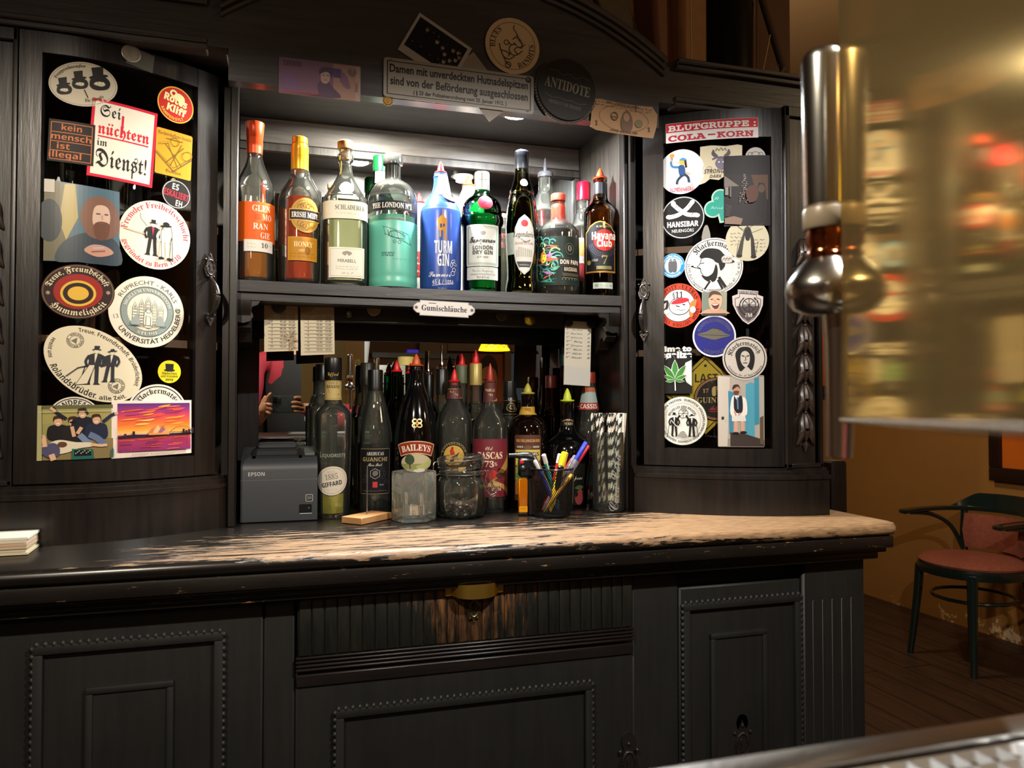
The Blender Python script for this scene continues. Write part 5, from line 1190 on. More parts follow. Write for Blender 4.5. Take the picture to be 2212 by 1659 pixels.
# ---- upper shelf, front row
b = Bottle('whisky_bottle', 'tall clear whisky bottle with orange label and orange capsule, far left on the shelf', 548, YU, SZ, [(38, 601), (42, 598), (42.5, 560), (42.5, 425), (41, 408), (36, 392), (29, 377), (22, 360), (17.5, 345), (16, 334), (15.5, 300)], CLEARG, (L_AMB, 530), GU)
b.cap([(16.4, 334), (16.8, 320), (17, 313), (17.4, 312.5), (17, 299), (17.4, 298.5), (19, 280), (20.2, 268), (19.6, 266), (5, 265.6)], M('orange_foil', 'd8481a', .35, .25))
A = lab(118, 84, 'd85a18'); A.oval(-46, 14, 9, 11, '3a2a1a')
for t_, x, y, w_ in (('GLEN', 16, 22, 40), ('MO', 28, 4, 22), ('RAN', 14, -16, 32), ('GIE', 24, -35, 22)): A.text(t_, 'r', x, y, 13, 'e6d8c4', w_)
A.rect(2, 6, 14, 16, 'b8481a'); b.art(A, 487, INK)
A = lab(66, 25, 'd8d2c6'); A.text('10', 'r', 10, -4, 10, '3a3430').scrib(-26, -8, 2, 3, '8a8478', .5).scrib(-26, -8, -5, 3, '8a8478', .5).scrib(18, 30, 1, 2, '8a8478', .5); b.art(A, 538, INKP, 12, lift=.0006)
b = Bottle('liqueur_bottle', 'red-amber honey liqueur bottle with yellow capsule and round gold label', 646, YU, SZ, [(38, 610), (43, 606), (44, 560), (44.5, 450), (43, 430), (37, 413), (28, 399), (21, 386), (18, 370), (17, 345)], CLEARG, (L_RED, 432), GU)
b.cap([(18.6, 369), (18.4, 340), (18.8, 339), (18, 326), (18.4, 325), (17.4, 314), (14.5, 313.5), (14.5, 311), (16.4, 310.5), (16.4, 299), (15, 297.6), (4, 297.4)], M('yellow_foil', 'd89a14', .3, .3))
A = lab(2, 2, 'b08a3c'); A.base(A.opts(33, 37, 40), 'b5893a', .0002); A.ring(0, 0, 28, 1, '8a642a', 32)
for i in range(5): A.ring(-12 + i * 6, 22 - abs(i - 2) * 3, 6, 1.6, '7a5a2a', a0=0, a1=280).ring(-12 + i * 6, -24 + abs(i - 2) * 3, 6, 1.6, '7a5a2a', a0=90, a1=360)
A.poly([(-35, -12), (35, -12), (35, 13), (-35, 13)], 'c8a050').rect(-34, -10, 34, 11, '2a2020').text('IRISH MIST.', 'r', 0, -5, 11, 'e8e0d0', 60, bold=.01); b.art(A, 474, INK, 14, lift=.0004)
A = lab(66, 50, 'c08a28'); A.rect(-31, -23, 31, 23, 'b07a20').text('HONEY', 'r', 0, 4, 11, 'e0cf9c', 40).text('LIQUEUR', 'r', 0, -6, 5, 'e0cf9c', 20).oval(8, -4, 6, 9, '8a5a18').scrib(-28, 28, -18, 3, '7a5214', .5).scrib(-28, 28, -12, 3, '7a5214', .5, seed=4); b.art(A, 545, INK, 9)
b = Bottle('brandy_bottle', 'clear square-shouldered fruit brandy bottle with cream labels and wooden stopper', 745, YU, SZ, [(44, 615), (47, 611), (47.5, 560), (47, 446), (43, 430), (35, 415), (25, 398), (18, 384), (14.5, 370), (13.5, 352), (17, 349), (17, 338), (13, 333), (13, 326)], CLEARG, (L_PALE, 480), GU, sq=3.0)
b.cap([(10, 345), (10, 325), (16.6, 323.5), (17, 321), (17, 308), (15, 306), (4, 305.8)], WOODC, name='stopper')
A = lab(150, 38, 'd6d0bc'); A.text('SCHLADERER', 'r', 10, 0, 10, '3a3a34', 60).scrib(-18, 40, -9, 3, '8a8676', .5); b.art(A, 464, INKP)
A = lab(72, 64, 'd8d4c4'); A.ring(0, 0, 1, 1, 'd8d4c4'); [A.rect(*q, 'a8a494') for q in ((-33, 28, 33, 28.8), (-33, -28.8, 33, -28), (-33, -28, -32.2, 28), (32.2, -28, 33, 28))]
A.text('MIRABELL', 's', 0, 0, 7, '3a3a34', 36).blob([(-10, 20), (-4, 14), (0, 18), (4, 14), (10, 20), (0, 24)], '8a887a').scrib(-22, 22, -10, 2.4, 'a09c8c', .5).scrib(-22, 22, -15, 2.4, 'a09c8c', .5, seed=5).scrib(-10, 12, -24, 4, '5a584c', .6, seed=7); b.art(A, 575, INKP, 4)
A = lab(2, 2, 'c8c8c0'); A.base(A.opts(14, 14, 28), 'a8a8a0', .0006); A.oval(0, 0, 11.5, None, 'd8d8d0'); b.art(A, 414, M('silver_medal', 'c8c8c4', .25, .9), 2, 'medallion')
b = Bottle('gin_bottle', 'round-shouldered clear bottle of turquoise gin with black band', 848, YU, SZ, [(50, 622), (52.5, 616), (52, 604), (52.8, 592), (53, 560), (53, 446), (51, 428), (45, 412), (36, 401), (24, 393), (18, 388), (17, 372), (16.5, 358)], CLEARG, (AQUA_L, 473), GU, sleeve=True)
b.cap([(15, 392), (15.5, 360), (21, 358), (21.5, 355), (20.5, 337), (19.5, 335.6), (4, 335.4)], M('smoky_stopper', '4a4c4a', .15, 0, .45, 1.45), name='stopper')
A = lab(150, 20, '161616'); A.text('THE LONDON Nº1', 'r', -2, -5, 11, 'd8d4cc', 92, bold=.01); b.art(A, 456, INK)
A = Art(4e-5); L_ = '1f4a4a'
A.line([(-26, 20), (34, 4)], 1, L_).line([(-22, 4), (36, -16)], 1, L_)
for i in range(5): A.line([(-24 + i * 14, 19 - i * 4), (-19 + i * 14, 3 - i * 5)], .7, L_)
A.line([(-10, 8), (2, 10), (24, 0)], 1.4, L_, 3).line([(-10, 8), (-8, -2), (20, -6)], 1.2, L_, 3).ring(0, -12, 3, .8, L_).ring(10, -13, 3, .8, L_).line([(-14, 12), (-12, -2)], 1.4, L_).scrib(-34, 34, 50, 4, L_, .5).scrib(-30, 26, 42, 4, L_, .5, seed=3).text('COLOUR SPIRIT', 'r', 0, 34, 5, '9a8a7a', 40).text('LIMITED EDITION', 's', -14, -38, 3.6, L_, 26).text('IN THE BLUE', 's', -14, -43, 3.6, L_, 24).scrib(-4, 40, -50, 3, '4a8a84', .5); b.art(A, 520, INK, 4, 'printed_drawing')
b = Bottle('gin_bottle', 'blue frosted gin bottle with red pourer and gold tower print', 951.5, YU, SZ, [(42, 626), (44, 622), (44.5, 560), (44, 472), (42, 456), (36, 442), (27, 430), (19.5, 418), (16, 404), (15, 388), (16, 384), (14.5, 380), (14.5, 376)], BLUEM, None, GU, True)
b.pourer(12.5, 374, 349, P_RED)
A = Art(4e-5); G2 = 'b07a28'; W2 = 'd4d2d0'
A.line([(0, 66), (0, 52)], 1, G2).poly([(-10, 44), (0, 54), (10, 44), (8, 20), (-8, 20)], G2).rect(-5, 26, -1, 34, '28386e').rect(1, 28, 5, 34, '28386e').poly([(-6, 20), (-3, 20), (-3, 6), (-6, 6)], G2).poly([(2, 20), (7, 20), (9, -1), (5, -1)], G2)
A.text('TURM', 'b', 2, -28, 26, W2, 38).text('GIN', 'b', 2, -55, 25, W2, 24).text('Summer', 'k', -6, -78, 12, W2, 48).text('65 L / 1056', 'n', 2, -93, 9, W2, 46).line([(-22, -96), (24, -92)], 1, W2).text('0,5 l | 40 % vol', 's', 0, -104, 3, W2, 18)
for x, y, r_ in ((24, -44, 30), (28, -50, -20), (20, -52, 80)): A.ring(x, y, 5, .9, W2, 2.6, r_)
A.ring(26, -62, 4, 1, W2).ring(23, -70, 4.5, 1, W2); b.art(A, 527, INK, 4, 'printed_lettering')
A = lab(22, 46, 'd4d2cc'); A.scrib(-7, 7, 10, 4, '8a8880', .6).scrib(-7, 7, 0, 5, '6a6860', .7, seed=3); b.art(A, 404, INKP, 6, 'tax_strip', lift=.0012)
A = lab(2, 2, 'b8893a'); A.base(A.opts(14, 9, 28, rot=-22), 'b07f34', .0016); A.ring(0, 0, 11.5, 1, '8a5a24', 7, -22); b.art(A, 432, INK, 18, 'seal', .002)
b = Bottle('gin_bottle', 'green ribbed-shoulder gin bottle with cream label and red wax seal', 1041, YU, SZ, [(40, 630), (42, 626), (42, 560), (42.5, 498), (44, 490), (46.5, 482), (46, 472), (43.5, 466), (43.5, 458), (40, 444), (33, 433), (22, 424), (17, 417), (16, 410), (15.8, 396)], GREEN_G, (liq('green_shade_gin', 'c8e8d0'), 470), GU)
b.cap([(16.4, 413), (16.6, 393), (16, 392.4)] + [(16.2 + (.5 if i % 2 else -.2), 392 - i * 2) for i in range(9)] + [(15.6, 373.5), (5, 373)], SILV)
A = lab(76, 88, 'c8ccc6', 3)
[A.rect(*q, '9aa89c') for q in ((-34, 36, 34, 41), (-34, -41, 34, -36), (-35, -40, -31, 40), (31, -40, 35, 40))]
for i in range(15): A.ring(-30 + i * 4.3, 38.5, 1.8, .7, 'c8ccc6').ring(-30 + i * 4.3, -38.5, 1.8, .7, 'c8ccc6')
A.text('Tanqueray', 'k', 0, 6, 13, '2a2a2a', 56, bold=.02).text('LONDON', 'b', 0, -9, 8, '3a3a3c', 42).text('DRY GIN', 'b', 0, -19, 8, '3a3a3c', 42).text('EST? 1830', 's', 0, -27, 4, '6a6a6a', 22).blob([(-5, 24), (-4, 29), (4, 29), (5, 24), (0, 21)], '8a8a86'); b.art(A, 538, INKP, 2)
A = lab(74, 27, 'c4c8c4', 2); A.text('Charles Tanqueray', 'k', 0, 3, 6, '6a6a6a', 46).text('CHARLES TANQUERAY & CO', 'r', 0, -4, 3.6, '5a5a5a', 56).text('70 cl  43,1% vol', 'b', 0, -11, 4.4, '4a4a4a', 26).scrib(-30, 30, 9, 2, '8a8a86', .4); b.art(A, 597, INKP, 2)
A = lab(2, 2, 'a81838'); A.base(A.opts(15.5, 15.5, 32), 'a01632', .0016); A.ring(0, 0, 12, 1.6, '7a0c22').ring(0, 0, 8, 1.2, '7a0c22').text('T', 'k', 0, -4, 10, '7a0c22'); b.art(A, 447, INK, 7, 'wax_seal', .0006)
b = Bottle('rum_bottle', 'slim dark green rum bottle with pointed oval white label', 1127, YU, SZ, [(33, 634), (36, 630), (35, 616), (32.5, 600), (33, 570), (35, 530), (35.5, 490), (33, 455), (29.5, 434), (26, 422), (26.4, 418), (23.5, 408), (19, 394), (16, 378), (14.6, 364), (14.2, 350)], OLIVE_G, (M('near_black_rum', '080404', .05), 420), GU)
b.cap([(14.8, 367), (14.8, 352), (15.2, 351), (14.8, 340), (15.2, 339.4), (14.8, 332), (15.2, 331), (14.6, 328), (13.5, 326.6), (4, 326.3)], M('black_cap', '16181c', .3, .3))
A = lab(2, 2, 'c8c8c4'); pts = [(0, 64), (12, 54), (20, 36), (24, 12), (24, -12), (20, -36), (12, -54), (0, -64)]; A.base(pts + [(-x, y) for x, y in pts[-2:0:-1]], 'c4c6c2', .0002); A.poly([(x * .9, y * .95) for x, y in pts] + [(-x * .9, y * .95) for x, y in pts[-2:0:-1]], 'd4d4d0').oval(0, 45, 7.5, None, 'b8202a')
A.text('Legendario', 'i', -1, 16, 12, '2a2424', 46).text('ELIXIR DE CUBA', 'r', 0, 0, 5, '9a5a3a', 40).line([(-8, 12), (2, 6), (12, 10), (6, 5), (-4, 6)], 1, '4a4442', 4)
for i in range(8): A.rect(-18 + i * 4.6, -26, -15 + i * 4.6, -12 + (i * 7) % 8, 'b4b0a4')
A.poly([(-17, -36), (17, -36), (12, -48), (-12, -48)], '3a3a3c').rect(-11, -44, 11, -42.6, 'a8a8a8'); b.art(A, 535, INKP, 6)
A = lab(20, 46, 'a8b4ae'); A.scrib(-7, 7, 0, 4, '7a8680', .6); b.art(A, 532, INKP, -27)
A = lab(2, 2, 'd8d4d0'); A.base(A.opts(8, 8, 24), 'd4d0cc', .0002); A.text('7', 'r', 0, -4, 9, 'a82430'); b.art(A, 400, INKP, 5)
b = Bottle('rum_bottle', 'squat dark rum bottle with red wax neck and green mural label', 1206, YU, SZ, [(42, 636), (45, 632), (45.5, 590), (45, 512), (42, 498), (34, 488), (24, 481), (16.5, 475), (14.6, 464), (14, 440), (15, 436), (15, 432)], CLEARG, (L_DARK, 496), GU)
b.cap([(15.8, 478), (15.4, 452), (14.6, 444), (12, 441), (12, 437), (15.9, 435), (16, 422), (14.5, 420), (4, 419.8)], M('red_sealing_wax', 'b8321e', .4, bump=.2, bs=120), name='wax_stopper')
A = lab(122, 104, '1c2a24', 10); q_ = random.Random(12)
for i in range(34):
    x, y, r_ = q_.uniform(-54, 4), q_.uniform(-44, 44), q_.uniform(5, 13); a = q_.uniform(0, 360)
    A.ring(x, y, r_, q_.uniform(1.2, 3.4), q_.choice(['3a8a74', '5aa890', '2a6a5a', '8ac0a0', '4a9a8a', 'a8b070']), a0=a, a1=a + q_.uniform(120, 250), n=14)
for i in range(10): A.blob([(q_.uniform(-48, 0) + dx, q_.uniform(-44, 44) * 0 + yy + dy) for dx, dy in ((0, 4), (5, 0), (0, -4), (-5, 0)) for yy in (i * 9 - 42,)], q_.choice(['5aa890', 'c84a3a', '8a5a8a', 'd8b03a', '3a7a6a']))
A.oval(-33, 8, 8, 12, 'd8b438').blob([(-39, 12), (-33, 20), (-26, 12), (-33, 15)], 'c84a2a').line([(-37, 10), (-35, 10)], 1.6, '2a1a10').line([(-31, 10), (-29, 10)], 1.6, '2a1a10').line([(-35, 2), (-30, 2)], 1.6, 'a83a2a')
A.rect(0, -12, 52, 6, '3a342a').rect(2, -10, 50, 4, '1a1714').text('DON PAPA', 'b', 26, -7.5, 9, 'd8d2c4', 44, bold=.01).rect(10, -24, 46, -13, '2a241e').text('MASSKARA', 'b', 28, -22, 8, 'c8bca4', 32).rect(8, -33, 48, -26, '4a4438').text('0', 'r', 24, 20, 12, '8a8272').ring(24, 25, 9, 1, '6a6454', 12)
for i in range(5): A.ring(12 + i * 7, -40, 4, .9, '8a8474', a0=0, a1=200)
b.art(A, 571, INK)
b = Bottle('rum_bottle', 'dark amber rum bottle with orange pourer and red disc label, far right on the shelf', 1297, YU, SZ, [(34, 638), (36, 634), (36, 560), (35.5, 470), (33.5, 458), (28, 447), (20, 438), (16, 430), (14.8, 418), (14.4, 396), (15, 392), (14.8, 384)], BROWN_G, (M('near_black_rum', '080404', .05), 486), GU)
b.cap([(15, 430), (15, 398), (14.9, 397)], M('dark_foil_neck', '22242a', .4, .3), name='neck_foil'); b.pourer(14.5, 387, 364, P_ORA)
A = Art(4e-5); tp = [(-36, -54), (36, -54), (36, 34), (30, 38), (24, 46), (10, 54), (0, 56), (-10, 54), (-24, 46), (-30, 38), (-36, 34)]
A.base(tp, 'c0802c', .0002); A.poly([(x * .95, y * .96) for x, y in tp], '1a1a1f')
for r_ in (34, 30, 26): A.ring(8, 14, r_, .6, '4a4a54', a0=190, a1=350)
for i in range(20): A.line([(8 + 24 * math.cos(R(195 + i * 8)), 14 + 24 * math.sin(R(195 + i * 8))), (8 + 35 * math.cos(R(200 + i * 8)), 14 + 35 * math.sin(R(200 + i * 8)))], .5, '4a4a54')
A.oval(9, 15, 23, None, 'b8261c', n=40).text('Havana', 'b', 9, 17, 15, 'e4e0d8', 54, bold=.02).text('Club', 'b', 9, 1, 14, 'e4e0d8', 32, bold=.02).line([(9, 40), (7, 50)], 4, 'b09a5a').oval(8, 51, 3, 4, 'b09a5a').text('7', 'r', 9, -36, 18, '8a8448').text('AÑEJO', 'r', -12, -30, 5, '8a8a80', 14).oval(-25, -32, 5, None, '8a8448').rect(-8, -47, 24, -40, '7a7448').text('EL RON DE CUBA', 'r', 9, 42, 4, '9a8a5a', 34).rect(-35, -53, 35, -51, 'c0802c'); b.art(A, 541, INK, 0)
A = lab(44, 13, 'b8c4ba'); A.oval(-14, 0, 4, None, '8a968c').scrib(-6, 14, -2, 4, '7a867c', .6).oval(17, 0, 2.5, None, '8a968c'); b.art(A, 622, INKP, 6, 'tax_strip')
# ---- upper shelf, back row
def plain(name, label, cx, Y, zb, ytop, ysh, ybase, hw, nh, gm, liquid=None, capm=None, ycap=None, pour=None, solid=False, group=GU, band=None):
    p = [(hw * .95, ybase), (hw, ybase - 4), (hw, ysh + 10), (hw * .96, ysh), (hw * .72, ysh - hw * .42), (nh * 1.3, ysh - hw * .95), (nh, ysh - hw * 1.25), (nh * .96, ytop)]
    b = Bottle(name, label, cx, Y, zb, p, gm, liquid, group, solid, n=28)
    if capm: b.cap([(nh * 1.08, ycap), (nh * 1.08, ytop - 1), (nh * .98, ytop - 3), (nh * .2, ytop - 3.2)], capm)
    if pour: b.pourer(nh * .95, ytop - 2, ytop - 2 - pour[1], pour[0])
    if band: A = lab(hw * 2.6, band[1] - band[0], band[2]); A.rect(-hw, -1, hw, 1, band[3]); b.art(A, (band[0] + band[1]) / 2, INKP)
    return b
YB = 1.712
plain('whisky_bottle', 'amber bottle with gold-lined label half hidden behind the orange-labelled whisky', 582, YB, SZ, 415, 478, 600, 19, 9, CLEARG, (L_AMB, 500), BLACKP, 430, band=(522, 560, '4a2c14', 'b08a3c'))
plain('vodka_bottle', 'broad clear bottle standing behind the yellow-capsuled liqueur', 650, YB, SZ, 374, 420, 604, 43, 15, CLEARG, (L_PALE, 520), SILV, 386)
plain('grappa_bottle', 'clear bottle with cork stopper behind the fruit brandy', 717, YB, SZ, 400, 462, 606, 24, 10, CLEARG, (L_PALE, 500), CORK, 408)
b = plain('gin_bottle', 'green-necked bottle behind the turquoise gin', 820, YB, SZ, 341, 440, 612, 36, 14, GREEN_G, None, M('green_foil', '0e5a2c', .35, .4), 372)
A = lab(30, 26, 'b8b8ae'); A.text('G', 'r', 2, -4, 9, '4a4a44'); b.art(A, 386, INKP, 4)
b = plain('liqueur_bottle', 'pale bottle with red pourer and red label between turquoise and blue gin', 905, YB, SZ, 441, 476, 616, 26, 13, M('white_glass', 'b9b8ae', .2), None, None, None, (P_RED, 22), True)
A = lab(56, 54, '9a2a2c'); A.text('RA', 'r', 0, 0, 18, 'd8d0c4', 40).text('coco', 'k', 0, -18, 12, 'd8d0c4', 36); b.art(A, 575, INK)
plain('liqueur_bottle', 'white-necked bottle with orange pourer behind the green gin', 1012, YB, SZ, 404, 452, 622, 34, 14, M('white_glass', 'b9b8ae', .2), None, None, None, (P_ORA, 24), True)
b = plain('tequila_bottle', 'pale bottle with spotted cork ball between green gin and slim rum', 1086, YB, SZ, 466, 496, 626, 22, 9, CLEARG, (L_PALE, 540), CORK, 472)
b = plain('vodka_bottle', 'tall clear bottle with smoky grey pourer behind the slim rum', 1178, YB, SZ, 376, 462, 630, 40, 15.5, CLEARG, (L_PALE, 560), M('smoky_pourer', '4a4a4e', .2, 0, .4), 384)
b.turn('pourer_tip', [(5, 373), (4.4, 362), (3.2, 352), (1.4, 342)], M('smoky_pourer', '4a4a4e', .2, 0, .4))
b = plain('vermouth_bottle', 'dark bottle with shiny red screw cap behind the two rum bottles', 1261, 1.672, SZ, 398, 494, 634, 32, 14, GLASS, (M('blackish_vermouth', '120a0a', .1, 0, .3), 470), M('red_foil', 'b8142c', .25, .4), 434)
A = lab(90, 92, 'b8aca0'); A.rect(-45, -46, 45, -4, '9a1c24').rect(-45, -8, 45, -4, 'd8d0c0').oval(0, 22, 16, None, 'c8803a'); b.art(A, 566, INKP)
# ---- worktop, front row
GD = 'liquor bottles on the worktop'
def onCT(cx, by, hw): p = atZ(cx, by, CT); return p.y + hw * scale(p)
y_ = onCT(721, 1119, 35)
b = Bottle('liqueur_bottle', 'clear banana liqueur bottle with black cap and white oval label, beside the receipt printer', 721, y_, CT, [(34, 1119), (36, 1112), (37, 1060), (38.5, 1000), (40, 930), (40, 902), (37, 890), (29, 880), (20, 872), (17.5, 862), (17, 845)], CLEARG, (L_YEL, 1064), GD)
b.cap([(18.2, 822), (18.4, 800), (18.8, 798), (18.6, 776), (17.5, 773), (4, 772.6)], BLACKP)
A = lab(104, 44, 'a8945a'); A.text('CREME DE', 's', 0, 12, 4, '4a3c1c', 20).text('BANANE', 'b', 0, 3, 7, '3a2c14', 30).line([(-10, 0), (-6, -10), (4, -14), (13, -9)], 2, '6a5420', 4).line([(-20, 18), (20, 18)], .8, '6a5420').line([(-20, -19), (20, -19)], .8, '6a5420'); b.art(A, 842, INKP, 0, lift=.0004)
A = Art(4e-5); A.text('Giffard', 'k', 0, -4, 8, 'b89a4a', 22); b.art(A, 808, INK, 0, 'gold_lettering', .0016)
A = lab(2, 2, 'c8c0b0'); A.base(A.opts(34, 30.5, 40, rot=12), 'c6beae', .0003); A.ring(0, 0, 30, .8, '8a8474', 26.5, 12).text('DEPUIS', 's', -2, 17, 4, '9a9484', 16, rot=8).text('1885', 'r', -1, 3, 12, '7a7466', 26, rot=8).text('GIFFARD', 'b', 0, -11, 9, '1f1c1a', 43, rot=10, bold=.01).scrib(-18, 18, -20, 3, 'a09a8a', .5); b.art(A, 1035, INKP, -1)
A = Art(4e-5); A.text('LIQUORISTE', 'b', 0, 0, 7, '8a8a74', 56); b.art(A, 985, M('embossed_glass', 'c8d0c0', .2, 0, .6), 0, 'embossed_lettering')
y_ = onCT(812, 1105, 34)
b = Bottle('rum_bottle', 'conical clear honey rum bottle with black hexagon label', 812, y_, CT, [(34, 1105), (36, 1100), (36, 1040), (37, 980), (36.5, 945), (34, 922), (29, 898), (23, 872), (18, 852), (15.4, 840), (15, 825)], CLEARG, (M('dark_honey_rum', '0c0605', .06, 0, .1), 957), GD)
b.cap([(16, 845), (16.2, 836), (16, 835), (16.3, 802), (15.4, 799), (4, 798.6)], BLACKP)
A = lab(70, 98, '17161a', 2); [A.rect(*q, '8a7a4a') for q in ((-33, 47, 33, 48), (-33, -48, 33, -47), (-34, -46, -33.4, 46), (33.4, -46, 34, 46))]
A.text('AREHUCAS', 'r', 0, 34, 7, 'c8c4bc', 36).text('GUANCHE', 'b', 0, 21, 8.5, '9a8a5a', 54).text('Ron Miel', 'k', 0, 11, 7, 'c4beb0', 30)
hx = [(11 * math.sin(R(60 * i)), -5 + 11 * math.cos(R(60 * i))) for i in range(7)]; A.line(hx, 1, 'a8a49a').blob([(-5, -8), (-4, 0), (4, 1), (6, -6), (0, -10)], '6a665c')
for x, y in ((16, 4), (21, -4), (-18, -10), (24, -22), (-24, -20), (18, -12)): A.line([(x + 4 * math.sin(R(60 * i)), y + 4 * math.cos(R(60 * i))) for i in range(7)], .6, '4a4844')
A.rect(-5, -34, 5, -22, 'b83a40').text('RUM', 's', 14, -30, 3, 'a8a49a').scrib(-26, 26, -42, 2, '8a8678', .5); b.art(A, 1015, INK, 0)
y_ = onCT(900, 1108, 44)
b = Bottle('cream_liqueur_bottle', 'big black cream liqueur bottle with red banner label and orange pourer', 900, y_, CT, [(44, 1108), (47, 1103), (47.5, 1040), (47, 955), (44.5, 925), (38, 892), (29, 862), (21, 842), (17, 828), (15.6, 812), (15.6, 802), (16.6, 798), (15.4, 794), (15.4, 788)], M('black_bottle', '060607', .1, coat=.6), None, GD, True)
b.pourer(15, 790, 765, P_ORB)
A = Art(5e-5)
def ban(r0, r1, a0, a1, n=16): return [(r0 * math.cos(R(a0 + (a1 - a0) * i / n)), r0 * math.sin(R(a0 + (a1 - a0) * i / n)) - 90) for i in range(n + 1)] + [(r1 * math.cos(R(a1 + (a0 - a1) * i / n)), r1 * math.sin(R(a1 + (a0 - a1) * i / n)) - 90) for i in range(n + 1)]
A.base(ban(91, 118, 112, 68), 'c8a888', .0002); A.poly(ban(93, 116, 111, 69), '8a2c14').arct('BAILEYS', 'r', 98, 90, 36, 13, 'e0d8c8', cy=-90, bold=.01)
A.oval(0, -18, 33, 19, 'b8ac8a').poly([(-33, -20), (33, -20), (26, -30), (0, -37), (-26, -30)], '8a8a54').blob([(-24, -14), (-18, 0), (-6, -4), (-4, -16), (-14, -22)], '3a4a34').line([(-13, -20), (-12, -30)], 2, '2a2a20').blob([(0, -26), (14, -20), (32, -12), (30, -24), (10, -34)], 'a8a86a').blob([(-6, -34), (10, -30), (24, -34), (4, -38)], 'd8d0c4'); b.art(A, 978, INK, 0)
A = Art(5e-5)
for x in (-5, 5):
    for y in (-4.5, 4.5): A.ring(x, y, 4.6, 2.6, 'e0c89a', 4)
b.art(A, 913, M('gold_print', 'd8b070', .25, .6), 2, 'emblem')
y_ = onCT(982, 1104, 38)
b = Bottle('cachaca_bottle', 'clear bottle with red pourer and yellow rider emblem behind the jar', 982, y_, CT, [(36, 1104), (39, 1098), (39, 1030), (39, 930), (37, 906), (31, 888), (23, 874), (16.5, 860), (14, 846), (13.6, 832), (13.8, 824)], CLEARG, (M('black_coffee_liqueur', '0a0606', .06, 0, .1), 960), GD)
b.pourer(12, 824, 797, P_RED)
A = lab(76, 23, '4a1c1a'); A.text('MAKERS', 'r', 0, 2, 5, 'c8a878', 22).text('LIKÖR', 'r', 0, -6, 5, 'c8a878', 16).rect(-30, 9, 30, 10, 'b08a4a').rect(-30, -10, 30, -9, 'b08a4a'); b.art(A, 850, INKP)
A = lab(2, 2, '1c1a18'); A.base(A.opts(31, 31, 40), '1a1614', .0004); A.ring(0, 0, 29, 1, '7a6a4a').oval(0, 0, 22, None, 'c09a4a', n=36).blob([(-8, -12), (-4, -2), (4, 2), (12, 8), (8, 0), (10, -10), (4, -6), (-2, -12)], '2a1c14').line([(0, -2), (-4, -14)], 2, '2a1c14').blob([(-6, 2), (-8, 12), (-2, 14), (2, 4)], 'a83424').oval(-3, 16, 3, None, '8a3a24').arct('KAFFEELIKOER', 'r', 24.5, 90, 150, 4, '9a8a60').poly([(28, -6), (46, -12), (46, -20), (26, -14)], '5a2a1c'); b.art(A, 982, INK, -1)
y_ = onCT(1059, 1106, 37)
b = Bottle('rum_bottle', 'clear overproof rum bottle with red pourer and maroon label', 1059, y_, CT, [(35, 1106), (37, 1101), (37.5, 1040), (37.5, 940), (36, 918), (31, 903), (23, 890), (17, 880), (14.6, 868), (13.4, 850), (13.2, 830), (13, 822)], CLEARG, (M('dark_rum_brown', '140605', .06, 0, .1), 956), GD)
b.pourer(11.5, 824, 785, M('plastic_dull_red', '9a2c20', .4))
A = lab(80, 42, '4a1816'); A.text('PASCAS', 'r', 0, 2, 6, 'd0b890', 22).text('73%', 'r', 0, -8, 5, 'd0b890', 12).rect(-38, -18, 38, -13, 'b09858'); b.art(A, 848, INKP, 0)
A = lab(104, 122, '6a1424'); A.poly([(52, 30), (52, 2), (8, -26), (30, -34), (52, -48), (52, -62), (24, -40), (-10, -40)], 'a8823a').poly([(-52, -8), (-30, -26), (-52, -40)], 'a8823a').text('Old', 'k', -2, 38, 8, 'd8c8a4', 16).text('PASCAS', 'r', 0, 20, 14, 'e0d0ac', 56, bold=.01).text('73', 'r', -2, 2, 13, 'e0d0ac', 20).text('%', 'r', 12, 5, 7, 'e0d0ac').text('JAMAICA', 'r', 10, -38, 6, 'd8c8a4', 30).text('RUM', 'r', 14, -48, 7, 'd8c8a4', 22).oval(4, -14, 12, 10, 'a8241c').oval(22, -16, 10, 6, '3a1c14'); b.art(A, 1008, INKP, 0)
b = plain('liqueur_bottle', 'golden liqueur bottle with tall black cap between maroon rum and dark rum', 1101, 1.70, CT, 870, 905, 1088, 21, 12, CLEARG, (L_GOLD, 1000), None, group=GD)
b.cap([(14.4, 858), (14.4, 826), (14, 824), (4, 823.8)], BLACKP); b.cap([(13.5, 897), (14, 894), (14, 859), (13.4, 858)], M('black_gold_neck', '1a1714', .3, .2), name='neck_band')
A = Art(5e-5); A.ring(0, 0, 9, 1.2, 'a8946a').text('43', 'r', 0, -4, 9, 'b8a47a', 12).rect(-20, 14, 20, 15, '8a7a4a').rect(-20, -15, 20, -14, '8a7a4a'); b.art(A, 880, INK, 4, 'number_print', .003)
y_ = onCT(1140, 1100, 40)
b = Bottle('rum_bottle', 'dark rum bottle with yellow-green pourer and yellow and brown label', 1140, y_, CT, [(41, 1100), (43, 1095), (43, 1030), (43, 950), (42, 930), (38, 914), (29, 902), (20, 896), (15, 892), (14.4, 880), (13.4, 872), (14.4, 862), (13.8, 852)], M('dark_brown_bottle', '0c0504', .05, coat=.6), None, GD, True)
b.pourer(14.4, 850, 828, pl('olive_lime', 'a09a34'))
A = lab(80, 17, 'b08a28'); A.rect(-6, -6, 6, 6, '8a6418'); b.art(A, 887, INKP, 0, lift=.0006)
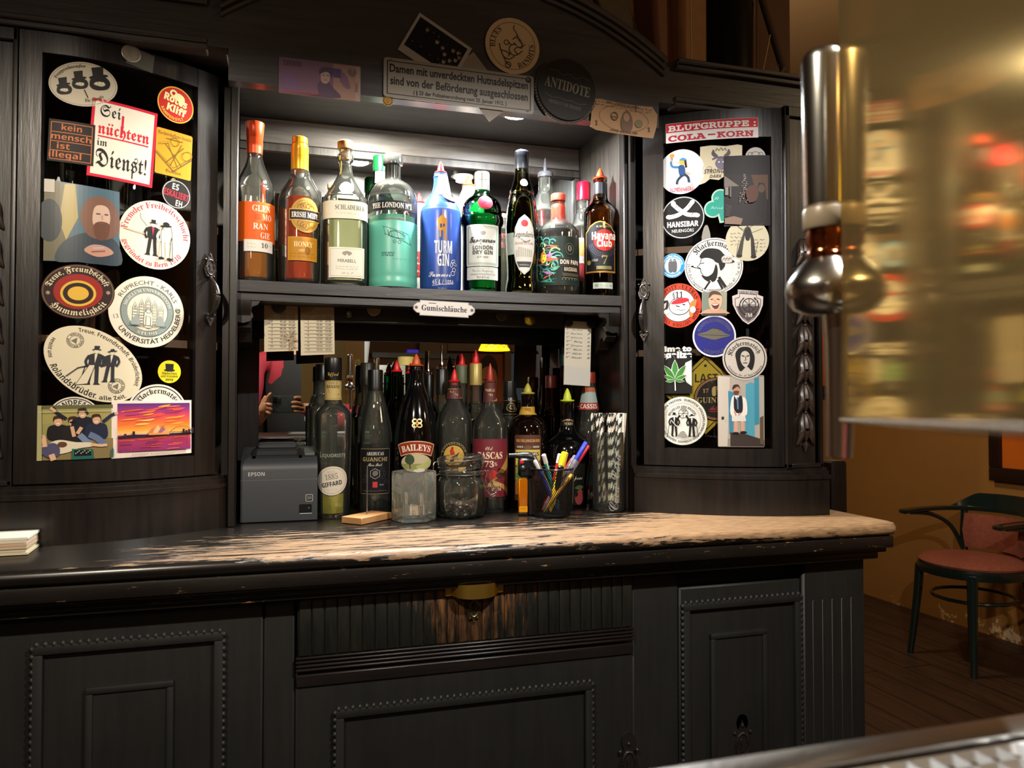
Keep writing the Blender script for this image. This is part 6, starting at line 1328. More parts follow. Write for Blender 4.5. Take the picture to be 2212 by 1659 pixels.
A = lab(60, 138, '4a2414', 4); A.rect(-26, 52, 26, 60, '4a2414').text("100% FINE JAMAICAN RUM", 'b', 0, 54, 6, 'c89a4a', 52).text('WORLD', 'b', -17, 42, 4, 'd8d0c0', 14).text('FAMOUS', 'b', 18, 42, 4, 'd8d0c0', 14).oval(0, 43, 9, 4, '6a4a34').poly([(-27, 38), (27, 38), (27, 16), (6, 4), (-27, 4)], 'c8b450').text("MYERS'S", 'b', 0, 25, 8, '2a1c10', 50).text('RUM', 'b', 1, 14, 8, '2a1c10', 24).rect(-27, -48, -4, 2, '7a8a3a')
for i in range(9): A.line([(-14, 0), (-14 + 13 * math.cos(R(20 + i * 17)), 13 * math.sin(R(20 + i * 17)))], 1.2, '4a7a4a').line([(-16, -22), (-16 + 14 * math.cos(R(20 + i * 17)), -22 + 14 * math.sin(R(20 + i * 17)))], 1.4, '3a6a2a')
A.rect(-27, -56, -2, -30, 'a8743a'); b.art(A, 1007, INKP, 0)
y_ = onCT(1225, 1100, 46)
b = Bottle('peach_liqueur_bottle', 'black bulbous liqueur bottle with bright lime pourer behind the pen cup', 1225, y_, CT, [(34, 1100), (36, 1095), (40, 1060), (46, 1010), (49, 985), (47, 966), (40, 952), (28, 942), (19, 932), (15, 918), (14, 900), (14, 876), (14.6, 870)], M('black_bottle', '060607', .1, coat=.6), None, GD, True)
b.pourer(14.5, 866, 839, P_LIME)
A = lab(40, 15, '18150f'); A.text('DE', 'r', 0, 3, 4, 'c8b890').text('DICKES', 'r', 0, -5, 5, 'c8b890', 20).ring(0, -4, 15, 1.2, 'c89a7a', 10, 0, 20, 30, 150); b.art(A, 912, INK, 2)
A = lab(34, 88, '15130f', 2); A.line([(-14, 40), (-14, -40)], .8, '7a7458').text('peach', 'k', 0, 10, 9, 'c4bca8', 26).oval(4, -28, 13, 16, '8a3a3a').blob([(-10, -8), (0, -2), (12, -6), (4, -12)], '4a5a34'); b.art(A, 1042, INK, 26)
y_ = 1.655
b = Bottle('cassis_bottle', 'dark cassis bottle with red cap and blue and red label behind the straws', 1271, y_, CT, [(31, 1094), (33, 1089), (33, 1040), (33, 960), (31, 932), (26, 910), (23, 885), (20, 862), (16.5, 838), (14.8, 826), (14.5, 815)], CLEARG, (M('cassis_dark', '140408', .05), 930), GD)
b.cap([(15, 828), (15, 806), (14, 804), (4, 803.6)], M('dull_red_cap', '8a2c1c', .4, .2))
A = Art(5e-5); A.base([(-16, 20), (16, 20), (22, -24), (-22, -24)], '8a9a94', .0002); A.poly([(-16, 20), (16, 20), (17, 10), (-17, 10)], 'b0582a').poly([(-21, -13), (21, -13), (23, -28), (-23, -28)], '8a1c1c').text('CASSIS', 'b', 0, -25, 9, 'd8c8b8', 34); b.art(A, 857, INKP, 0)
A = lab(84, 86, '5a8a94'); A.rect(-42, 18, 42, 43, '8a1c1c').text('CASSIS', 'b', 0, 24, 12, 'd8c8b8', 56).rect(-10, -6, 12, 16, 'b0783a').rect(-42, -43, 42, -34, '8a2420'); b.art(A, 1010, INKP, 0)
# ---- worktop, back row by the mirror
YM = 1.735
def rear(name, label, cx, yt, ysh, hw, nh, gm, liquid=None, Y=None, **k): return plain(name, label, cx, Y or YM, CT, yt, ysh, 1082, hw, nh, gm, liquid, group='bottles by the lower mirror', **k)
rear('liqueur_bottle', 'clear bottle with black cap behind the banana liqueur', 697, 790, 884, 30, 13, CLEARG, (L_GOLD, 1000), capm=BLACKP, ycap=822)
rear('rum_bottle', 'clear bottle with tall grey-black capsule behind the honey rum', 795, 787, 905, 30, 14, CLEARG, (L_AMB, 960), capm=M('charcoal_capsule', '24221f', .4, .2), ycap=832)
rear('wine_bottle', 'green bottle with red pourer behind the black cream liqueur bottle', 858, 804, 892, 28, 12, GREEN_G, (liq('green_shade_gin', 'c8e8d0'), 930), pour=(P_RED, 24))
rear('wine_bottle', 'second green bottle with red pourer close behind the black cream liqueur bottle', 888, 808, 892, 20, 12, GREEN_G, None, 1.715, pour=(P_RED, 22))
def spout(b, r, y0, y1):
    b.turn('pourer', [(r, y0 + 4), (r * 1.02, y0 - 8), (r * .5, y0 - 10), (r * .32, y0 - 18), (r * .26, y1)], CHROME)
b = rear('spirits_bottle', 'clear bottle with thin steel pourer right of the black cream liqueur bottle', 926, 812, 912, 17, 11, CLEARG, (L_PALE, 960), capm=BLACKP, ycap=858); spout(b, 9, 812, 758)
b = rear('spirits_bottle', 'clear bottle with bright steel pourer behind the rider emblem bottle', 955, 800, 910, 20, 12, CLEARG, (L_PALE, 970), 1.705, capm=BLACKP, ycap=852); spout(b, 11, 800, 746)
rear('spirits_bottle', 'clear bottle with red pourer and green neck behind the rider emblem bottle', 998, 792, 905, 20, 12, CLEARG, (L_GOLD, 980), capm=M('dull_green_neck', '4a5238', .5), ycap=828, pour=(P_RED, 26))
rear('spirits_bottle', 'clear bottle with red pourer and gold neck left of the maroon rum', 1028, 788, 892, 21, 12.5, CLEARG, (L_PALE, 990), 1.71, capm=M('gold_neck_foil', '9a8a4c', .4, .3), ycap=832, pour=(P_RED, 30))
rear('liqueur_bottle', 'brown bottle with dark red capped neck behind the pens', 1190, 814, 905, 21, 11.5, BROWN_G, (M('near_black_rum', '080404', .05), 950), capm=M('maroon_capsule', '5a1c18', .4, .2), ycap=838)
rear('liqueur_bottle', 'tall slim dark green bottle left of the narrow note', 1219, 768, 900, 14, 9, DARKG, None, capm=M('dark_green_cap', '12322a', .4), ycap=790, solid=True)
rear('liqueur_bottle', 'tall black bottle half hidden below the narrow note', 1249, 790, 900, 19, 15, DARKG, None, solid=True)
# ---------------------------------------------------------------- things standing on the worktop in front of the bottles
CZ = CT
# receipt printer
px0, px1, py0 = -.076, .066, 1.5525
pr = T('receipt_printer', 'dark grey receipt printer standing on the worktop left of the bottles', 'printer', (-.005, 1.65, CZ))
PG = M('printer_grey_plastic', '33363a', .42, bump=.06, bs=700); PG2 = M('printer_dark_plastic', '141516', .4)
bm = BM(); sec = [(0, 0), (0, .098), (.003, .109), (.012, .117), (.10, .132), (.17, .134), (.19, .128), (.19, 0)]
prism(bm, [(py0 + a, CZ + .002 + b) for a, b in sec], lambda u, v, d: V((d, u, v)), px0, px1)
bmesh.ops.bevel(bm, geom=[e for e in bm.edges if abs(e.verts[0].co.x - e.verts[1].co.x) < 1e-5 and len(e.link_faces) == 2 and e.calc_face_angle(0) > 1], offset=.003, segments=2, affect='EDGES')
part('housing', bm, PG, pr)
bm = BM(); box(bm, px0 + .004, px1 - .004, py0 + .004, py0 + .18, CZ, CZ + .003); part('foot_plate', bm, PG2, pr)
def onlid(u, t, h): return V((u, py0 + .012 + t, CZ + .119 + t * .17 + h))
bm = BM()
for a, b, c, d in ((px0 + .02, px0 + .113, .012, .018), (px0 + .02, px0 + .113, .07, .076), (px0 + .02, px0 + .026, .012, .076), (px0 + .107, px0 + .113, .012, .076)):
    vs = [bm.verts.new(onlid(x, y, h)) for h in (-.002, .005) for x, y in ((a, c), (b, c), (b, d), (a, d))]
    for f in ((0, 3, 2, 1), (4, 5, 6, 7), (0, 1, 5, 4), (1, 2, 6, 5), (2, 3, 7, 6), (3, 0, 4, 7)): bm.faces.new([vs[i] for i in f])
part('paper_slot_frame', bm, PG2, pr)
bm = BM(); obox(bm, onlid(px1 - .014, .045, .004), (1, 0, 0), (0, 1, .17), (0, -.17, 1), .02, .05, .006, .0015); part('feed_button', bm, M('printer_button', '5a5c5a', .35), pr)
bm = BM(); box(bm, px0 + .025, px0 + .105, py0 + .10, py0 + .17, CZ + .134, CZ + .146, .004); part('rear_lid', bm, PG, pr)
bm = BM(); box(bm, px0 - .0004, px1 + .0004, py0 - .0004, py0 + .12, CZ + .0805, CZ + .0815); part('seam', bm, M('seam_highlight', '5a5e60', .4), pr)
def flat(A, name, x, y, z, k, mat, parent, label=None):
    o = A.build(name, lambda u, v, d: V((x + u * k, y - d, z + v * k)), mat, parent); return o
A = Art(); A.text('EPSON', 'b', 0, 0, 8, 'a8aaa8', 34); flat(A, 'lettering', px0 + .0285, py0 - .0003, CZ + .0895, .00088, INK, pr)
A = Art(); A.base(A.rrect(15, 15, 2), 'b0b0ac'); A.poly(A.rrect(13, 13, 1.5), '2a2c2e').rect(-5, -1, 5, 4, '5a5c5a').line([(-5, -3), (5, -1)], 1, '8a8c8a'); flat(A, 'status_icon', px1 - .0155, py0 - .0003, CZ + .0445, .0009, INK, pr)
A = Art(); A.base(A.rrect(26, 20, 2), '0c0d0e', .001); A.rect(-12, -10.5, 13, -9, 'b8b8b4').oval(7, 2, 1, None, 'a8a8a4', n=10); flat(A, 'power_switch', px1 - .0225, py0 - .0003, CZ + .0235, .0009, INK, pr)
# wooden bill spike
c0, c1, c2 = V((.1072, 1.5025, 0)), V((.1431, 1.4689, 0)), V((.2081, 1.5328, 0))
ax = (c2 - c1).normalized(); ay = V((-ax.y, ax.x, 0)); cc = (c1 + c2) / 2 + ay * .0245
bs = T('bill_spike', 'small light wooden block with an upright steel spike, in front of the honey rum', 'bill spike', (cc.x, cc.y, CZ))
bm = BM(); obox(bm, (cc.x, cc.y, CZ + .0066), ax, ay, (0, 0, 1), (c2 - c1).length, .049, .0125, .0008); part('block', bm, M('light_beech_wood', 'b08050', .55, vary=.18, bs=30), bs)
bm = BM(); tube(bm, [(cc.x, cc.y, CZ + .012), (cc.x, cc.y, CZ + .1), (cc.x, cc.y, CZ + .107)], [.0017, .0015, .0003], 10); part('spike', bm, STEEL, bs)
# ribbed hexagonal glass
hc = V((.2470, 1.4990, CZ)); hr = .0432
hg = T('hexagonal_glass', 'empty ribbed hexagonal glass in front of the cream liqueur bottle', 'glass', hc)
bm = BM(); th = R(YAW * 0) - math.atan2(hc.x, hc.y) * 1.0
def hexr(a, rad, rib):
    a2 = (a - th) % R(60) - R(30); r = rad * math.cos(R(30)) / math.cos(a2)
    return r + (rib * math.cos(a * 90) if rib else 0)
N = 360
def ringh(rad, z, rib=0): return [bm.verts.new((hc.x + hexr(2 * PI * i / N + R(0), rad, rib) * math.cos(2 * PI * i / N), hc.y + hexr(2 * PI * i / N, rad, rib) * math.sin(2 * PI * i / N), CZ + .0004 + z)) for i in range(N)]
rs = [ringh(hr * .93, 0), ringh(hr * .985, .002), ringh(hr, .005), ringh(hr, .0945), ringh(hr * .985, .096), ringh(hr * .93, .0955), ringh(hr * .91, .09, .0004), ringh(hr * .90, .07, .0007), ringh(hr * .9, .014, .0007), ringh(hr * .8, .009)]
for a, b in zip(rs, rs[1:]):
    for i in range(N): bm.faces.new((a[i], a[(i + 1) % N], b[(i + 1) % N], b[i]))
bm.faces.new(rs[0][::-1]); bm.faces.new(rs[-1])
part('ribbed_bowl', bm, clear('ribbed_glass', 'e8efe8', 4, 1.5, 0, .06), hg, 30)
# clip-top jar with coffee beans
jc = V((.3474, 1.5285, CZ + .0004)); jk = scale(jc + V((0, 0, .05)))
jar = T('clip_top_jar', 'squat clip-top glass jar with coffee beans in it, lid tilted', 'jar', jc)
bm = BM(); jp = [(40, 0), (46, 2), (51, 12), (53.5, 30), (53.5, 55), (51, 74), (46.5, 84), (45.5, 90), (47.5, 93), (47.5, 97), (45, 99)]
sp = [(r * jk, z * jk) for r, z in spline(jp, 4)]; inn = [(r - .0026, z) for r, z in sp if z > .005]
lathe(bm, [(.004, .003), (sp[0][0] * .8, .0015)] + sp + inn[::-1] + [(inn[0][0] * .7, .0055), (.004, .006)], jc, 40); part('glass_body', bm, CLEARG, jar)
tilt = Matrix.Translation(jc + V((0, 0, 99 * jk))) @ Matrix.Rotation(R(-4.5), 4, 'Y') @ Matrix.Translation(V((0, 0, .0035)))
bm = BM(); b2 = BM(); lathe(b2, [(r * jk, z * jk) for r, z in ((40, -3), (46, 0), (49, 1), (49.5, 6), (48, 8), (49.5, 10), (49.5, 24), (47.5, 27), (44, 27.5), (42, 24), (36, 22.5), (20, 22.5))], (0, 0, 0), 40); join(bm, b2, tilt); part('glass_lid', bm, CLEARG, jar)
bm = BM()
tube(bm, [jc + V((49.2 * jk * math.cos(a), 49.2 * jk * math.sin(a), 91 * jk)) for a in [2 * PI * i / 48 for i in range(48)]], .0011, 6, True)
part('wire_ring', bm, STEEL, jar)
bm = BM(); tl = lambda r, a, z: tilt @ V((r * jk * math.cos(a), r * jk * math.sin(a), z * jk))
tube(bm, spline([tl(52, PI, -10), tl(60, PI, -4), tl(58, PI, 16), tl(50, PI, 19)] + [tl(50.5, PI + (i + 1) * PI / 8, 19) for i in range(8)], 3), .0011, 6)
tube(bm, [tl(51, 0, 19), tl(54, -.05, 20), tl(46, -.3, -4)], .0011, 6)
part('wire_bail', bm, STEEL, jar)
bm = BM(); e = jc + V((47 * jk, -14 * jk, 90 * jk)); w_ = lambda x, y, z: e + V((x * jk, y * jk, z * jk))
tube(bm, spline([w_(-4, 0, 4), w_(2, -4, 8), w_(6, -4, 2), w_(4, -2, -12), w_(12, -2, -34), w_(15, -2, -44), w_(26, -2, -42), w_(27, -2, -36), w_(16, -2, -14), w_(12, -4, 4), w_(8, -4, 8), w_(6, -2, 2)], 4), .0011, 6)
tube(bm, spline([w_(-6, -4, -10), w_(-4, -6, -20), w_(10, -5, -40), w_(18, -5, -48), w_(26, -5, -44), w_(18, -5, -28), w_(14, -5, -10)], 4), .001, 6)
part('wire_clasp', bm, STEEL, jar)
bm = BM(); q_ = random.Random(4)
for i in range(190):
    a, r_ = q_.uniform(0, 2 * PI), math.sqrt(q_.random()) * 44 * jk; z = q_.uniform(.0095, .011 + 22 * jk * (.75 + .25 * math.sin(a * 2)))
    b2 = BM(); bmesh.ops.create_uvsphere(b2, u_segments=8, v_segments=6, radius=.0042)
    for v in b2.verts: v.co.x *= 1.25; v.co.z *= .72 if v.co.z > 0 else .4
    for v in b2.verts:
        if v.co.z < 0 and abs(v.co.y) < .001: v.co.z += .0012
    join(bm, b2, Matrix.Translation(jc + V((r_ * math.cos(a), r_ * math.sin(a), z))) @ Matrix.Rotation(q_.uniform(0, 6.3), 4, V((q_.uniform(-1, 1), q_.uniform(-1, 1), q_.uniform(-1, 1))).normalized()))
o = solo('coffee_beans', bm, M('roasted_bean', '2e1a12', .4, vary=.35, bs=160), 'dark roasted coffee beans at the bottom of the clip-top jar', 'coffee beans', jc); o['kind'] = 'stuff'
# torch lighter
lc = V((.480, 1.506, CZ)); lx = V((.97, -.22, 0)).normalized(); ly = V((.22, .97, 0)).normalized(); kl = scale(lc + V((0, 0, .05)))
lt = T('torch_lighter', 'amber and black torch lighter standing left of the pen cup', 'lighter', lc)
def LP(u, v, d=0): return lc + lx * (u * kl) + V((0, 0, v * kl)) - ly * (d * kl)
bm = BM(); obox(bm, LP(-8, 40), lx, ly, (0, 0, 1), 19 * kl, 24 * kl, 78 * kl, .002); part('fuel_tank', bm, M('amber_plastic', 'd87a10', .1, 0, .5), lt)
bm = BM(); obox(bm, LP(-8, 36), lx, ly, (0, 0, 1), 4 * kl, 10 * kl, 60 * kl); part('inner_stem', bm, M('amber_inner', 'a85a10', .4), lt)
bm = BM(); obox(bm, LP(10, 40.5), lx, ly, (0, 0, 1), 17 * kl, 27 * kl, 81 * kl, .003); obox(bm, LP(-8, 3), lx, ly, (0, 0, 1), 20 * kl, 26 * kl, 6 * kl, .001); part('grip', bm, BLACKP, lt)
bm = BM(); obox(bm, LP(0, 102), lx, ly, (0, 0, 1), 36 * kl, 27 * kl, 42 * kl, .005)
pts = [LP(16, 122), LP(4, 126), LP(-12, 127), LP(-24, 128), LP(-38, 128)]; tube(bm, spline(pts, 3), [.0085, .009, .0095, .0095, .009, .0085, .008, .0065, .0055, .005, .0047, .0045, .0045], 12); part('head', bm, BLACKP, lt)
bm = BM(); b2 = BM(); bmesh.ops.create_uvsphere(b2, u_segments=12, v_segments=8, radius=7 * kl); join(bm, b2, Matrix.Translation(LP(-8, 101, 12))); part('knob', bm, M('knob_black', '1a1a1a', .3), lt)
bm = BM(); obox(bm, LP(-11, 115, 13.6), lx, ly, (0, 0, 1), 8 * kl, 2 * kl, 7 * kl, .0006); part('red_mark', bm, P_RED, lt)
A = Art(); A.base([(-9, -6), (9, -6), (9, 6), (-9, 6)], 'd89010'); A.line([(-6, 1), (6, 1)], .8, '5a3a08'); A.build('price_sticker', lambda u, v, d: LP(u - 8, v + 14, 12.5) - ly * d, INK, lt)
# wire mesh pen cup
pc = V((.5261, 1.4820, CZ + .0004)); pk = scale(pc + V((0, 0, .05)))
cup = T('pen_cup', 'round black wire mesh cup full of pens', 'pen holder', pc)
n, rows, h0, h1 = 64, 26, 4 * pk, 100 * pk
bm = BM(); vv = [[bm.verts.new((pc.x + (40 + 5 * j / rows) * pk * math.cos(2 * PI * (i + (j % 2) / 2) / n), pc.y + (40 + 5 * j / rows) * pk * math.sin(2 * PI * (i + (j % 2) / 2) / n), pc.z + h0 + (h1 - h0) * j / rows)) for i in range(n)] for j in range(rows + 1)]
for j in range(rows - 1):
    for i in range(n):
        a = i if j % 2 == 0 else (i + 1) % n
        bm.faces.new((vv[j][i], vv[j + 1][a], vv[j + 2][i], vv[j + 1][(a - 1) % n]))
bmesh.ops.wireframe(bm, faces=bm.faces[:], thickness=.0014, use_even_offset=False, use_replace=True)
part('wire_mesh', bm, BLACKP, cup, False)
bm = BM(); tube(bm, [pc + V((45.5 * pk * math.cos(a), 45.5 * pk * math.sin(a), 101 * pk)) for a in [2 * PI * i / 40 for i in range(40)]], .0022, 8, True); part('rim', bm, M('black_enamel', '0e0e0e', .25), cup)
bm = BM(); lathe(bm, [(39 * pk, 0), (40.5 * pk, .0015), (40.5 * pk, .006), (39 * pk, .0065), (38 * pk, .003), (2 * pk, .003)], pc, 40); part('base', bm, M('black_enamel', '0e0e0e', .25), cup)
def pen(name, label, u0, v0, u1, y1, r, cols, d0=0, d1=0, clip=None, capl=None):
    """from the cup floor at (u0, depth d0) up to the pixel (u1, y1) at depth d1"""
    yy = pc.y + d1 * pk
    top = atY(u1, y1, yy); bot = V((pc.x + u0 * pk, pc.y + d0 * pk, pc.z + .010 + v0 * pk)); ax_ = (top - bot).normalized(); L = (top - bot).length; r = r * pk
    t = T(name, label, 'pen', bot, 'pens in the wire mesh cup')
    bm = BM(); tube(bm, [bot, bot + ax_ * .012, bot + ax_ * .016, top - ax_ * (capl or .004), top - ax_ * (capl or .004) * .98], [r * .25, r * .8, r, r, r * .6], 10); part('barrel', bm, cols[0], t)
    bm = BM(); tube(bm, [top - ax_ * (capl or .02), top - ax_ * .002, top], [r * 1.12, r * 1.12, r * .7], 10)
    part('cap' if capl else 'push_button', bm, cols[1], t)
    if clip:
        s = ax_.cross(V((0, 1, 0))).normalized(); o_ = V((0, -1, 0)) * r * 1.35
        bm = BM(); obox(bm, top - ax_ * .020 + o_, s, V((0, 1, 0)), ax_, .0025, .0012, .036, .0004); part('clip', bm, clip, t)
WP = pl('white', 'c8c6c0'); PB = pl('blue', '1c2fa0'); PT = pl('teal', '0f8a84'); PY = pl('yellow', 'd8b810'); SM = M('silver_pen', 'a8a4a0', .25, .9); CLP = M('clear_pen', 'b8b8c8', .1, 0, .7)
pen('ballpoint_pen', 'silver pen leaning far left in the mesh cup', 20, 0, 1152, 979, 4.2, (SM, SM), 8, -6, SM)
pen('ballpoint_pen', 'blue pen with white tip leaning left in the mesh cup', 12, 0, 1155, 994, 3.8, (PB, WP), -8, -16)
pen('ballpoint_pen', 'teal pen with thin white push button in the mesh cup', 22, 0, 1174, 981, 4.6, (PT, WP), 14, 0, WP)
pen('ballpoint_pen', 'red pen with white top next to the yellow marker', -4, 0, 1210, 980, 4.6, (P_RED, WP), 10, 6)
pen('highlighter', 'fat yellow marker in the middle of the mesh cup', -8, 0, 1221, 976, 7, (PY, PY), -14, -8, PY, .05)
pen('ballpoint_pen', 'plain red pen right of the yellow marker', -18, 0, 1237, 991, 4.6, (P_RED, P_RED), 12, 12)
pen('ballpoint_pen', 'see-through pen beside the blue-capped pen', -22, 0, 1243, 984, 4.2, (CLP, CLP), -4, -4)
pen('ballpoint_pen', 'tall pen with bright blue cap leaning right in the mesh cup', -14, 0, 1266.5, 955, 4.8, (CLP, PB), -10, -14, PB, .042)
pen('ballpoint_pen', 'red-capped pen behind the bright blue cap', -10, 0, 1271, 962, 4.4, (CLP, P_RED), 6, -2, P_RED, .04)
pen('pencil', 'gold pencil lying slantwise low in the mesh cup', -26, 0, 1236, 1024, 3.8, (M('gold_pencil', 'b8862c', .3, .4), M('gold_pencil', 'b8862c', .3, .4)), -22, -30)
pen('fineliner', 'black pen with stubby clip at the rim of the mesh cup', 4, 0, 1212, 1006, 6, (BLACKP, BLACKP), 0, -30, BLACKP, .03)
# straws in a tall glass
sc_ = V((.668, 1.5185, CZ + .0004)); sk = scale(sc_ + V((0, 0, .07)))
sg = T('tall_glass', 'tall clear glass with grey script lettering holding the paper straws', 'glass', sc_)
bm = BM(); sp = [(r * sk, z * sk) for r, z in spline([(32, 0), (33.5, 3), (34, 20), (35, 90), (36, 163), (35.4, 165)], 4)]; inn = [(r - .0022, z) for r, z in sp if z > 18 * sk]
lathe(bm, [(.003, .002), (sp[0][0] * .9, .0005)] + sp + inn[::-1] + [(inn[0][0] * .8, 16.5 * sk), (.003, 16 * sk)], sc_, 40); part('glass_body', bm, CLEARG, sg)
A = Art(); A.text('Coca-Cola', 'k', 0, -10, 22, '8a8c88', 120, rot=86)
def gm(u, v, d): a = -.36 + .62 + u * sk / (35.5 * sk); r = 35.7 * sk + .0004 + d; return V((sc_.x + r * math.sin(a), sc_.y - r * math.cos(a), sc_.z + (v + 72) * sk))
A.build('script_lettering', gm, INK, sg)
def straw_mesh(striped):
    bm = BM(); lay = bm.loops.layers.float_color.new('Col'); r, L, n, m = .0030, .190, 12, 58; rows = [[bm.verts.new((r * math.cos(2 * PI * i / n), r * math.sin(2 * PI * i / n), L * j / m)) for i in range(n)] for j in range(m + 1)]
    for j in range(m):
        for i in range(n):
            f = bm.faces.new((rows[j][i], rows[j][(i + 1) % n], rows[j + 1][(i + 1) % n], rows[j + 1][i])); k = ((i / n) - j / 7.2) % 1
            for l in f.loops: l[lay] = (*lin('14120f' if striped and k < .48 else 'd6d0c2'), 1)
    return bm
first = {}
q_ = random.Random(21); stw = [(a, .82, True) for a in [i * 2 * PI / 15 for i in range(15)]] + [(a, .45, True) for a in [.3 + i * 2 * PI / 8 for i in range(8)]] + [(-.95, .8, False), (-.75, .66, False), (-.6, .82, False), (-.45, .6, False), (-1.15, .62, False)]
for a, rr, st in stw:
    b = sc_ + V((28 * sk * rr * math.cos(a + q_.uniform(-.4, .4)), 28 * sk * rr * math.sin(a + q_.uniform(-.4, .4)), 17 * sk + .0005)); tt = a + q_.uniform(-.25, .25); hh = q_.uniform(.168, .178) if st else q_.uniform(.155, .17)
    e = sc_ + V((43 * sk * rr * math.cos(tt), 43 * sk * rr * math.sin(tt), 17 * sk + hh)); ax_ = (e - b).normalized()
    lb = 'black and white striped paper straw in the tall glass' if st else 'plain cream paper straw in the tall glass, right side'
    if st not in first:
        o = solo('paper_straw', straw_mesh(st), INKP, lb, 'straw', (0, 0, 0), 'striped paper straws' if st else 'plain paper straws'); first[st] = o
    else: o = first[st].copy(); COL.objects.link(o)
    o.location = b; o.rotation_mode = 'QUATERNION'; o.rotation_quaternion = V((0, 0, 1)).rotation_difference(ax_)
    o.rotation_quaternion = o.rotation_quaternion @ Matrix.Rotation(q_.uniform(0, 6), 3, 'Z').to_quaternion()
# stack of paper pads at the left end of the worktop
q_ = random.Random(2); z = CZ + .0003; o0 = None
for i in range(6):
    h = .0045; xr = -.3705 + q_.uniform(-.002, .0015); yf = 1.3235 + q_.uniform(-.0015, .001)
    col = ['b8ab8e', 'b4a78a', 'a8977a', 'b09078', 'bdb29a', 'c8c4b4'][i]
    bm = BM(); obox(bm, (xr - .05, yf + .038, z + h / 2), V((1, .06 + q_.uniform(-.02, .02), 0)), V((-.06, 1, 0)), (0, 0, 1), .098, .074, h - .0004, .0003)
    solo('paper_pad', bm, M('pad_paper_%s' % ['cream', 'sand', 'tan', 'rose', 'ivory', 'white'][i], col, .7), '%s paper pad in the stack at the left end of the worktop' % ['bottom', 'second lowest', 'third lowest', 'reddish third from top', 'second from top', 'topmost white'][i], 'paper', (xr - .05, yf + .038, z), 'paper pads stacked at the left')
    z += h
# ---------------------------------------------------------------- the bar in front: drip tray, taps, brass tower
BZ = 1.06
t = T('bar_counter', 'long wooden bar counter in the foreground carrying the drip tray', 'bar counter', (.3, .06, 0))
bm = BM(); box(bm, -1.6, 2.2, -.15, .268, BZ - .045, BZ, .006, 2); part('counter_top', bm, black_wood('bar_top_wood', 0, '2a1a10', '4a3020', '6a4a30', .8), t)
bm = BM(); box(bm, -1.55, 2.15, -.08, .22, 0, BZ - .045, .004); part('counter_front', bm, WLOW, t)
tray = T('drip_tray', 'steel drip tray with embossed perforated grid at lower right', 'drip tray', (.35, .17, BZ))
tx0, tx1, ty0, ty1 = .05, .66, .085, .252
bm = BM()
for a, b, c, d in ((tx0, tx1, ty1 - .014, ty1), (tx0, tx1, ty0, ty0 + .012), (tx0, tx0 + .012, ty0 + .012, ty1 - .014), (tx1 - .012, tx1, ty0 + .012, ty1 - .014)): box(bm, a, b, c, d, BZ + .0004, BZ + .011, .0015, 2)
part('rim', bm, STEEL, tray)
bm = BM(); box(bm, tx0 + .012, tx1 - .012, ty0 + .012, ty1 - .014, BZ + .0004, BZ + .002); part('pan', bm, M('wet_pan_brown', '4a3624', .2, .4), tray)
bm = BM(); p = .0106; nx, ny = 55, 12; gx0, gy1 = tx0 + .014, ty1 - .0165; gz = BZ + .0085
for i in range(nx):
    for j in range(ny):
        cx, cy_ = gx0 + (i + .5) * p, gy1 - (j + .5) * p; e = p / 2
        O4 = [bm.verts.new((cx + sx * e, cy_ + sy * e, gz)) for sx, sy in ((-1, -1), (1, -1), (1, 1), (-1, 1))]
        I8 = [bm.verts.new((cx + .0021 * math.cos(R(-135 + k * 45)), cy_ + .0021 * math.sin(R(-135 + k * 45)), gz - .0026)) for k in range(8)]
        for k in range(4):
            bm.faces.new((O4[k], O4[(k + 1) % 4], I8[(2 * k + 2) % 8], I8[2 * k + 1], I8[2 * k]))
bmesh.ops.remove_doubles(bm, verts=bm.verts, dist=1e-5)
part('perforated_grid', bm, M('tray_steel', 'd0d4d8', .3, .75), tray, False)
# taps: a chrome handle on a collar, round body, hanging spout
TAPC = M('tap_chrome', 'c4c2ba', .2, 1, bump=.02, bs=40)
def tap(name, label, c, full=True):
    t = T(name, label, 'beer tap', c); k = scale(c)
    L = lambda prof, cx=0: [(r * k, z * k) for r, z in prof]
    bm = BM(); lathe(bm, L([(40, 0), (43, 3), (44, 20), (45, 180), (46, 318), (44, 330), (38, 338), (20, 342), (2, 343)]), c + V((0, 0, 178 * k)), 32); part('handle', bm, TAPC, t)
    bm = BM(); lathe(bm, L([(43, 0), (46, 4), (46, 40), (43, 46), (36, 48)]), c + V((0, 0, 130 * k)), 32); part('collar', bm, M('tap_collar_beige', '8a7e6a', .35), t)
    bm = BM(); lathe(bm, L([(38, 0), (39, 10), (36, 14), (36, 24), (40, 30), (38, 62)]), c + V((0, 0, 68 * k)), 28); part('stem', bm, M('copper_lit_chrome', 'b06a44', .15, 1), t)  # chrome neck, the copper-toned light on it put into the metal colour
    bm = BM(); lathe(bm, L([(6, -56), (40, -54), (66, -42), (80, -22), (84, 0), (80, 16), (58, 46), (40, 66)]), c, 32); part('body', bm, TAPC, t)
    bm = BM(); a = c + V((22 * k, -.004, -50 * k)); tube(bm, [a, a + V((2 * k, 0, -70 * k)), a + V((-2 * k, 0, -310 * k)), a + V((-2 * k, 0, -312 * k)), a + V((-2 * k, 0, -290 * k))], [36 * k, 33 * k, 27 * k, 23 * k, 20 * k], 24); part('spout', bm, TAPC, t)
    return t
tc = O + ray(1784, 626) * .43
tap('beer_tap', 'chrome beer tap with tall handle in the right foreground', tc)
tc2 = tc + V((.115, -.042, -.008))
tap('beer_tap', 'second chrome beer tap, only its spout showing under the brass box', tc2)
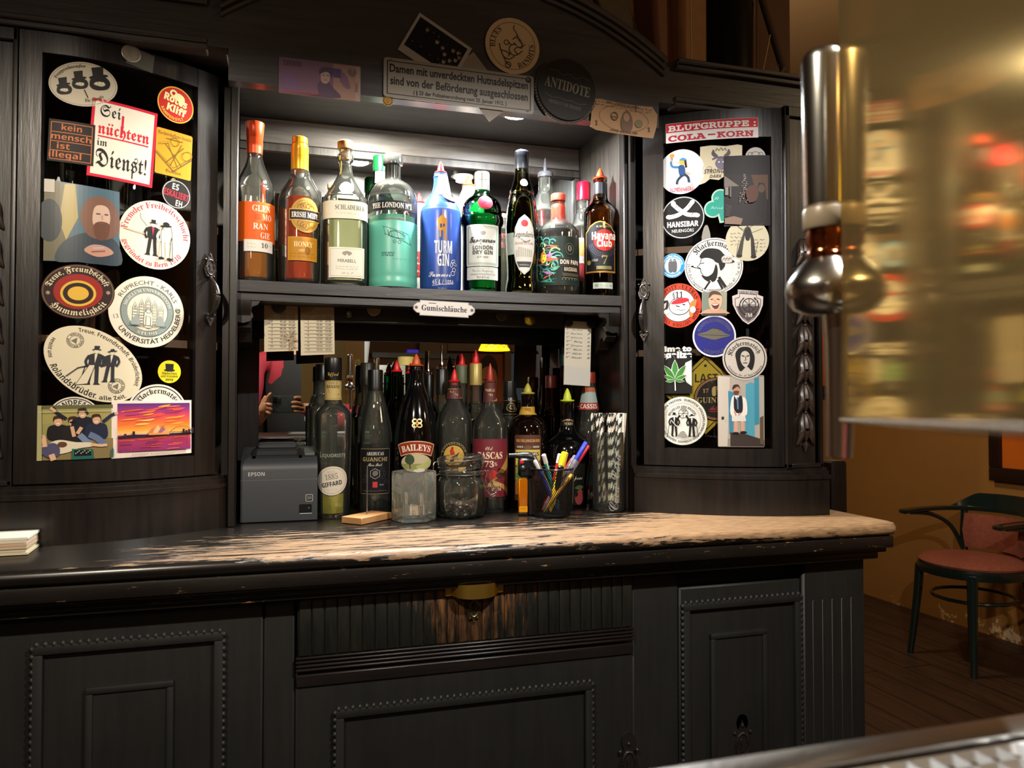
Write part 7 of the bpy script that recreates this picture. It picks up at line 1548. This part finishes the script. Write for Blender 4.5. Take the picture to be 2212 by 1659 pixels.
# brass tower box, its polished side mirroring the right cupboard
BX, t_, b_ = nt('tower_brass'); t_.nodes.remove(b_)
g_ = t_.nodes.new('ShaderNodeBsdfAnisotropic'); g_.inputs[0].default_value = (.62, .42, .15, 1); g_.inputs['Roughness'].default_value = .075
d_ = t_.nodes.new('ShaderNodeBsdfDiffuse'); d_.inputs[0].default_value = (.42, .3, .13, 1); x_ = t_.nodes.new('ShaderNodeMixShader'); x_.inputs[0].default_value = .16
t_.links.new(g_.outputs[0], x_.inputs[1]); t_.links.new(d_.outputs[0], x_.inputs[2]); t_.links.new(x_.outputs[0], t_.nodes['Material Output'].inputs[0])
E0 = O + ray(1817, 600) * .40; E0.z = 0
fd = V((math.sin(R(34.3)), math.cos(R(34.3)), 0)); fn = V((fd.y, -fd.x, 0))       # along the face, and into the box
zb0, zb1 = EYE - .0095, EYE - .0042; ln = .305; ztop = 1.62
tw = T('brass_beer_tower', 'big polished brass tap tower box at the right edge, mirroring the cupboard', 'beer tower', (E0.x + .1, E0.y - .05, BZ))
A0 = E0; A1 = E0 - fd * ln; B1 = A1 + fn * .10; B0 = A0 + fn * .10
bm = BM(); vs = [bm.verts.new((q.x, q.y, z)) for q, z in ((A0, zb0), (A1, zb1), (B1, zb1), (B0, zb0), (A0, ztop), (A1, ztop), (B1, ztop), (B0, ztop))]
for f in ((0, 3, 2, 1), (4, 5, 6, 7), (0, 1, 5, 4), (1, 2, 6, 5), (2, 3, 7, 6), (3, 0, 4, 7)): bm.faces.new([vs[i] for i in f])
bmesh.ops.bevel(bm, geom=bm.edges[:], offset=.0016, segments=3, affect='EDGES'); part('box', bm, BX, tw)
bm = BM(); rim_ = [V((q.x, q.y, z)) for q, z in ((A0, zb0), (A1, zb1))]; tube(bm, [rim_[0] - fn * .0006, rim_[1] - fn * .0006], .0013, 10); part('bottom_rim', bm, M('bright_rim', 'd8d0c0', .2, 1), tw)
bm = BM(); cB = B1 + fn * -.03 + fd * .004; lathe(bm, [(.03, 0), (.03, .006), (.022, .01), (.022, zb1 - BZ)], (cB.x, cB.y, BZ + .0005), 28); part('foot_column', bm, BRASS, tw)

# ---------------------------------------------------------------- bentwood armchair by the right wall
CHB = M('blue_black_lacquer', '16221f', .22, coat=.4); PLUSH = M('worn_pink_plush', '8a4a38', .85, bump=.3, bs=60, vary=.35)
cc = V((3.085, 2.835, 0)); ch = T('bentwood_armchair', 'dark bentwood armchair with worn reddish seat beside the right wall', 'chair', cc)
bm = BM(); lathe(bm, [(.19, .445), (.222, .452), (.226, .462), (.21, .476), (.15, .484), (.02, .487)], cc, 40); part('seat_cushion', bm, PLUSH, ch)
bm = BM(); lathe(bm, [(.19, .408), (.228, .41), (.234, .43), (.23, .45), (.2, .452)], cc, 40); part('seat_ring', bm, CHB, ch)
for dx, dy in ((-.165, -.15), (-.165, .15), (.15, -.15), (.15, .15)):
    bm = BM(); tube(bm, [cc + V((dx * .98, dy * .98, .43)), cc + V((dx * 1.03, dy * 1.03, .28)), cc + V((dx * 1.18, dy * 1.18, 0))], [.021, .019, .0135], 12); part('leg', bm, CHB, ch)
bm = BM(); tube(bm, [cc + V((.172 * math.cos(a), .172 * math.sin(a), .30)) for a in [2 * PI * i / 36 for i in range(36)]], .0085, 8, True); part('stretcher_ring', bm, CHB, ch)
bm = BM(); rail = [(-.16, .262, .66), (-.05, .262, .668), (.08, .25, .672), (.17, .19, .675), (.215, .08, .678), (.22, 0, .679)]; pts = spline([cc + V(p) for p in rail] + [cc + V((x, -y, z)) for x, y, z in rail[-2::-1]], 6)
for p_ in pts: pass
n_ = len(pts); rows = []
for i, p_ in enumerate(pts):
    a = V(pts[max(i - 1, 0)]); b = V(pts[min(i + 1, n_ - 1)]); tt = (b - a).normalized(); s = V((-tt.y, tt.x, 0)); u = abs(i / (n_ - 1) - .5) * 2; w2 = .026 - .012 * (1 - u) ; hh = .011
    if i in (0, n_ - 1): w2 = .01; hh = .006
    rows.append([bm.verts.new(V(p_) + s * w2 * x + V((0, 0, hh * z))) for x, z in ((-1, -.7), (-.6, -1), (.6, -1), (1, -.7), (1, .7), (.6, 1), (-.6, 1), (-1, .7))])
for a, b in zip(rows, rows[1:]):
    for k in range(8): bm.faces.new((a[k], b[k], b[(k + 1) % 8], a[(k + 1) % 8]))
bm.faces.new(rows[0][::-1]); bm.faces.new(rows[-1]); part('arm_rail', bm, CHB, ch)
bm = BM(); bk_ = [p for p in pts if p[0] > cc.x + .10]; rows = []
for i, p_ in enumerate(bk_):
    u = i / (len(bk_) - 1); h = .075 * min(1, 5 * u, 5 * (1 - u)) + .002; o_ = (V(p_) - cc); o_.z = 0; o_.normalize()
    rows.append([bm.verts.new(V(p_) + o_ * d + V((0, 0, z))) for d, z in ((-.008, .008), (.010, .008), (.022, h), (.006, h))])
for a, b in zip(rows, rows[1:]):
    for k in range(4): bm.faces.new((a[k], b[k], b[(k + 1) % 4], a[(k + 1) % 4]))
bm.faces.new(rows[0][::-1]); bm.faces.new(rows[-1]); part('crest_rail', bm, CHB, ch)
for sy in (-1, 1):
    bm = BM(); tube(bm, spline([cc + V((.14, sy * .17, .43)), cc + V((.15, sy * .19, .55)), cc + V((.165, sy * .195, .67))], 4), .016, 10); part('back_post', bm, CHB, ch)
    bm = BM(); tube(bm, spline([cc + V((-.1, sy * .262, .655)), cc + V((.03, sy * .258, .64)), cc + V((.11, sy * .225, .585)), cc + V((.145, sy * .185, .47))], 5), .0105, 8); part('arm_brace', bm, CHB, ch)
bm = BM(); rows = []
for i in range(13):
    a = R(-46 + i * 92 / 12); rows.append([bm.verts.new(cc + V((.205 * math.cos(a) - d, .205 * math.sin(a), z))) for d, z in ((0, .50), (0, .655), (.03, .66), (.045, .58), (.03, .495))])
for a, b in zip(rows, rows[1:]):
    for k in range(5): bm.faces.new((a[k], b[k], b[(k + 1) % 5], a[(k + 1) % 5]))
bm.faces.new(rows[0][::-1]); bm.faces.new(rows[-1]); part('back_cushion', bm, PLUSH, ch)
# pictures on the right wall
def picture(name, label, y0, y1, z0, z1, col):
    t = T(name, label, 'picture', (3.49, (y0 + y1) / 2, z0))
    bm = BM()
    for a, b, c, d in ((y0, y1, z0, z0 + .07), (y0, y1, z1 - .06, z1), (y0, y0 + .06, z0 + .07, z1 - .06), (y1 - .06, y1, z0 + .07, z1 - .06)): box(bm, 3.462, 3.4985, a, b, c, d, .006, 2)
    part('frame', bm, M('dark_picture_frame', '24140c', .4), t)
    bm = BM(); box(bm, 3.485, 3.4985, y0 + .06, y1 - .06, z0 + .07, z1 - .06); part('print', bm, M('orange_print', 'c8641a', .45, vary=.25, bs=5), t)
picture('framed_picture', 'dark-framed orange picture on the right wall above the chair', 2.35, 3.08, .80, 1.65, 0)
picture('framed_picture', 'small dark-framed orange picture far back on the right wall', 4.18, 4.66, 1.24, 1.95, 0)

# ---------------------------------------------------------------- things standing on top of the right cupboard
TZ = 1.9055
t = T('leather_case', 'upright tan leather case with a stitched seam on top of the right cupboard', 'case', (.86, 1.52, TZ))
KL = M('tan_leather', '9a6a38', .6, bump=.25, bs=40, vary=.25)
bm = BM(); obox(bm, (.852, 1.53, TZ + .162), (1, .12, 0), (-.12, 1, 0), (0, 0, 1), .075, .11, .32, .012); part('body', bm, KL, t)
bm = BM(); obox(bm, (.79, 1.545, TZ + .15), (1, .12, 0), (-.12, 1, 0), (-.06, 0, 1), .05, .09, .29, .01); part('side_pocket', bm, M('brown_leather', '7a4a26', .6, bump=.25, bs=40), t)
bm = BM(); tube(bm, [(.846, 1.474, TZ + .03), (.846, 1.474, TZ + .31)], .0016, 8); part('seam', bm, M('pale_thread', 'b8a078', .7), t)
bm = BM(); lathe(bm, [(.056, 0), (.06, .004), (.06, .19), (.056, .205), (.04, .215), (.01, .217)], (.965, 1.52, TZ + .0005), 32)
solo('black_tin', bm, M('black_tin_metal', '14110e', .3, .5), 'black round tin beside the leather case on top of the right cupboard', 'tin', (.965, 1.52, TZ))
bm = BM(); pts = spline([(.90, 0), (.93, -.03), (.955, -.075), (.985, -.06), (1.02, -.07), (1.035, -.02), (1.04, .05), (.96, .09), (.90, .06)], 4, True); prism(bm, pts, lambda u, v, d: V((u, 1.45 + d + .02 * math.sin(u * 60), TZ + .30 + v)), 0, .012)
bm2 = BM(); join(bm2, bm); tube(bm2, [(.95, 1.5, TZ + .31), (1.0, 1.52, TZ + .225)], .01, 8)
solo('hanging_cloth', bm2, M('tan_cloth', '7a4a24', .85, bump=.3, bs=40), 'tan cloth drooping over the black tin', 'cloth', (.97, 1.46, TZ))
for n_, lb, a, b, r_, m_ in (('wooden_stick', 'dark brown stick leaning left against the wall on the right cupboard', (1.085, 1.462, TZ + .002), (1.0, 1.5, TZ + .34), .0085, M('dark_stick_wood', '4a3422', .5)),
                             ('thin_rod', 'thin pale rod standing beside the brown stick', (1.005, 1.452, TZ + .001), (1.03, 1.452, TZ + .11), .0017, M('pale_rod', 'b89a60', .35)),
                             ('thin_rod', 'thin dark rod next to the pale rod', (.998, 1.455, TZ + .001), (1.0, 1.455, TZ + .30), .0014, M('dark_rod', '6a5a48', .3, .5))):
    bm = BM(); tube(bm, [a, b], r_, 10); solo(n_, bm, m_, lb, 'stick', a)
bm = BM(); q_ = random.Random(8)
for i in range(26):
    a = q_.uniform(-.7, .7); tube(bm, [(1.045, 1.45, TZ + .002), (1.045 + .03 * a, 1.45 + q_.uniform(-.01, .02), TZ + q_.uniform(.02, .045))], .0006, 4)
o = solo('straw_tuft', bm, M('dry_straw', '9a8a60', .7), 'small tuft of dry straw at the foot of the brown stick', 'straw', (1.045, 1.45, TZ))
bm = BM(); b2 = BM(); bmesh.ops.create_uvsphere(b2, u_segments=14, v_segments=8, radius=.02); join(bm, b2, Matrix.Translation((.872, 1.50, TZ + .342))); lathe(bm, [(.012, -.02), (.012, 0)], (.872, 1.50, TZ + .342), 12)
solo('pink_figure', bm, M('pink_plastic', 'c0446a', .4), 'pink knob-like thing on top of the leather case', 'figure', (.872, 1.5, TZ + .322))
bm = BM(); obox(bm, (.80, 1.50, TZ + .32), (1, 0, .3), (0, 1, 0), (-.3, 0, 1), .035, .03, .045, .008); tube(bm, [V((.80, 1.484, TZ + .33)) + V((.01 * math.cos(a), 0, .012 * math.sin(a))) for a in [2 * PI * i / 14 for i in range(14)]], .002, 6, True)
solo('yellow_toy', bm, M('yellow_plastic_toy', 'c89a2a', .4), 'yellow toy on the left edge of the leather case', 'toy', (.8, 1.5, TZ + .3))
bm = BM(); obox(bm, (.70, 1.55, TZ + .16), (1, 0, .5), (0, 1, 0), (-.5, 0, 1), .07, .02, .14, .004); solo('slanted_board', bm, M('olive_wood_panel', '5a4a34', .5, vary=.3), 'slanted olive-brown board behind the arch moulding', 'board', (.7, 1.55, 1.99))
# glasses on the inner shelves of the left cupboard
GS = None; gp = [(.022, 0), (.026, .002), (.027, .03), (.030, .085), (.0285, .085), (.0255, .012), (.002, .01)]
for i, (x, zz) in enumerate(((-.355, 1.5345), (-.29, 1.5345), (-.225, 1.5345), (-.34, 1.3145), (-.27, 1.3145), (-.2, 1.3145))):
    lb = '%s small clear tumbler on the %s inner shelf of the left cupboard' % (('left', 'middle', 'right')[i % 3], ('upper', 'lower')[i // 3])
    if GS is None:
        bm = BM(); lathe(bm, gp, (0, 0, 0), 28); GS = o = solo('tumbler', bm, CLEARG, lb, 'glass', (0, 0, 0), 'tumblers inside the left cupboard')
    else: o = GS.copy(); COL.objects.link(o); o['label'] = lb
    o.location = (x, cL(x) + .12, zz + .0006)

# ---------------------------------------------------------------- the room behind the photographer, seen only in the mirrors
def MV(px, py, y): p = atY(px, py, 3.6 - y); return V((p.x, y, p.z))     # where a thing stands that the mirror shows at (px, py)
y = -.95; a = MV(742, 787, y); b = MV(872, 868, y)
t = T('steel_machine', 'brushed steel machine with two round knobs, seen in the lower mirror', 'machine', ((a.x + b.x) / 2, y - .2, b.z))
bm = BM(); box(bm, a.x, b.x + .06, y - .35, y, b.z, a.z, .006, 2); part('housing', bm, M('bright_steel_box', 'a4a69e', .35, .15), t)
for px, py in ((760, 839), (837, 841)):
    p = MV(px, py, y); bm = BM(); tube(bm, [p + V((0, .0005, 0)), p + V((0, .012, 0)), p + V((0, .024, 0)), p + V((0, .028, 0))], [.03, .03, .022, .005], 20); part('knob', bm, CHROME, t)
bm = BM(); z_ = MV(760, 828, y).z; box(bm, a.x, b.x + .06, y, y + .006, z_ - .003, z_ + .003); part('trim_strip', bm, CHROME, t)
t2 = T('back_counter', 'dark wooden side counter under the steel machine, seen in the mirror', 'counter', (.5, -1.2, 0)); bm = BM(); box(bm, -1.4, 1.6, -1.5, -.85, 0, b.z - .001, .005); part('body', bm, WV, t2)
top = a.z
for i in range(9):
    p = MV(738, 785, y - .1); bm = BM(); lathe(bm, [(.052, 0), (.053, .001), (.053, .0095), (.052, .0105)], (p.x + q_.uniform(-.003, .003), y - .12, top + .0005 + i * .0109), 28)
    solo('beer_mat', bm, M('beer_mat_card', 'd8c898', .8), 'cream beer mat, number %s from the bottom of the pile, seen in mirror' % ['one', 'two', 'three', 'four', 'five', 'six', 'seven', 'eight', 'nine'][i], 'beer mat', (p.x, y - .12, top + i * .0109), 'beer mats on the steel machine')
p = MV(778, 780, y - .1); bm = BM(); lathe(bm, [(.05, 0), (.055, .002), (.056, .02), (.05, .022)], (p.x, y - .1, top + .0005), 28); solo('saucer_stack', bm, M('cream_china', 'd0bc88', .4), 'low cream dish on the steel machine, seen in the mirror', 'dish', (p.x, y - .1, top))
p = MV(801, 770, y - .05); bm = BM(); lathe(bm, [(.03, 0), (.032, .003), (.046, .15), (.048, .152), (.04, .15)], (p.x, y - .06, top + .0005), 28); solo('paper_cup', bm, M('white_card', 'c8ccd0', .5), 'tall white paper cup on the steel machine, seen in the mirror', 'cup', (p.x, y - .06, top))
p = MV(895, 775, y - .1); bm = BM(); lathe(bm, [(.045, 0), (.05, .003), (.05, .05), (.045, .055)], (p.x, y - .1, top + .0005), 24); solo('cream_canister', bm, M('cream_tin', 'd8c070', .5), 'cream canister at the right end of the steel machine, seen in the mirror', 'canister', (p.x, y - .1, top))
# yellow pendant shade
yl = -.5; p = MV(1084, 757, yl); t = T('pendant_lamp', 'yellow pendant lamp shade with a black pattern, seen in the lower mirror', 'lamp', (p.x, yl, p.z))
bm = BM(); lathe(bm, [(.088, 0), (.084, .008), (.06, .06), (.045, .14), (.02, .17)], p, 32, False); part('shade', bm, M('lit_yellow_shade', 'e8b010', .4, emis=1.6), t)
bm = BM(); tube(bm, [p + V((0, 0, .165)), (p.x, yl, 3.3)], .004, 8); part('cord', bm, BLACKP, t)
bm = BM(); tube(bm, [p + V((.09 * math.sin(-.8 + i * .2), .09 * math.cos(-.8 + i * .2) * .9, .012 + .02 * (i % 2))) for i in range(9)], .002, 6); part('black_pattern', bm, BLACKP, t)
# portrait poster, door frame and night window on the front wall
yw = -3.115
a = MV(1040, 764, yw); b = MV(1112, 905, yw); t = T('portrait_poster', 'big portrait poster of a short-haired face, seen in the lower mirror', 'poster', ((a.x + b.x) / 2, yw, b.z))
W_, H_ = (b.x - a.x) * 500, (a.z - b.z) * 500
A = Art(2e-4); A.base([(-W_, -H_), (W_, -H_), (W_, H_), (-W_, H_)], '9a4a24', .004); A.blob([(-W_ * .5, H_ * .1), (-W_ * .45, H_ * .7), (0, H_ * .92), (W_ * .45, H_ * .7), (W_ * .5, H_ * .1), (W_ * .3, -H_ * .6), (0, -H_ * .8), (-W_ * .3, -H_ * .6)], 'c87a50').blob([(-W_ * .55, H_ * .2), (-W_ * .5, H_ * .75), (0, H_ * .97), (W_ * .5, H_ * .75), (W_ * .55, H_ * .2), (W_ * .4, H_ * .5), (0, H_ * .62), (-W_ * .4, H_ * .5)], '3a2418').oval(-W_ * .2, H_ * .1, W_ * .11, H_ * .03, '1a1010').oval(W_ * .2, H_ * .1, W_ * .11, H_ * .03, '1a1010').line([(-W_ * .34, H_ * .2), (-W_ * .1, H_ * .21)], H_ * .03, '2a1810').line([(W_ * .34, H_ * .2), (W_ * .1, H_ * .21)], H_ * .03, '2a1810').line([(0, H_ * .1), (W_ * .05, -H_ * .2)], H_ * .02, 'a05a38').line([(-W_ * .15, -H_ * .42), (W_ * .15, -H_ * .42)], H_ * .05, '8a3428')
cx, cz = (a.x + b.x) / 2, (a.z + b.z) / 2
o = A.build('face_print', lambda u, v, d: V((cx - u / 1000, yw + d + .002, cz + v / 1000)), INK, t)
wd = M('brown_door_wood', '6a4426', .45, vary=.3, bs=12)
for i, (p0, p1) in enumerate(((925, 985), (1108, 1122))):
    a = MV(p0, 700, yw); b = MV(p1, 700, yw); bm = BM(); box(bm, a.x, b.x, -3.118, -3.06, 0, 2.4, .004); struct('trim_%d' % (i + 2), bm, wd)
a = MV(985, 742, yw); b = MV(1230, 764, yw); bm = BM(); box(bm, a.x, b.x, -3.118, -3.065, b.z, a.z + .1, .004); struct('trim_4', bm, wd)
a = MV(1124, 764, yw); b = MV(1240, 980, yw); bm = BM(); box(bm, a.x, b.x, -3.118, -3.10, b.z, a.z); struct('window_1', bm, M('night_window_glow', '2a3038', .1, emis=.5))
# coloured strip light
a = MV(905, 758, -2.4); bm = BM(); box(bm, a.x - .02, a.x + .07, -2.42, -2.38, a.z - .02, a.z + .01, .005); solo('neon_tube', bm, M('violet_glow', '2a1c80', .4, emis=.7), 'short violet glowing tube far behind, seen in the lower mirror', 'lamp', (a.x, -2.4, a.z))
bm = BM(); box(bm, a.x - .3, a.x + .4, -2.5, -2.32, a.z - .06, a.z - .022); solo('wall_ledge', bm, WV, 'dark ledge under the violet tube, seen in the mirror', 'ledge', (a.x, -2.4, a.z - .06))

# ---------------------------------------------------------------- the photographer, seen in the lower mirror
SKIN = M('skin', 'b07a5c', .5); RED_ = M('dark_red_sweater', '8a1a2a', .8, bump=.3, bs=300); VEST = M('black_vest_cloth', '0f0e10', .8, bump=.2, bs=300); HAIR = M('brown_hair', '2a1a10', .6, bump=.6, bs=200)
def skin_body(name, verts, edges, radii, mat, parent, sub=2):
    me = bpy.data.meshes.new(name); me.from_pydata([V(v) - WL[parent.name] for v in verts], edges, []); o = bpy.data.objects.new(name, me); COL.objects.link(o); o.parent = parent
    o.modifiers.new('flesh', 'SKIN'); s = o.modifiers.new('smooth', 'SUBSURF'); s.levels = s.render_levels = sub
    for i, r in enumerate(radii):
        q = me.skin_vertices[0].data[i]; q.radius = (r, r) if not isinstance(r, tuple) else r; q.use_root = i == 0
    me.materials.append(mat); WL[o.name] = WL[parent.name]; o.modifiers[0].use_smooth_shade = True
    return o
person = T('person', 'person in dark red sweater and black vest photographing with a phone, seen in the mirror', 'person', (.10, -.42, 0))
bx, by = .10, -.42
vs, es, rs = [], [], []
def add(v, r, p=None): vs.append(v); rs.append(r); (es.append((p, len(vs) - 1)) if p is not None else None); return len(vs) - 1
pel = add((bx, by, .92), (.15, .11)); wa = add((bx, by, 1.08), (.13, .10), pel); chst = add((bx, by, 1.28), (.15, .11), wa); nk0 = add((bx, by, 1.41), (.075, .07), chst); nk = add((bx, by + .01, 1.48), .052, nk0)
hd0 = add((bx, by + .03, 1.545), (.062, .072), nk); hd1 = add((bx, by + .025, 1.62), (.074, .09), hd0); add((bx, by + .015, 1.69), (.055, .065), hd1)
for sx in (-1, 1):
    h = add((bx + sx * .09, by, .86), .088, pel); kn = add((bx + sx * .10, by + .03, .48), .056, h); an = add((bx + sx * .105, by - .01, .09), .04, kn); add((bx + sx * .115, by + .12, .035), .034, an)
def hand(base_, wr, kn, dirn, down, tips, thumb):
    """palm and five fingers growing out of the wrist"""
    pm = add(wr, .026, base_); pk_ = add(kn, (.032, .016), pm)
    for i, (f0, f1, f2) in enumerate(tips):
        a = add(f0, .0092, pk_); b = add(f1, .0086, a); add(f2, .0072, b)
    a = add(thumb[0], .0115, pm); add(thumb[1], .0098, a)
sR = add((bx + .19, by, 1.385), .062, nk0); eR = add((bx + .27, by + .10, 1.10), .046, sR); wR0 = add((.182, -.10, 1.115), .032, eR)
hand(wR0, (0.150, -.045, 1.145), (0.134, -.020, 1.178), 0, 0, [((0.124, -.010, 1.208), (0.100, -.003, 1.222), (0.077, -.003, 1.219)), ((0.118, -.006, 1.190), (0.090, -.001, 1.200), (0.066, -.002, 1.198)), ((0.118, -.006, 1.172), (0.091, -.001, 1.179), (0.068, -.002, 1.179)), ((0.120, -.008, 1.155), (0.098, -.004, 1.160), (0.078, -.004, 1.161))], ((0.140, -.040, 1.200), (0.122, -.036, 1.225)))
sL = add((bx - .19, by, 1.385), .062, nk0); eL = add((bx - .25, by + .14, 1.11), .046, sL); wL0 = add((-.075, -.09, 1.12), .032, eL)
hand(wL0, (-.055, -.05, 1.15), (-.044, -.024, 1.172), 0, 0, [((-.036, -.014, 1.215), (-.026, -.004, 1.232), (-.016, -.004, 1.244)), ((-.034, -.010, 1.192), (-.024, -.002, 1.190), (-.012, -.003, 1.186)), ((-.034, -.010, 1.174), (-.024, -.002, 1.170), (-.010, -.003, 1.166)), ((-.036, -.012, 1.158), (-.028, -.005, 1.152), (-.018, -.005, 1.147))], ((-.05, -.042, 1.205), (-.038, -.038, 1.23)))
body = skin_body('body', vs, es, rs, SKIN, person)
sw_v = [(bx, by, .98), (bx, by, 1.1), (bx, by, 1.28), (bx, by, 1.40), (bx + .19, by, 1.385), (bx + .27, by + .10, 1.10), (.19, -.11, 1.113), (bx - .19, by, 1.385), (bx - .25, by + .14, 1.11), (-.085, -.10, 1.12)]
skin_body('sweater', sw_v, [(0, 1), (1, 2), (2, 3), (3, 4), (4, 5), (5, 6), (3, 7), (7, 8), (8, 9)], [(.16, .125), (.155, .122), (.172, .128), (.095, .085), .074, .058, .041, .074, .058, .041], RED_, person)
skin_body('vest', [(bx, by, .95), (bx, by, 1.1), (bx, by, 1.28), (bx, by, 1.40), (bx, by, 1.45)], [(0, 1), (1, 2), (2, 3), (3, 4)], [(.172, .136), (.168, .134), (.186, .142), (.15, .112), (.09, .09)], VEST, person)
tv = [(bx, by, .93), (bx + .09, by, .86), (bx + .10, by + .03, .48), (bx + .105, by, .10), (bx - .09, by, .86), (bx - .10, by + .03, .48), (bx - .105, by, .10)]
skin_body('trousers', tv, [(0, 1), (1, 2), (2, 3), (0, 4), (4, 5), (5, 6)], [(.158, .12), .1, .07, .055, .1, .07, .055], M('dark_trousers', '14151c', .8), person)
bm = BM(); b2 = BM(); bmesh.ops.create_uvsphere(b2, u_segments=20, v_segments=14, radius=.098)
for v in b2.verts:
    v.co.y *= 1.12; v.co.z *= 1.05
    if v.co.y > .045 and v.co.z < .045: v.co *= .72
join(bm, b2, Matrix.Translation((bx, by + .008, 1.66))); part('hair', bm, HAIR, person)
bm = BM()
for sx in (-1, 1):
    b2 = BM(); bmesh.ops.create_uvsphere(b2, u_segments=10, v_segments=8, radius=.012); join(bm, b2, Matrix.Translation((bx + sx * .031, by + .102, 1.612)))
part('eyes', bm, M('eye_white', 'd8d4cc', .2), person)
bm = BM(); tube(bm, spline([(bx, by + .108, 1.615), (bx, by + .122, 1.585), (bx, by + .132, 1.572), (bx, by + .108, 1.565)], 4), [.006] * 4 + [.01] * 5 + [.013] * 4, 8)
for sx in (-1, 1): b2 = BM(); bmesh.ops.create_uvsphere(b2, u_segments=8, v_segments=6, radius=.02); [setattr(v.co, 'x', v.co.x * .4) for v in b2.verts]; join(bm, b2, Matrix.Translation((bx + sx * .078, by + .02, 1.6)))
part('nose_and_ears', bm, SKIN, person)
bm = BM(); tube(bm, [(bx - .022, by + .096, 1.532), (bx, by + .104, 1.530), (bx + .022, by + .096, 1.532)], [.003, .006, .003], 8); part('mouth', bm, M('lips', '8a4438', .5), person)
bm = BM(); tube(bm, [(.176, -.092, 1.118), (.16, -.062, 1.133)], [.037, .036], 20); part('wristband', bm, BLACKP, person)
ph_ = T('smartphone', 'dark grey-green smartphone held sideways by the photographer, seen in the mirror', 'phone', (.064, -.016, EYE - .011))
bm = BM(); box(bm, -.0125, .138, -.0205, -.0125, EYE - .050, EYE + .028, .0038, 3); part('body', bm, M('dark_phone_case', '2f3633', .35), ph_)
bm = BM(); box(bm, -.010, .022, -.0125, -.0105, EYE - .008, EYE + .024, .001, 2); part('camera_bump', bm, M('phone_bump', '1a1f1e', .25), ph_)
bm = BM()
for x, z in ((.0, 0), (.0, .0145)): tube(bm, [(x, -.0105, EYE + z), (x, -.0088, EYE + z), (x, -.0086, EYE + z)], [.0062, .0062, .004], 18)
part('lenses', bm, M('lens_glass', '050608', .05), ph_)
